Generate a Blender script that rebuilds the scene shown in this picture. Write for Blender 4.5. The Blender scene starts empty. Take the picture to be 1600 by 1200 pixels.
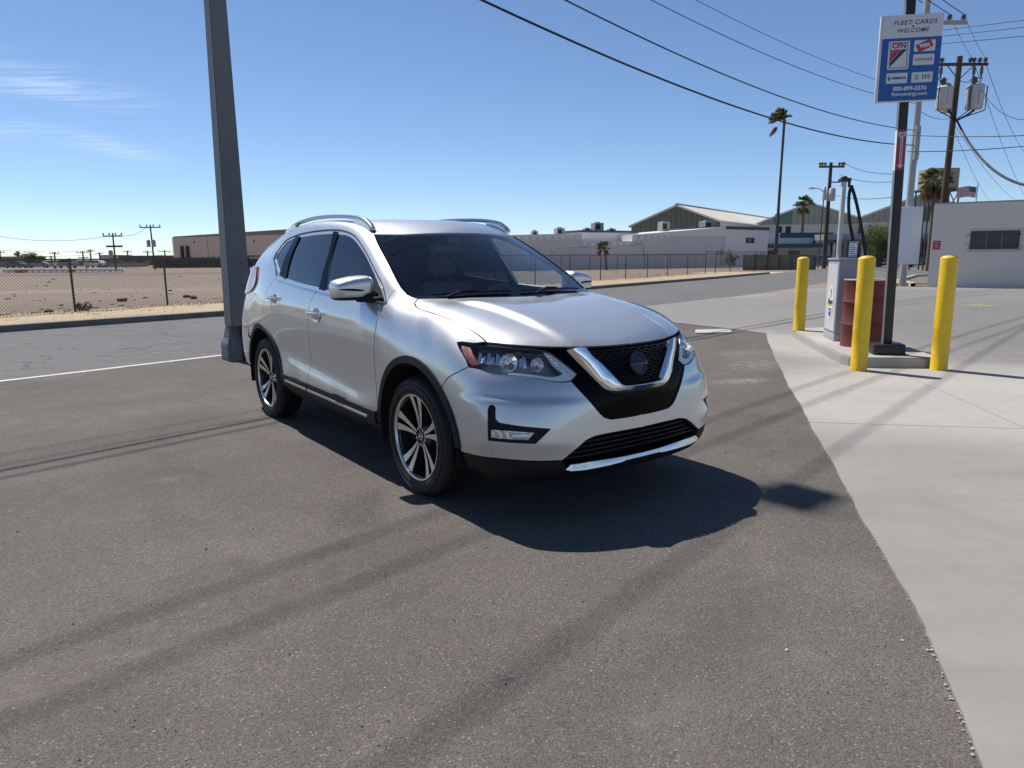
import bpy, bmesh, math, random
import numpy as np
from mathutils import Vector, Matrix, geometry
from mathutils.bvhtree import BVHTree
random.seed(11); rng = np.random.default_rng(5)
PI = math.pi
scene = bpy.context.scene
COL = scene.collection
# ---------------------------------------------------------------- camera
F, PITCH, ROLL, EYE = 1103.94, math.radians(10.142), math.radians(0.406), 1.404
cam = bpy.data.cameras.new('camera'); cam_ob = bpy.data.objects.new('camera', cam); COL.objects.link(cam_ob)
cam.sensor_width = 36; cam.lens = 36 * F / 1600; cam.clip_start = .05; cam.clip_end = 3000
cam_ob.location = (0, 0, EYE)
cam_ob.rotation_euler = (Matrix.Rotation(PI / 2 - PITCH, 3, 'X') @ Matrix.Rotation(-ROLL, 3, 'Z')).to_euler()
scene.camera = cam_ob
# ---------------------------------------------------------------- light
SUN_EL, SUN_AZ = 58.5, math.atan2(.735, -.678)          # azimuth of the direction towards the sun, from +X
sd = Vector((math.cos(SUN_AZ) * math.cos(math.radians(SUN_EL)), math.sin(SUN_AZ) * math.cos(math.radians(SUN_EL)), math.sin(math.radians(SUN_EL))))
sun = bpy.data.lights.new('sun', 'SUN'); sun.energy = 4.9; sun.angle = math.radians(.53); sun.color = (1, .94, .85)
sun_ob = bpy.data.objects.new('sun', sun); COL.objects.link(sun_ob)
sun_ob.rotation_euler = sd.to_track_quat('Z', 'Y').to_euler(); sun_ob.location = sd * 60
world = bpy.data.worlds.new('World'); scene.world = world; world.use_nodes = True
def build_world():
    nt = world.node_tree; nt.nodes.clear()
    N = nt.nodes.new; L = nt.links.new
    out = N('ShaderNodeOutputWorld'); bg = N('ShaderNodeBackground'); sky = N('ShaderNodeTexSky')
    sky.sky_type = 'NISHITA'; sky.sun_disc = False
    sky.sun_elevation = math.radians(SUN_EL); sky.sun_rotation = PI / 2 - SUN_AZ
    sky.altitude = 1300; sky.air_density = .85; sky.dust_density = .14; sky.ozone_density = 4.6
    bg.inputs['Strength'].default_value = .106
    # thin cirrus streaks on the dome: stretched noise in view direction, in two bands of the western sky and fainter ones elsewhere
    tc = N('ShaderNodeTexCoord'); sep = N('ShaderNodeSeparateXYZ'); L(tc.outputs['Generated'], sep.inputs[0])
    zc = N('ShaderNodeMath'); zc.operation = 'MAXIMUM'; L(sep.outputs['Z'], zc.inputs[0]); zc.inputs[1].default_value = .06
    dx = N('ShaderNodeMath'); dx.operation = 'DIVIDE'; L(sep.outputs['X'], dx.inputs[0]); L(zc.outputs[0], dx.inputs[1])
    dy = N('ShaderNodeMath'); dy.operation = 'DIVIDE'; L(sep.outputs['Y'], dy.inputs[0]); L(zc.outputs[0], dy.inputs[1])
    pl = N('ShaderNodeCombineXYZ'); L(dx.outputs[0], pl.inputs[0]); L(dy.outputs[0], pl.inputs[1])
    def noise(loc, rz, sc, nscale, det, rough, dist=0):
        mp = N('ShaderNodeMapping'); mp.inputs['Location'].default_value = loc; mp.inputs['Rotation'].default_value = (0, 0, rz); mp.inputs['Scale'].default_value = sc
        L(pl.outputs[0], mp.inputs[0])
        n = N('ShaderNodeTexNoise'); n.inputs['Scale'].default_value = nscale; n.inputs['Detail'].default_value = det; n.inputs['Roughness'].default_value = rough
        n.inputs['Distortion'].default_value = dist
        L(mp.outputs[0], n.inputs[0]); return n
    def ramp(src, a, b, va=0, vb=1):
        r = N('ShaderNodeMapRange'); r.interpolation_type = 'SMOOTHSTEP'; L(src, r.inputs[0])
        for i, v in enumerate((a, b, va, vb)): r.inputs[i + 1].default_value = v
        return r.outputs[0]
    def mul(a, b):
        m = N('ShaderNodeMath'); m.operation = 'MULTIPLY'; L(a, m.inputs[0])
        if isinstance(b, (int, float)): m.inputs[1].default_value = b
        else: L(b, m.inputs[1])
        return m.outputs[0]
    def patch(cx, cy, rx, ry, rz):                       # soft elliptical bank of cirrus around a point of the cloud deck
        mp = N('ShaderNodeMapping'); mp.vector_type = 'TEXTURE'
        mp.inputs['Location'].default_value = (cx, cy, 0); mp.inputs['Rotation'].default_value = (0, 0, rz); mp.inputs['Scale'].default_value = (rx, ry, 1)
        L(pl.outputs[0], mp.inputs[0])
        ln = N('ShaderNodeVectorMath'); ln.operation = 'LENGTH'; L(mp.outputs[0], ln.inputs[0])
        return ramp(ln.outputs['Value'], 1.0, .1)
    fib = noise((0, 0, 0), CIRRUS_ROT, (1.0, 5.5, 1), 1.1, 6, .56, .8)
    fine = noise((3, 1, 0), CIRRUS_ROT + .12, (1.4, 12, 1), 1.3, 5, .55)
    body = mul(ramp(fib.outputs['Fac'], .34, .80), ramp(fine.outputs['Fac'], .25, .70, .62, 1))
    tot = None
    for p in CIRRUS:
        m = mul(patch(*p[:5]), p[5])
        if tot is None: tot = m
        else:
            a = N('ShaderNodeMath'); a.operation = 'MAXIMUM'; L(tot, a.inputs[0]); L(m, a.inputs[1]); tot = a.outputs[0]
    fac = mul(body, tot)
    mix = N('ShaderNodeMix'); mix.data_type = 'RGBA'; L(fac, mix.inputs['Factor']); L(sky.outputs[0], mix.inputs[6]); mix.inputs[7].default_value = (9.5, 9.8, 10.2, 1)
    L(mix.outputs[2], bg.inputs['Color']); L(bg.outputs[0], out.inputs[0])
CIRRUS_ROT = -1.75
CIRRUS = [(-2.68, 4.25, 1.15, .62, 1.45, .46), (-3.0, 3.9, .8, .6, 1.3, .36), (-3.62, 6.6, 1.7, .5, 1.62, .40), (-3.9, 5.7, .8, .5, 1.5, .28), (-6.5, 1.2, 2.2, .8, 1.2, .5), (3.5, -5, 3, .9, 1.4, .4), (-1.5, -3.5, 2, .7, 1.5, .4)]
build_world()
vs = scene.view_settings
vs.view_transform = 'Standard'; vs.look = 'None'; vs.gamma = 1; vs.exposure = 0.24; vs.use_curve_mapping = False
scene.render.engine = 'CYCLES'
scene.cycles.max_bounces = 8; scene.cycles.transparent_max_bounces = 24
# ---------------------------------------------------------------- materials
MATS = {}
def nmat(name):
    m = bpy.data.materials.new(name); m.use_nodes = True
    MATS[name] = m
    return m, m.node_tree, m.node_tree.nodes['Principled BSDF']
def mat(name, col, rough=.6, metal=0, coat=0, var=0, vscale=3, bump=0, bscale=40, spec=.5, coatr=.04, space='Object', stretch=(1, 1, 1)):
    """plain material with soft procedural colour wear (var) and fine relief (bump)"""
    m, nt, b = nmat(name)
    b.inputs['Base Color'].default_value = (*col, 1); b.inputs['Roughness'].default_value = rough; b.inputs['Metallic'].default_value = metal
    b.inputs['Coat Weight'].default_value = coat; b.inputs['Coat Roughness'].default_value = coatr; b.inputs['Specular IOR Level'].default_value = spec
    N = nt.nodes.new; L = nt.links.new
    if var or bump:
        tc = N('ShaderNodeTexCoord'); mp = N('ShaderNodeMapping'); mp.inputs['Scale'].default_value = stretch; L(tc.outputs[space], mp.inputs[0])
    if var:
        n = N('ShaderNodeTexNoise'); n.inputs['Scale'].default_value = vscale; n.inputs['Detail'].default_value = 7; n.inputs['Roughness'].default_value = .65
        L(mp.outputs[0], n.inputs[0])
        r = N('ShaderNodeMapRange'); L(n.outputs['Fac'], r.inputs[0]); r.inputs[1].default_value = .25; r.inputs[2].default_value = .75
        r.inputs[3].default_value = 1 - var; r.inputs[4].default_value = 1 + var
        mx = N('ShaderNodeMix'); mx.data_type = 'RGBA'; mx.blend_type = 'MULTIPLY'; mx.inputs['Factor'].default_value = 1
        mx.inputs[6].default_value = (*col, 1); L(r.outputs[0], mx.inputs[7]); L(mx.outputs[2], b.inputs['Base Color'])
    if bump:
        n2 = N('ShaderNodeTexNoise'); n2.inputs['Scale'].default_value = bscale; n2.inputs['Detail'].default_value = 4
        L(mp.outputs[0], n2.inputs[0])
        bp = N('ShaderNodeBump'); bp.inputs['Strength'].default_value = bump; bp.inputs['Distance'].default_value = .01
        L(n2.outputs['Fac'], bp.inputs['Height']); L(bp.outputs[0], b.inputs['Normal'])
    return m
def glass(name, tint, refl=1.0, rough=0.0, ior=1.5):
    """thin pane: Fresnel mirror over a tinted see-through sheet"""
    m = bpy.data.materials.new(name); m.use_nodes = True; MATS[name] = m
    nt = m.node_tree; nt.nodes.clear(); N = nt.nodes.new; L = nt.links.new
    o = N('ShaderNodeOutputMaterial'); t = N('ShaderNodeBsdfTransparent'); t.inputs[0].default_value = (*tint, 1)
    g = N('ShaderNodeBsdfGlossy'); g.inputs['Roughness'].default_value = rough; g.inputs[0].default_value = (refl, refl, refl, 1)
    f = N('ShaderNodeFresnel'); ge = N('ShaderNodeNewGeometry'); mr = N('ShaderNodeMapRange')       # the same mirror strength from both faces of the sheet
    L(ge.outputs['Backfacing'], mr.inputs[0]); mr.inputs[3].default_value = ior; mr.inputs[4].default_value = 1 / ior; L(mr.outputs[0], f.inputs['IOR'])
    mx = N('ShaderNodeMixShader'); L(f.outputs[0], mx.inputs[0]); L(t.outputs[0], mx.inputs[1]); L(g.outputs[0], mx.inputs[2]); L(mx.outputs[0], o.inputs[0])
    return m
def leafmat(name, col, trans=.45):
    """thin leaf: light is scattered from both faces and some comes through"""
    m = bpy.data.materials.new(name); m.use_nodes = True; MATS[name] = m
    nt = m.node_tree; nt.nodes.clear(); N = nt.nodes.new; L = nt.links.new
    o = N('ShaderNodeOutputMaterial'); d = N('ShaderNodeBsdfDiffuse'); t = N('ShaderNodeBsdfTranslucent'); mx = N('ShaderNodeMixShader'); mx.inputs[0].default_value = trans
    oi = N('ShaderNodeTexNoise'); oi.inputs['Scale'].default_value = 2.5; tc = N('ShaderNodeTexCoord'); L(tc.outputs['Object'], oi.inputs['Vector'])
    r = N('ShaderNodeMapRange'); L(oi.outputs['Fac'], r.inputs[0]); r.inputs[1].default_value = .3; r.inputs[2].default_value = .7; r.inputs[3].default_value = .75; r.inputs[4].default_value = 1.25
    c = N('ShaderNodeMix'); c.data_type = 'RGBA'; c.blend_type = 'MULTIPLY'; c.inputs['Factor'].default_value = 1; c.inputs[6].default_value = (*col, 1); L(r.outputs[0], c.inputs[7])
    L(c.outputs[2], d.inputs[0]); L(c.outputs[2], t.inputs[0]); L(d.outputs[0], mx.inputs[1]); L(t.outputs[0], mx.inputs[2]); L(mx.outputs[0], o.inputs[0]); return m
# ---------------------------------------------------------------- object helpers
def thing(name, label, cat, loc=(0, 0, 0), rotz=0, group=None):
    o = bpy.data.objects.new(name, None); COL.objects.link(o)
    o.location = loc; o.rotation_euler = (0, 0, rotz); o.empty_display_size = .2
    o['label'] = label; o['category'] = cat
    if group: o['group'] = group
    return o
def tag(o, label, cat, group=None):
    o['label'] = label; o['category'] = cat
    if group: o['group'] = group
    return o
def link(name, me, parent=None, loc=None, rot=None):
    o = bpy.data.objects.new(name, me); COL.objects.link(o)
    if parent is not None: o.parent = parent
    if loc is not None: o.location = loc
    if rot is not None: o.rotation_euler = rot
    return o
def struct(o):
    o['kind'] = 'structure'; return o
def dup(root, loc, rotz=None, label=None, group=None, scale=None):
    r = root.copy(); COL.objects.link(r); r.location = loc
    if rotz is not None: r.rotation_euler = (0, 0, rotz)
    if scale is not None: r.scale = (scale,) * 3 if isinstance(scale, (int, float)) else scale
    if label: r['label'] = label
    if group: r['group'] = group
    for ch in list(root.children):
        c = ch.copy(); COL.objects.link(c); c.parent = r
        for g in list(ch.children):
            d = g.copy(); COL.objects.link(d); d.parent = c
    return r
class MB:
    """mesh builder: collects simple solids, then links them as one mesh object"""
    def __init__(s): s.v = []; s.f = []; s.m = []; s.k = 0
    def add(s, vs, fs, T=None):
        o = len(s.v)
        for p in vs:
            s.v.append(tuple(T @ Vector(p)) if T is not None else tuple(p))
        for f in fs: s.f.append([o + i for i in f]); s.m.append(s.k)
        return s
    def mi(s, k): s.k = k; return s
    def box(s, lo, hi, T=None):
        x0, y0, z0 = lo; x1, y1, z1 = hi
        return s.add([(x0, y0, z0), (x1, y0, z0), (x1, y1, z0), (x0, y1, z0), (x0, y0, z1), (x1, y0, z1), (x1, y1, z1), (x0, y1, z1)],
                     [(3, 2, 1, 0), (4, 5, 6, 7), (0, 1, 5, 4), (1, 2, 6, 5), (2, 3, 7, 6), (3, 0, 4, 7)], T)
    def bbox(s, lo, hi, b, T=None):
        """box with chamfered edges"""
        bm = bmesh.new(); bmesh.ops.create_cube(bm, size=1)
        c = [(lo[i] + hi[i]) / 2 for i in range(3)]; d = [hi[i] - lo[i] for i in range(3)]
        for v in bm.verts: v.co = Vector([c[i] + v.co[i] * d[i] for i in range(3)])
        bmesh.ops.bevel(bm, geom=bm.edges[:], offset=b, segments=2, affect='EDGES', profile=.5)
        bm.verts.index_update(); s.add([v.co.copy() for v in bm.verts], [[v.index for v in f.verts] for f in bm.faces], T); bm.free(); return s
    def cyl(s, p0, p1, r0, r1=None, n=12, caps=True):
        r1 = r0 if r1 is None else r1
        return s.tube([p0, p1], [r0, r1], n, caps)
    def tube(s, path, r, n=8, caps=True):
        path = [Vector(p) for p in path]; R = r if hasattr(r, '__len__') else [r] * len(path)
        t0 = (path[1] - path[0]).normalized(); up = Vector((0, 0, 1)) if abs(t0.z) < .9 else Vector((1, 0, 0))
        vs = []; a = t0.cross(up).normalized()
        for i, p in enumerate(path):
            t = (path[min(i + 1, len(path) - 1)] - path[max(i - 1, 0)]).normalized()
            a = (a - t * a.dot(t)).normalized(); b = t.cross(a)
            for k in range(n):
                q = 2 * PI * k / n; vs.append(p + (a * math.cos(q) + b * math.sin(q)) * R[i])
        fs = [(i * n + k, i * n + (k + 1) % n, (i + 1) * n + (k + 1) % n, (i + 1) * n + k) for i in range(len(path) - 1) for k in range(n)]
        if caps: fs += [tuple(range(n))[::-1], tuple(range((len(path) - 1) * n, len(path) * n))]
        return s.add(vs, fs)
    def lathe(s, prof, n=24, T=None, close=False):
        """profile of (radius, height) about the local Z axis"""
        vs = []; m = len(prof)
        for k in range(n):
            q = 2 * PI * k / n
            for r, z in prof: vs.append((r * math.cos(q), r * math.sin(q), z))
        mm = m if close else m - 1
        fs = [(k * m + i, ((k + 1) % n) * m + i, ((k + 1) % n) * m + (i + 1) % m, k * m + (i + 1) % m) for k in range(n) for i in range(mm)]
        return s.add(vs, fs, T)
    def prism(s, poly, z0, z1, T=None):
        n = len(poly)
        vs = [(x, y, z0) for x, y in poly] + [(x, y, z1) for x, y in poly]
        fs = [tuple(range(n))[::-1], tuple(range(n, 2 * n))] + [(i, (i + 1) % n, n + (i + 1) % n, n + i) for i in range(n)]
        return s.add(vs, fs, T)
    def mesh(s, name, mats, smooth=None):
        me = bpy.data.meshes.new(name); me.from_pydata(s.v, [], s.f)
        for m in (mats if isinstance(mats, (list, tuple)) else [mats]): me.materials.append(m)
        me.polygons.foreach_set('material_index', s.m); me.update()
        if smooth:
            me.polygons.foreach_set('use_smooth', [True] * len(me.polygons)); me.set_sharp_from_angle(angle=math.radians(smooth))
        return me
    def build(s, name, mats, parent=None, smooth=None, loc=None, rot=None):
        return link(name, s.mesh(name, mats, smooth), parent, loc, rot)
def RZ(a): return Matrix.Rotation(a, 4, 'Z')
def RX(a): return Matrix.Rotation(a, 4, 'X')
def RY(a): return Matrix.Rotation(a, 4, 'Y')
def TR(*p): return Matrix.Translation(Vector(p))
# pixel (of the 1600x1200 photograph) to a point of the place: on the ground, or at a known distance in front
def ray(px, py):
    u2, v2 = (px - 800) / F, (600 - py) / F
    u = u2 * math.cos(ROLL) + v2 * math.sin(ROLL); v = -u2 * math.sin(ROLL) + v2 * math.cos(ROLL)
    return Vector((u, math.cos(PITCH) + v * math.sin(PITCH), -math.sin(PITCH) + v * math.cos(PITCH)))
def gnd(px, py, z=0.0):
    d = ray(px, py); t = (z - EYE) / d.z; return Vector((d.x * t, d.y * t, z))
def at(px, py, Y):
    d = ray(px, py); t = Y / d.y; return Vector((d.x * t, Y, EYE + d.z * t))
# ---------------------------------------------------------------- ground materials
def ground_mat(name, base, dark, light, stone, big=.35, med=2.2, chips=True, rough=.92, bumps=.5, chip_scale=75, stain=(.02, .02, .02), stain_amt=.0, streak=None, cracks=None, dust=None, dust_amt=0):
    m, nt, b = nmat(name); N = nt.nodes.new; L = nt.links.new
    b.inputs['Roughness'].default_value = rough; b.inputs['Specular IOR Level'].default_value = .3
    tc = N('ShaderNodeTexCoord'); P = tc.outputs['Object']
    def noise(sc, det=6, rg=.6, dist=0, vec=None):
        n = N('ShaderNodeTexNoise'); n.inputs['Scale'].default_value = sc; n.inputs['Detail'].default_value = det; n.inputs['Roughness'].default_value = rg; n.inputs['Distortion'].default_value = dist
        L(vec or P, n.inputs['Vector']); return n.outputs['Fac']
    def rng_(src, a, b_, lo=0., hi=1.):
        r = N('ShaderNodeMapRange'); L(src, r.inputs[0]); r.inputs[1].default_value = a; r.inputs[2].default_value = b_; r.inputs[3].default_value = lo; r.inputs[4].default_value = hi; return r.outputs[0]
    def mix(f, a, c):
        x = N('ShaderNodeMix'); x.data_type = 'RGBA'
        if isinstance(f, (int, float)): x.inputs['Factor'].default_value = f
        else: L(f, x.inputs['Factor'])
        for v, i in ((a, 6), (c, 7)):
            if isinstance(v, tuple): x.inputs[i].default_value = (*v, 1)
            else: L(v, x.inputs[i])
        return x.outputs[2]
    def mul(a, k):
        x = N('ShaderNodeMath'); x.operation = 'MULTIPLY'; L(a, x.inputs[0])
        if isinstance(k, (int, float)): x.inputs[1].default_value = k
        else: L(k, x.inputs[1])
        return x.outputs[0]
    c = mix(rng_(noise(big, 5, .6, .6), .35, .68), base, dark)
    c = mix(rng_(noise(med, 8, .7, .3), .5, .78, 0, .7), c, light)
    c = mix(rng_(noise(med * 2.7, 6, .7), .56, .8, 0, .6), c, dark)
    if stain_amt: c = mix(rng_(noise(.8, 4, .55, 1.2), .56, .74, 0, stain_amt), c, stain)
    h = noise(chip_scale * .8, 3, .7)
    if chips:
        v = N('ShaderNodeTexVoronoi'); v.inputs['Scale'].default_value = chip_scale; L(P, v.inputs['Vector'])
        sep = N('ShaderNodeSeparateColor'); L(v.outputs['Color'], sep.inputs[0])
        pick = rng_(sep.outputs[0], .80, .84); core = rng_(v.outputs['Distance'], .55, .2)
        c = mix(mul(mul(pick, core), .75), c, stone)
        pit = mul(rng_(sep.outputs[1], .62, .7), rng_(v.outputs['Distance'], .62, .25))
        c = mix(mul(pit, .62), c, (dark[0] * .38, dark[1] * .38, dark[2] * .38))
        v2 = N('ShaderNodeTexVoronoi'); v2.inputs['Scale'].default_value = chip_scale * 2.3; L(P, v2.inputs['Vector'])
        s2 = N('ShaderNodeSeparateColor'); L(v2.outputs['Color'], s2.inputs[0])
        c = mix(rng_(s2.outputs[0], .0, 1., 0, .85), c, mix(.5, c, (stone[0] * .45, stone[1] * .45, stone[2] * .45)))
        c = mix(rng_(s2.outputs[2], .5, .95, 0, .75), c, (dark[0] * .6, dark[1] * .6, dark[2] * .6))
    if streak:
        ang, sc, amt, col = streak
        mp = N('ShaderNodeMapping'); mp.inputs['Rotation'].default_value = (0, 0, ang); mp.inputs['Scale'].default_value = sc; L(P, mp.inputs[0])
        c = mix(rng_(noise(1.0, 7, .68, .5, mp.outputs[0]), .42, .74, 0, amt), c, col)
    if cracks:                                                   # wandering transverse cracks
        mp = N('ShaderNodeMapping'); mp.inputs['Rotation'].default_value = (0, 0, cracks[1]); mp.inputs['Scale'].default_value = (.22, .75, 1); L(P, mp.inputs[0])
        wv = N('ShaderNodeTexNoise'); wv.inputs['Scale'].default_value = 2.2; wv.inputs['Detail'].default_value = 5; L(P, wv.inputs['Vector'])
        ad = N('ShaderNodeMix'); ad.data_type = 'VECTOR'; ad.inputs['Factor'].default_value = .25; L(mp.outputs[0], ad.inputs[4]); L(wv.outputs['Color'], ad.inputs[5])
        vc = N('ShaderNodeTexVoronoi'); vc.feature = 'DISTANCE_TO_EDGE'; vc.inputs['Scale'].default_value = 1.6; L(ad.outputs[1], vc.inputs['Vector'])
        c = mix(mul(rng_(vc.outputs['Distance'], .013, .003), cracks[0]), c, (.03, .03, .031))
    if dust:                                                     # chalky spills and worn paths: (x, y, rx, ry, rot) blobs of the lot, broken up by noise
        nz = rng_(noise(9, 8, .75), .40, .66)
        for x, y, rx, ry, rt, a, col in dust:
            mp = N('ShaderNodeMapping'); mp.vector_type = 'TEXTURE'; mp.inputs['Location'].default_value = (x, y, 0); mp.inputs['Rotation'].default_value = (0, 0, rt); mp.inputs['Scale'].default_value = (rx, ry, 1); L(P, mp.inputs[0])
            ln = N('ShaderNodeVectorMath'); ln.operation = 'LENGTH'; L(mp.outputs[0], ln.inputs[0])
            w_ = rng_(ln.outputs['Value'], 1, .1 if a <= 1 else .55)
            c = mix(mul(mul(w_, nz), a) if a <= 1 else mul(mul(w_, rng_(nz, 0, 1, .7, 1)), a - 1), c, col)
    L(c, b.inputs['Base Color'])
    bp = N('ShaderNodeBump'); bp.inputs['Strength'].default_value = bumps; bp.inputs['Distance'].default_value = .006
    if chips:
        ad = N('ShaderNodeMath'); ad.operation = 'SUBTRACT'; L(h, ad.inputs[0]); L(v.outputs['Distance'], ad.inputs[1]); L(ad.outputs[0], bp.inputs['Height'])
    else: L(h, bp.inputs['Height'])
    L(bp.outputs[0], b.inputs['Normal'])
    return m
LGT_DUST = (.34, .32, .29)
M_LOT = ground_mat('lot_asphalt', (.143, .129, .116), (.088, .079, .072), (.212, .192, .172), (.34, .305, .265), big=.6, med=1.1, bumps=.5, chip_scale=105, stain=(.060, .054, .049), stain_amt=.8, dust=[
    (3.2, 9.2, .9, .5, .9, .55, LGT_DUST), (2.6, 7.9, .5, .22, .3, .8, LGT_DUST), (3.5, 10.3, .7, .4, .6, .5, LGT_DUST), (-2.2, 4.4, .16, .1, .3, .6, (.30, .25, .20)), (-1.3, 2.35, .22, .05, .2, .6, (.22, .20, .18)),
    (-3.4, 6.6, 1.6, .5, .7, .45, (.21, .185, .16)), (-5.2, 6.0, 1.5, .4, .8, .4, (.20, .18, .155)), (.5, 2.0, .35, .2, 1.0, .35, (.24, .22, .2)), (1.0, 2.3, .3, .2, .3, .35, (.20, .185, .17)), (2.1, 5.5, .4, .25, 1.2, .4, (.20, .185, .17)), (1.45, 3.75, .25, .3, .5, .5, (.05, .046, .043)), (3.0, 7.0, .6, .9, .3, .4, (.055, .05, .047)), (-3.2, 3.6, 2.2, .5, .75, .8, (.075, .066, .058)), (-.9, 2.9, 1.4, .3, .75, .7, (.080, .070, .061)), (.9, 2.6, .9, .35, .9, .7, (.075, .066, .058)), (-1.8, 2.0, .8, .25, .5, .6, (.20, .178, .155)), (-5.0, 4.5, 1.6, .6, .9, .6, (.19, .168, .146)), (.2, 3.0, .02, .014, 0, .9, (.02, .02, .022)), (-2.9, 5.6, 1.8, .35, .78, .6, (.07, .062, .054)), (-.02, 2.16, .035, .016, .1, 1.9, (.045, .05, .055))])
M_ROAD = ground_mat('road_asphalt', (.165, .162, .164), (.132, .130, .132), (.205, .202, .202), (.34, .335, .33), big=.2, med=.9, bumps=.6, chip_scale=38, streak=(.92, (.35, 3.2, 1), .55, (.095, .094, .097)), cracks=(.55, .92))
M_CONC = ground_mat('concrete', (.280, .267, .247), (.232, .222, .206), (.325, .310, .286), (.4, .4, .4), big=.4, med=1.2, chips=False, bumps=.18, rough=.85, chip_scale=60, streak=(.55, (.55, 3.2, 1), .55, (.205, .197, .185)), stain=(.15, .145, .137), stain_amt=.3, dust=[
    (11.5, 14.5, 9.0, 5.6, .80, 1.9, (.150, .146, .142)), (16, 23, 9, 8, .75, 1.8, (.165, .16, .155)), (6.2, 19.0, 8, 4.4, .8, 1.85, (.195, .187, .175)), (4.3, 6.6, 3.6, 2.1, -.25, 1.75, (.43, .41, .37)), (5.6, 8.0, 2.6, 1.3, -.2, 1.5, (.42, .40, .36)), (4.4, 11.2, 1.0, 2.2, 0, 1.6, (.42, .40, .36)), (6.8, 9.9, 2.2, 1.3, .8, .75, (.16, .155, .15)), (2.6, 3.8, .6, 2.4, -.35, .5, (.22, .213, .2)), (6.5, 17.5, 2.5, 2, .75, .5, (.23, .22, .205)), (4.0, 7.2, .3, .15, .3, .6, (.2, .19, .18))])
M_ISL = ground_mat('island_concrete', (.40, .385, .355), (.33, .318, .29), (.46, .44, .41), (.4, .4, .4), big=.8, med=2.5, chips=False, bumps=.15, rough=.85)
M_DIRT = ground_mat('dirt', (.310, .235, .172), (.250, .187, .136), (.385, .305, .232), (.40, .35, .31), big=.05, med=.35, bumps=.9, chip_scale=16, streak=(.6, (.05, .5, 1), .5, (.21, .165, .14)), dust=[
    (-46, 74, 70, 9, .06, 1.75, (.150, .118, .10)), (-13.0, 22.5, 8, 2.2, .95, .95, (.13, .10, .085)), (-17, 20, 9, 2.5, .95, .8, (.16, .12, .10)), (-22, 33, 14, 3, .2, .8, (.45, .36, .29)), (2, 46, 9, 2.5, .9, .9, (.13, .10, .085)), (9, 54, 9, 2.0, .9, .9, (.13, .10, .085))])
M_GRASS = ground_mat('dry_grass_ground', (.50, .40, .265), (.42, .33, .21), (.58, .48, .33), (.5, .42, .3), big=.5, med=2, bumps=1, chip_scale=30)
M_KERB = mat('kerb_concrete', (.15, .14, .13), .9, var=.3, vscale=2, bump=.3, bscale=30)
M_LINE = mat('road_paint', (.52, .51, .48), .8, var=.35, vscale=12)
# ---------------------------------------------------------------- ground sheets (each a few millimetres above the one below)
def sheet(name, pts, z, m, parent=None):
    o = MB().add([(x, y, z) for x, y in pts], [tuple(range(len(pts)))]).build(name, m, parent)
    return struct(o) if parent is None else o
struct(MB().add([(-1500, -300, 0), (1500, -300, 0), (1500, 2200, 0), (-1500, 2200, 0)], [(0, 1, 2, 3)]).build('ground', M_DIRT))
KB = [(-39, -22), (-24.6, -4), (-10.2, 14.05), (-3.2, 22.9), (3.71, 31.6), (12, 43.6), (20.4, 56.3)]     # foot of the far kerb
def offs(line, d):
    out = []
    for i, p in enumerate(line):
        a = Vector(line[max(i - 1, 0)]); b = Vector(line[min(i + 1, len(line) - 1)]); t = (b - a).normalized(); out.append((p[0] + t.y * d, p[1] - t.x * d))
    return out
near = offs(KB, 7.25)
struct(sheet('road', KB + [(34, 77), (70, 118), (120, 140), (135, 122), (70, 88), (44, 62), (26.5, 46.0), (20.0, 38.0)] + near[::-1][1:], .004, M_ROAD))
sheet('lot', [(-36, -26)] + [(-24, -9.5), (-6.05, 8.22), (-4.34, 10.33), (2.0, 18.25), (2.6, 18.9)] + [(8, 18), (8, -8), (0, -26)], .008, M_LOT)
# ragged edge between asphalt and the concrete slab
edge = [(.55, -1.2), (1.02, .9), (1.31, 1.77), (1.55, 2.47), (1.75, 3.14), (2.10, 4.40), (2.47, 5.66), (2.88, 7.1), (3.32, 8.61), (3.95, 10.7), (4.63, 12.83)]
rag = []
for a, b in zip(edge[:-1], edge[1:]):
    n = max(2, int(math.dist(a, b) / .035)); t = Vector(b) - Vector(a); nn = Vector((t.y, -t.x)).normalized()
    for k in range(n):
        q = Vector(a) + t * (k / n); w = .007 * math.sin(q.y * 3.1) + .003 * math.sin(q.y * 9.7 + 1) + random.uniform(-.0022, .0022); rag.append(tuple(q + nn * w))
conc = rag + [(4.63, 12.83), (4.18, 13.8), (3.3, 15.3), (1.9, 17.2), (2.3, 18.5), (4.45, 20.9), (11.31, 28.9), (14.4, 31.6), (17.4, 31.5), (18.3, 31.0), (45, 20.6), (45, -6), (8, -6)]
def clip(poly, p, n):
    out = []
    for i in range(len(poly)):
        a, b = poly[i], poly[(i + 1) % len(poly)]; da = (a[0] - p[0]) * n[0] + (a[1] - p[1]) * n[1]; db = (b[0] - p[0]) * n[0] + (b[1] - p[1]) * n[1]
        if da >= 0: out.append(a)
        if da * db < 0: t = da / (da - db); out.append((a[0] + (b[0] - a[0]) * t, a[1] + (b[1] - a[1]) * t))
    return out
apron = struct(bpy.data.objects.new('concrete_apron', None)); COL.objects.link(apron)
JA = Vector((.985, -.172)); JB = Vector((.172, .985)); JO = Vector((4.14, 5.52)); CELL = 4.6; GAP = .005
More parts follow.
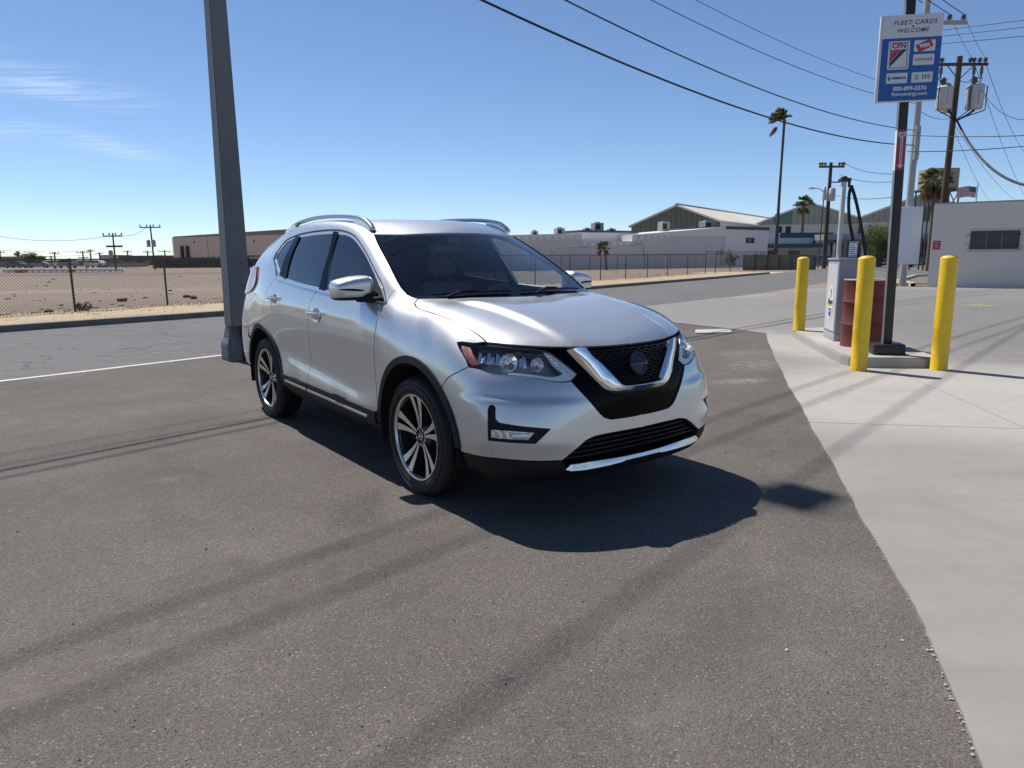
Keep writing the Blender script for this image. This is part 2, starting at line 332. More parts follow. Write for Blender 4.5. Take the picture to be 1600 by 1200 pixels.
for i in range(-2, 10):
    for j in range(-4, 8):
        q = conc
        for ax, k in ((JA, i), (JB, j)):
            lo = JO + ax * (k * CELL + GAP); hi = JO + ax * ((k + 1) * CELL - GAP)
            q = clip(q, lo, ax) if q else q
            q = clip(q, hi, -ax) if q else q
        if len(q) < 3: continue
        bm = bmesh.new(); f = bm.faces.new([bm.verts.new((x, y, .020)) for x, y in q])
        bmesh.ops.triangulate(bm, faces=[f]); r = bmesh.ops.extrude_face_region(bm, geom=bm.faces[:])
        for v in [g_ for g_ in r['geom'] if isinstance(g_, bmesh.types.BMVert)]: v.co.z = -.004
        bmesh.ops.recalc_face_normals(bm, faces=bm.faces); me = bpy.data.meshes.new('slab'); bm.to_mesh(me); bm.free(); me.materials.append(M_CONC); link('slab', me, apron)
# crumbled mortar lip along the slab edge
def rock(mb, x, y, z, s, flat=.7):
    bm = bmesh.new(); bmesh.ops.create_icosphere(bm, subdivisions=1, radius=s)
    for v in bm.verts: v.co = Vector((v.co.x * random.uniform(.7, 1.2), v.co.y * random.uniform(.7, 1.2), v.co.z * random.uniform(.5, .9) * flat))
    bm.verts.index_update(); mb.add([v.co.copy() for v in bm.verts], [[v.index for v in f.verts] for f in bm.faces], TR(x, y, z) @ RZ(random.random() * 6)); bm.free()
mb = MB()
for (x, y) in rag:
    if y > 9 or y < .8: continue
    for _ in range(4 if y < 3.0 else 1):
        if random.random() < .45 + .5 * (math.sin(y * 5.2) > .1): continue
        rock(mb, x + random.uniform(-.016, .006), y + random.uniform(-.02, .02), .012, random.uniform(.002, .0075))
o = mb.build('crumbled_edge', mat('mortar_crumbs', (.38, .36, .325), .95)); o['kind'] = 'stuff'
# road edge line, far kerb, dry verge
ln = [(-30, -20.4), (-24.1, -14.0), (-6.04, 8.22), (-4.34, 10.33), (-2.6, 12.5)]
lw = .055; L2 = offs(ln, lw); L1 = offs(ln, -lw)
def wav(pts, step=.12, amp=.006):
    out = []
    for a, b in zip(pts[:-1], pts[1:]):
        n = max(1, int(math.dist(a, b) / step))
        for k in range(n): t = k / n; out.append((a[0] + (b[0] - a[0]) * t + random.uniform(-amp, amp), a[1] + (b[1] - a[1]) * t + random.uniform(-amp, amp)))
    return out + [pts[-1]]
a, b = wav(L1), wav(L2); n = min(len(a), len(b))
mb = MB(); mb.add([(x, y, .012) for x, y in a[:n]] + [(x, y, .012) for x, y in b[:n]], [(i, n + i, n + i + 1, i + 1) for i in range(n - 1)]); struct(mb.build('edge_line', M_LINE))
def strip(name, rows, m, smooth=None):
    k = len(rows[0]); mb = MB()
    mb.add([p for r in rows for p in r], [(i * k + j, (i + 1) * k + j, (i + 1) * k + j + 1, i * k + j + 1) for i in range(len(rows) - 1) for j in range(k - 1)])
    return struct(mb.build(name, m, None, smooth))
kf = wav(KB, 1.2, .012); o1 = offs(kf, -.02); o2 = offs(kf, -.17)
strip('kerb', [[(p[0], p[1], 0), (q[0], q[1], .135), (r_[0], r_[1], .14), (r_[0] - .02, r_[1] + .02, .05)] for p, q, r_ in zip(kf, o1, o2)], M_KERB)
v1 = offs(kf, -.16); v2 = offs(kf, -1.2); v3 = offs(kf, -3.0); v4 = offs(kf, -6.2)
verge = strip('verge', [[(p[0], p[1], .128), (q[0], q[1], .13 + random.uniform(-.02, .02)), (r_[0], r_[1], .09 + random.uniform(-.02, .02)), (s[0], s[1], -.01)] for p, q, r_, s in zip(v1, v2, v3, v4)], M_GRASS)
sheet('side_drive', [(20.4, 56.3), (24, 62), (18, 64.5), (14.6, 60.3)], .012, mat('drive_concrete', (.42, .35, .28), .9, var=.15))
sheet('gravel_bed', [(18.2, 32.0), (20.3, 37.0), (26.0, 45.6), (34, 52), (40, 46), (24, 30.5)], .016, ground_mat('gravel', (.23, .18, .155), (.15, .115, .10), (.31, .26, .22), (.42, .38, .34), big=.8, med=2, chip_scale=7, bumps=1))
for nm, pts in (('gravel_kerb', [(18.1, 32.1), (20.2, 37.2), (25.9, 45.8), (34, 52.3)]), ('gravel_kerb', [(17.0, 32.2), (18.9, 33.4), (24, 31.6)])):
    a = offs(pts, .09); b = offs(pts, -.09)
    strip(nm, [[(*p, .0), (*p, .15), (*q, .15), (*q, .0)] for p, q in zip(a, b)], mat('pale_kerb', (.46, .42, .37), .9, var=.15))
sheet('utility_cover', [(3.52, 13.50), (4.20, 13.56), (4.06, 12.96), (3.36, 12.90)], .0245, mat('cover_plate', (.42, .42, .39), .7, var=.2, vscale=6))
# worn yellow stencil on the drive: broken bars of paint
mb = MB()
for k, (u, w) in enumerate(((0, .10), (.13, .06), (.22, .09), (.34, .05), (.42, .10), (.55, .05))):
    for s in (0, 1, 2):
        if (k + s) % 4 == 3: continue
        mb.add([(12.52 + u, 19.15 + s * .22, .0245), (12.52 + u + w, 19.14 + s * .22, .0245), (12.52 + u + w, 19.30 + s * .22, .0245), (12.52 + u, 19.31 + s * .22, .0245)], [(0, 1, 2, 3)])
struct(mb.build('yellow_stencil', mat('yellow_paint_worn', (.55, .46, .08), .8, var=.3, vscale=20)))
# loose grit on the lot and stones of the vacant field
mb = MB()
for _ in range(1100):
    y = 1.2 + 11 * random.random() ** 1.6; x = random.uniform(-1, 1) * (1.0 + y * .75) - .4
    mb.mi(0 if random.random() < .45 else 1 if random.random() < .6 else 2); rock(mb, x, y, .010, random.uniform(.0018, .0045) * (1 + (random.random() < .03) * .9))
o = mb.build('loose_grit', [mat('grit_dark', (.03, .028, .026), .9), mat('grit_light', (.42, .39, .35), .9), mat('grit_tan', (.2, .17, .14), .9)]); o['kind'] = 'stuff'
mb = MB()
for _ in range(480):
    t = random.random(); a = Vector(KB[2]).lerp(Vector(KB[6]), t) if random.random() < .55 else Vector(KB[1]).lerp(Vector(KB[3]), random.random())
    d = 5.2 + 45 * random.random() ** 2.2; p = a + Vector((-.81, .585)) * d
    mb.mi(random.choice((0, 0, 1, 2))); rock(mb, p.x, p.y, .01, random.choice((.03, .04, .05, .09)) * (1 + d / 50))
o = mb.build('field_stones', [mat('stone_brown', (.19, .14, .115), .95), mat('stone_tan', (.33, .26, .21), .95), mat('stone_pale', (.46, .42, .37), .95)]); o['kind'] = 'stuff'
STONES = [((192, 471), .20, 'dark red lump of stone lying in the dirt field beyond the fence'), ((292, 465), .16, 'dark stone in the dirt near the second fence post, left of its neighbour'), ((303, 467), .17, 'round brown stone in the dirt close to the light pole'), ((75, 489), .14, 'dark clod by the foot of the fence left of the first post'), ((266, 455), .10, 'small dark stone behind the second fence post')]
for (px, py), s, lab in STONES:
    p = gnd(px, py); mb = MB(); rock(mb, 0, 0, s * .3, s); o = mb.build('field_stone', mat('stone_dark', (.10, .065, .055), .95), None, 40, loc=p); tag(o, lab, 'stone')
# dry grass blades on the verge and along the fence foot
mb = MB()
def blades(p, n, h, r):
    for _ in range(n):
        a = random.random() * 2 * PI; q = Vector((p[0] + random.gauss(0, r), p[1] + random.gauss(0, r), p[2])); w = random.uniform(.006, .014); hh = h * random.uniform(.4, 1.2)
        d = Vector((math.cos(a), math.sin(a), 0)) * w; t = q + Vector((random.gauss(0, hh * .5), random.gauss(0, hh * .5), hh))
        mb.add([q - d, q + d, t], [(0, 1, 2)])
for _ in range(1700):
    t = random.random() ** 1.3; i = 1 + t * 4.8; k = int(i); f = i - k
    a = Vector(KB[k]).lerp(Vector(KB[min(k + 1, 6)]), f); dd = random.choice((random.uniform(.2, .6), random.uniform(.2, 4.8), random.uniform(3.8, 5.4))); p = a + Vector((-.80, .6)) * dd
    mb.mi(random.choice((0, 0, 0, 1))); blades((p.x, p.y, .10 if dd < 3 else .02), 6, .05 if dd < 3.5 else .10, .10)
o = mb.build('dry_grass', [mat('straw', (.46, .36, .20), .9), mat('olive_grass', (.20, .19, .085), .9)]); o['kind'] = 'stuff'
# ---------------------------------------------------------------- wires, poles, fences, buildings and trees behind
M_BEIGE = mat('beige_stucco', (.60, .475, .375), .85, var=.06, vscale=.3)
M_LILAC = mat('painted_block', (.64, .60, .575), .85, var=.07, vscale=.5)
M_LILAC2 = mat('pale_facade', (.76, .74, .715), .85, var=.04, vscale=.5)
M_NAVY = mat('navy_trim', (.045, .075, .12), .6)
M_GREEN = mat('green_sheeting', (.145, .165, .130), .6, var=.08, vscale=.4)
M_SAGE = mat('sage_sheeting', (.33, .34, .285), .6, var=.08, vscale=.4)
M_TEAL = mat('teal_sheeting', (.12, .21, .165), .6, var=.1, vscale=.4)
M_CREAM = mat('cream_sheeting', (.60, .575, .50), .7, var=.05, vscale=.4)
M_ROOF = mat('pale_roof', (.60, .56, .48), .6, var=.08, vscale=.15, stretch=(1, .1, 1))
M_ROOFW = mat('white_roof', (.72, .70, .66), .55)
M_AC = mat('rooftop_unit', (.33, .32, .29), .7, var=.15, vscale=1)
M_DARK = mat('dark_opening', (.022, .024, .028), .6)
M_PSTEEL = mat('pole_steel', (.33, .34, .34), .5, var=.12, vscale=1)
M_FENCE = mat('fence_steel', (.055, .052, .052), .6)
M_MESH = mat('fence_wire', (.17, .155, .145), .6)
M_GLASSF = mat('far_window', (.02, .024, .03), .15)
M_BLOCK = mat('tan_block', (.66, .61, .555), .9, var=.10, vscale=1.4, bump=.3, bscale=18)
M_MORTAR = mat('mortar', (.54, .50, .45), .95)
def V2(p): return Vector((p[0], p[1]))
def wallbox(p0, p1, z0, z1, depth, mb=None, zb1=None):
    """solid standing on the line p0-p1, going back (away from the camera) by depth; z1 / zb1 are the heights at p0 / p1"""
    a, b = V2(p0), V2(p1); t = (b - a).normalized(); n = Vector((-t.y, t.x)); zb1 = z1 if zb1 is None else zb1
    if n.y < 0: n = -n
    c, d = b + n * depth, a + n * depth
    mb = mb or MB()
    return mb.add([(a.x, a.y, z0), (b.x, b.y, z0), (c.x, c.y, z0), (d.x, d.y, z0), (a.x, a.y, z1), (b.x, b.y, zb1), (c.x, c.y, zb1), (d.x, d.y, z1)], [(3, 2, 1, 0), (4, 5, 6, 7), (0, 1, 5, 4), (1, 2, 6, 5), (2, 3, 7, 6), (3, 0, 4, 7)])
def on(p0, p1, u): return (p0[0] + (p1[0] - p0[0]) * u, p0[1] + (p1[1] - p0[1]) * u)
def inset(p0, p1, out, u0, u1):
    a, b = V2(p0), V2(p1); t = (b - a).normalized(); n = Vector((-t.y, t.x))
    if n.y < 0: n = -n
    q0, q1 = a.lerp(b, u0) - n * out, a.lerp(b, u1) - n * out; return (q0.x, q0.y), (q1.x, q1.y)
def zat(px, py, Y): return at(px, py, Y).z
# --- pale block building with stepped parapet beyond the right-hand fence
wb = thing('block_building', 'long low pale block building with a toothed parapet and one small dark window', 'building', (27.4, 92, 0))
def loc(o, p): return (p[0] - o.location.x, p[1] - o.location.y)
cor = (27.4, 92.0); lft = (-16, 70); rgt = (34.6, 97.0)
segs = [((0.0), .30, 3.55, 3.6), (.30, .555, 3.7, 4.05), (.555, .70, 3.15, 3.2), (.70, 1.0, 3.95, 5.05)]
for i, (u0, u1, za, zb) in enumerate(segs):
    p0, p1 = loc(wb, on(lft, cor, u0)), loc(wb, on(lft, cor, u1)); wl_ = wallbox(p0, p1, -.1, za, 12, None, zb).build('wall', M_LILAC, wb)
    nT = int(V2(p0).lerp(V2(p1), 0).__sub__(V2(p1)).length / .95); mb = MB()
    for k in range(nT):
        q0, q1 = inset(p0, p1, .07, (k + .12) / nT, (k + .62) / nT); h = za + (zb - za) * (k + .4) / nT
        wallbox(q0, q1, h - .62, h - .10, .08, mb)
    tb = mb.build('parapet_teeth', M_LILAC2, wl_); tb['kind'] = 'stuff'
    wallbox(*inset(p0, p1, .06, 0, 1), za - .04, za + .02, .5, None, zb + .02).build('coping', M_LILAC2, wl_)
wallbox(loc(wb, (27.42, 91.95)), loc(wb, rgt), -.1, 5.1, 12).build('end_wall', M_LILAC2, wb)
wallbox(*inset(loc(wb, cor), loc(wb, rgt), .12, -.01, 1.01), 4.78, 5.15, 12.3).build('fascia', M_NAVY, wb)
w_ = wallbox(*inset(loc(wb, cor), loc(wb, rgt), .05, .46, .66), 3.05, 3.75, .2).build('window', M_DARK, wb)
wallbox(*inset(loc(wb, cor), loc(wb, rgt), .09, .50, .62), 3.15, 3.65, .1).build('pane', M_GLASSF, w_)
bb = wallbox(loc(wb, on(lft, cor, .56)), loc(wb, on(lft, cor, .73)), 3.1, 4.35, 5).build('penthouse', M_LILAC2, wb); bb.location = (0, 3.2, 0)
bb = wallbox(loc(wb, on(lft, cor, .555)), loc(wb, on(lft, cor, .735)), 4.3, 4.55, 5.3).build('penthouse_roof', M_NAVY, wb); bb.location = (0, 3.1, 0)
mb = MB(); P = [at(x, y, Y) - wb.location for x, y, Y in ((992, 383, 85.2), (1003, 381, 85.6), (1006, 387, 85.7), (1006, 400, 85.7))]; mb.tube(P, .05, 6); P = [at(x, y, Y) - wb.location for x, y, Y in ((862, 400, 79), (862, 390, 79), (868, 387, 79.3), (990, 383, 85.1))]; mb.tube(P, .05, 6); mb.build('wall_conduit', M_PSTEEL, wb)
# rooftop units: each its own thing
def unit(px, py, Y, w, h, label, d=None):
    p = at(px, py, Y); o = thing('rooftop_unit', label, 'air conditioner', (p.x, p.y, p.z), .35, 'rooftop air conditioners')
    mb = MB(); mb.bbox((-w / 2, -w / 2, 0), (w / 2, w / 2, h), .04); mb.build('casing', M_AC, o)
    mb = MB(); mb.box((-w * .42, -w / 2 - .02, h * .2), (w * .1, -w / 2 + .01, h * .8)); mb.build('louvre', M_DARK, o)
    mb = MB(); mb.lathe([(0, .12), (w * .3, .12), (w * .33, 0)], 16, TR(0, 0, h)); mb.build('fan_shroud', M_AC, o)
for a in ((835, 369, 82, .7, .55, 'smallest square rooftop cooler, far left on the pale block building'), (874, 367, 84, 1.0, .75, 'tan rooftop cooler left of the raised penthouse'), (933, 361, 92, 1.25, 1.0, 'large dark rooftop cooler above the raised navy roofed penthouse'), (1037, 361, 94, 1.15, 1.15, 'grey rooftop cooler standing before the green gable wall'), (1104, 357, 98, 1.5, .95, 'wide pale rooftop cooler near the right end of the green gable'), (917, 361, 91, .9, .3, 'low flat rooftop box left of the dark cooler'), (955, 361, 92, .9, .25, 'low flat rooftop box right of the dark cooler')): unit(*a)
# --- gabled warehouses
def gable(name, label, pl, pr, apex, zl, zr, za, depth_vec, mats, split=None, lower=None):
    o = thing(name, label, 'warehouse', (pl[0], pl[1], 0))
    L_ = lambda p: Vector((p[0] - pl[0], p[1] - pl[1], 0))
    a, b, c, d = L_(pl), L_(pr), L_(apex), Vector((depth_vec[0], depth_vec[1], 0))
    mb = MB(); f = [a, b, b + Vector((0, 0, zr)), c + Vector((0, 0, za)), a + Vector((0, 0, zl))]
    mb.add([*f, *[p + d for p in f]], [(0, 1, 2, 3, 4), (9, 8, 7, 6, 5), (1, 6, 7, 2), (0, 4, 9, 5), (0, 5, 6, 1)]); mb.build('wall', mats[0], o)
    n = (b - a).normalized(); n = Vector((-n.y, n.x, 0));  n = n if n.y > 0 else -n
    ov = -n * .5; mb = MB(); ex = (b - a).normalized() * .35
    top = [a - ex + ov + Vector((0, 0, zl - .12)), c + ov + Vector((0, 0, za + .12)), b + ex + ov + Vector((0, 0, zr - .12))]
    dn = Vector((0, 0, -.28)); q = top + [p + dn for p in top]
    q = q + [p + d - ov for p in q]
    mb.add(q, [(0, 1, 7, 6), (1, 2, 8, 7), (3, 9, 10, 4), (4, 10, 11, 5), (0, 3, 4, 1), (1, 4, 5, 2), (2, 5, 11, 8), (0, 6, 9, 3)]); rf = mb.build('roof', mats[1], o)
    mb = MB(); r0, r1 = c + ov + Vector((0, 0, za + .12)), c + d + Vector((0, 0, za + .12)); mb.tube([r0, r1], .22, 6); mb.build('ridge_cap', M_SAGE, rf)
    # standing ribs of the wall sheeting
    mb = MB(); w = (b - a).length; k = 0
    while k < w:
        u = k / w; p = a.lerp(b, u); uc = (c - a).dot((b - a)) / w ** 2
        zt = zl + (za - zl) * u / uc if u < uc else za + (zr - za) * (u - uc) / (1 - uc)
        pp = p - n * .03; mb.box((pp.x - .05, pp.y - .04, 0), (pp.x + .05, pp.y + .04, zt - .35)); k += 1.0
    rb = mb.build('sheeting_ribs', mats[0], o); rb['kind'] = 'stuff'
    return o, a, b, n
g1, a, b, n = gable('green_warehouse', 'green gabled metal warehouse with a pale roof behind the block building', (20.9, 125), (32.4, 112), (27.2, 118.2), 6.8, 6.9, 9.6, (33, 48), (M_GREEN, M_ROOF))
p0, p1 = (b.x, b.y), (b.x + 33, b.y + 48); wallbox(*inset(p0, p1, .1, 0, 1), 0, 6.6, .08).build('side_sheeting', M_CREAM, g1)
g2, a, b, n = gable('grey_warehouse', 'sage grey gabled warehouse with one teal sheeting patch and a white roof', (43.5, 130), (62.2, 130), (53.2, 130), 7.0, 8.3, 10.7, (26, 46), (M_SAGE, M_ROOFW))
wallbox((-.2, -.12), (19, -.12), 0, 6.9, .1).build('lower_wall', M_CREAM, g2)
wallbox((3.8, -.14), (6.9, -.14), 6.95, 8.7, .1, None, 9.4).build('teal_patch', M_TEAL, g2)
for u0 in (4.3, 5.9): wallbox((u0, -.2), (u0 + .9, -.2), 5.0, 6.6, .1).build('window', M_DARK, g2)
g3, a, b, n = gable('far_warehouse', 'tall olive gabled warehouse half hidden by the brick building and sign post', (60.6, 125), (80.5, 125), (70.2, 125), 8.1, 9.0, 11.6, (26, 46), (M_SAGE, M_ROOFW))
wallbox((0, -.12), (19.9, -.12), 0, 7.0, .1).build('lower_wall', M_CREAM, g3)
wallbox((10.6, -.14), (19.0, -.14), 7.05, 9.6, .1, None, 8.8).build('olive_patch', mat('olive_sheeting', (.12, .13, .075), .6), g3)
# --- low white office with navy bands and canopy
of = thing('office_building', 'low white office with navy bands and a carport canopy below the grey warehouse', 'building', (38, 104, 0))
wallbox(loc(of, (36.2, 104)), loc(of, (46.2, 104)), 0, 4.6, 10).build('wall', M_LILAC2, of)
wallbox(loc(of, (38.8, 103.8)), loc(of, (46.4, 103.8)), 3.95, 4.65, 10).build('upper_band', M_NAVY, of)
wallbox(loc(of, (35.6, 101)), loc(of, (43.8, 101)), 2.55, 3.05, 3).build('lower_band', M_NAVY, of)
wallbox(loc(of, (43.6, 100)), loc(of, (70, 100)), 3.05, 3.5, 8).build('canopy', mat('canopy_navy', (.05, .075, .11), .7), of)
wallbox(loc(of, (43.6, 100.3)), loc(of, (70, 100.3)), 3.5, 4.3, 8).build('canopy_parapet', mat('canopy_grey', (.26, .29, .33), .7), of)
wallbox(loc(of, (43.6, 107.8)), loc(of, (70, 107.8)), 0, 3.2, .3).build('back_wall', mat('carport_shade', (.13, .12, .12), .8), of)
for x in (45, 49, 53, 57, 61, 65): wallbox(loc(of, (x, 100.4)), loc(of, (x + .3, 100.4)), 0, 3.1, .3).build('column', M_LILAC, of)
for x in (37, 40.2): wallbox(loc(of, (x, 103.9)), loc(of, (x + 1.6, 103.9)), .9, 2.1, .2).build('window', M_GLASSF, of)
# --- far beige warehouse on the left
bw = thing('beige_warehouse', 'large flat roofed beige warehouse beyond the dirt field on the left', 'warehouse', (-79.5, 170, 0))
c0, c1, c2 = (-79.5, 170), (-30, 146), (-84.6, 180)
wallbox(loc(bw, c0), loc(bw, c1), 0, 6.75, 30, None, 8.1).build('wall', M_BEIGE, bw)
mb = MB(); a, b = V2(loc(bw, c2)), V2(loc(bw, c0)); mb.add([(a.x, a.y, 0), (b.x - .05, b.y, 0), (b.x - .05, b.y, 6.72), (a.x, a.y, 6.9)], [(0, 1, 2, 3)]); mb.add([(a.x, a.y, 0), (b.x - .05, b.y + .4, 0), (b.x - .05, b.y + .4, 6.72), (a.x, a.y, 6.9)], [(3, 2, 1, 0)]); mb.build('side_wall', mat('beige_side', (.44, .36, .29), .85), bw)
wallbox(*inset(loc(bw, c0), loc(bw, c1), .08, 0, 1), 6.65, 6.85, .5, None, 8.2).build('coping', mat('coping_brown', (.25, .2, .165), .8), bw)
for u in (.12, .30, .46, .62, .78): wallbox(*inset(loc(bw, c0), loc(bw, c1), .12, u, u + .006), 5.2, 5.6, .2).build('scupper', M_DARK, bw)
for u in (.2, .4, .6, .8): wallbox(*inset(loc(bw, c0), loc(bw, c1), .04, u, u + .002), 0, 6.6 + 1.3 * u, .1).build('wall_joint', mat('joint_brown', (.30, .24, .19), .9), bw)
for u in (.045, .078):
    q = inset(loc(bw, c0), loc(bw, c1), .5, u, u + .012); wallbox(*q, .3, 4.6, .4).build('pipe_stack', M_DARK, bw)
# --- distant low roofs on the left horizon
def shed(px0, px1, ytop, Y, m, label, d=12, cat='building', parts=()):
    p0, p1 = at(px0, 405, Y), at(px1, 405, Y); o = thing('low_building', label, cat, (p0.x, p0.y, 0)); z = zat((px0 + px1) / 2, ytop, Y)
    wallbox((0, 0), (p1.x - p0.x, 0), -.1, z, d).build('wall', m, o); wallbox((-.3, -.3), (p1.x - p0.x + .3, -.3), z - .02, z + .22, d + .6).build('roof', mat('shed_roof', (.12, .10, .09), .8), o)
    w = p1.x - p0.x; k = 0
    while (k + 1) * 4 < w and k < 14: wallbox((k * 4 + 1, -.06), (k * 4 + 2.6, -.06), .4, min(2.6, z * .6), .1).build('bay_door', M_DARK, o); k += 1
M_SH1 = mat('shed_brown', (.19, .145, .125), .9, var=.1, vscale=.2); M_SH2 = mat('shed_tan', (.34, .29, .235), .9); M_SH3 = mat('shed_grey', (.22, .22, .215), .9); M_SH4 = mat('shed_white', (.5, .48, .45), .9)
shed(-60, 34, 402, 230, M_SH2, 'tan flat building at the far left edge of the horizon'); shed(36, 190, 408, 210, M_SH1, 'long dark brown shed along the left horizon behind the parked cars', 20)
shed(157, 176, 399.5, 240, M_SH4, 'small white hut on the horizon left of the slim utility pole'); shed(186, 270, 400.5, 200, M_SH1, 'low brown shed between the two tall poles on the left horizon'); shed(-60, 12, 408, 170, M_SH3, 'grey shed at the left edge behind the fence'); shed(70, 118, 411, 185, M_SH3, 'low grey shed with open bays behind the second fence'); shed(150, 186, 411.5, 150, M_SH4, 'pale low block beside the slim utility pole foot')
shed(450, 800, 398, 210, M_SH2, 'long tan building hidden mostly behind the car roof', 20)
# --- dark picket fence before the beige warehouse
pf = thing('picket_fence', 'dark steel picket fence in front of the beige warehouse', 'fence', (-60, 128, 0))
mb = MB(); mb.box((-4, -.04, .25), (50, 0, .35)); mb.box((-4, -.04, 1.75), (50, 0, 1.85)); mb.build('rail', M_FENCE, pf)
mb = MB(); mb.box((-4, .3, 0), (50, .36, 1.55)); mb.build('backing_screen', mat('dark_screen', (.045, .04, .038), .9), pf)
pm = MB().box((-.05, -.05, 0), (.05, .05, 2.0)).mesh('picket', M_FENCE)
for k in range(55): link('picket', pm, pf, (-4 + k, 0, 0))
# --- white and red barriers in a row
M_BW = mat('barrier_white', (.62, .58, .56), .7); M_BR = mat('barrier_red', (.42, .09, .07), .7)
def barrier_mesh(m):
    mb = MB(); mb.prism([(-.22, 0), (.22, 0), (.20, .10), (.10, .20), (.07, .38), (-.07, .38), (-.10, .20), (-.20, .10)], -.42, .42, Matrix(((0, 0, 1, 0), (1, 0, 0, 0), (0, 1, 0, 0), (0, 0, 0, 1)))); return mb.mesh('traffic_barrier', m)
ORD = 'first second third fourth fifth sixth seventh eighth ninth tenth eleventh twelfth thirteenth fourteenth fifteenth sixteenth seventeenth eighteenth nineteenth twentieth'.split()
bmw, bmr = barrier_mesh(M_BW), barrier_mesh(M_BR)
for k in range(20):
    px = 10 + k * 9.3; p = gnd(px, 426.6 - k * .06); red = k in (2, 3, 11); o = link('traffic_barrier', bmr if red else bmw, None, p, (0, 0, -.18 + random.uniform(-.1, .1)))
    if red: tag(o, {2: 'leftmost red barrier in the far row of barriers', 3: 'second red barrier in the far row, right of the leftmost red one', 11: 'red barrier in the far row between white ones near the first fence post'}[k], 'barrier', 'red barriers')
    else: tag(o, f"{ORD[k]} barrier from the left in the far row, a low white one", 'barrier', 'white barriers in the far row')
# --- chain-link fences: real wires
def fence(name, label, posts, h, pitch, rail=True, r_post=.03, mesh=True, wr=.0035, top_extra=.0):
    o = thing(name, label, 'fence', (*posts[0][:2], 0)); O = Vector((posts[0][0], posts[0][1], 0))
    pmesh = MB().cyl((0, 0, -.05), (0, 0, h + .05), r_post, n=8).mesh('post', M_FENCE, 40)
    for p in posts: link('post', pmesh, o, Vector((p[0], p[1], 0)) - O)
    if rail:
        mb = MB(); mb.tube([Vector((p[0], p[1], h + .02)) - O for p in posts], .022, 6); mb.build('top_rail', M_FENCE, o)
    if mesh:
        mb = MB(); vs = []; fs = []
        for p, q in zip(posts[:-1], posts[1:]):
            a, b = Vector((p[0], p[1], 0)) - O, Vector((q[0], q[1], 0)) - O; L = (b - a).length; t = (b - a) / L; nn = Vector((-t.y, t.x, 0)) * wr
            k = -h
            while k < L:
                for s in (1, -1):
                    u0, u1 = (k, k + h) if s > 0 else (k + h, k); z0, z1 = .03, h
                    c0, c1 = max(0, min(L, u0)), max(0, min(L, u1))
                    if abs(c1 - c0) > 1e-4:
                        f0 = (c0 - u0) / (u1 - u0); f1 = (c1 - u0) / (u1 - u0); P0 = a + t * c0 + Vector((0, 0, z0 + (z1 - z0) * f0)); P1 = a + t * c1 + Vector((0, 0, z0 + (z1 - z0) * f1))
                        d = (P1 - P0).normalized(); w = d.cross(nn.normalized()) * wr; i = len(vs)
                        vs += [P0 + w, P0 - w * .5 + nn, P0 - w * .5 - nn, P1 + w, P1 - w * .5 + nn, P1 - w * .5 - nn]; fs += [(i, i + 1, i + 4, i + 3), (i + 1, i + 2, i + 5, i + 4), (i + 2, i, i + 3, i + 5)]
                k += pitch
        mb.add(vs, fs); m = mb.build('wire_mesh', M_MESH, o); m['kind'] = 'stuff'
    return o
def lerp_posts(a, b, n): return [(a[0] + (b[0] - a[0]) * k / n, a[1] + (b[1] - a[1]) * k / n) for k in range(n + 1)]
LP = [(-16.9, 8.2), (-15.3, 11.5), (-13.5, 15.4), (-11.9, 19.34), (-10.69, 22.07), (-8.9, 24.3)]
fence('chain_link_fence', 'dark chain link fence along the dry verge on the left behind the light pole', LP, 1.42, .085, wr=.0042)
RP = lerp_posts((-8.9, 24.3), (5.3, 42.45), 7)[1:] + [(7.2, 45.0), (9.1, 47.8), (11.1, 50.8), (13.3, 54.0), (15.6, 57.5)]
fence('chain_link_fence', 'dark chain link fence running along the verge right of the car', [(-8.9, 24.3)] + RP, 1.50, .11, wr=.003)
fence('chain_link_fence', 'second chain link fence across the field before the pale block building', lerp_posts((2.0, 70.5), (26, 80), 8), 1.6, .22, wr=.004)
fence('gate_fence', 'tall chain link gate panels where the verge meets the side drive', [(15.6, 57.5), (17.2, 60.2), (19.4, 63.4), (22.6, 66.5), (27, 69), (33, 70.6), (39, 71.5)], 1.75, .18, wr=.004, r_post=.035)
sc = thing('screen_fence', 'grey slatted screen fence below the white office', 'fence', (23, 71, 0)); wallbox((0, 0), (7.4, .6), 0, 1.5, .08).build('screen', mat('screen_tan', (.17, .15, .125), .95, var=.2, vscale=1), sc)
for k in range(7): MB().box((-.04, -.12, 0), (.04, -.04, 1.6)).build('post', M_FENCE, sc, loc=(7.4 * k / 6, .6 * k / 6, 0))
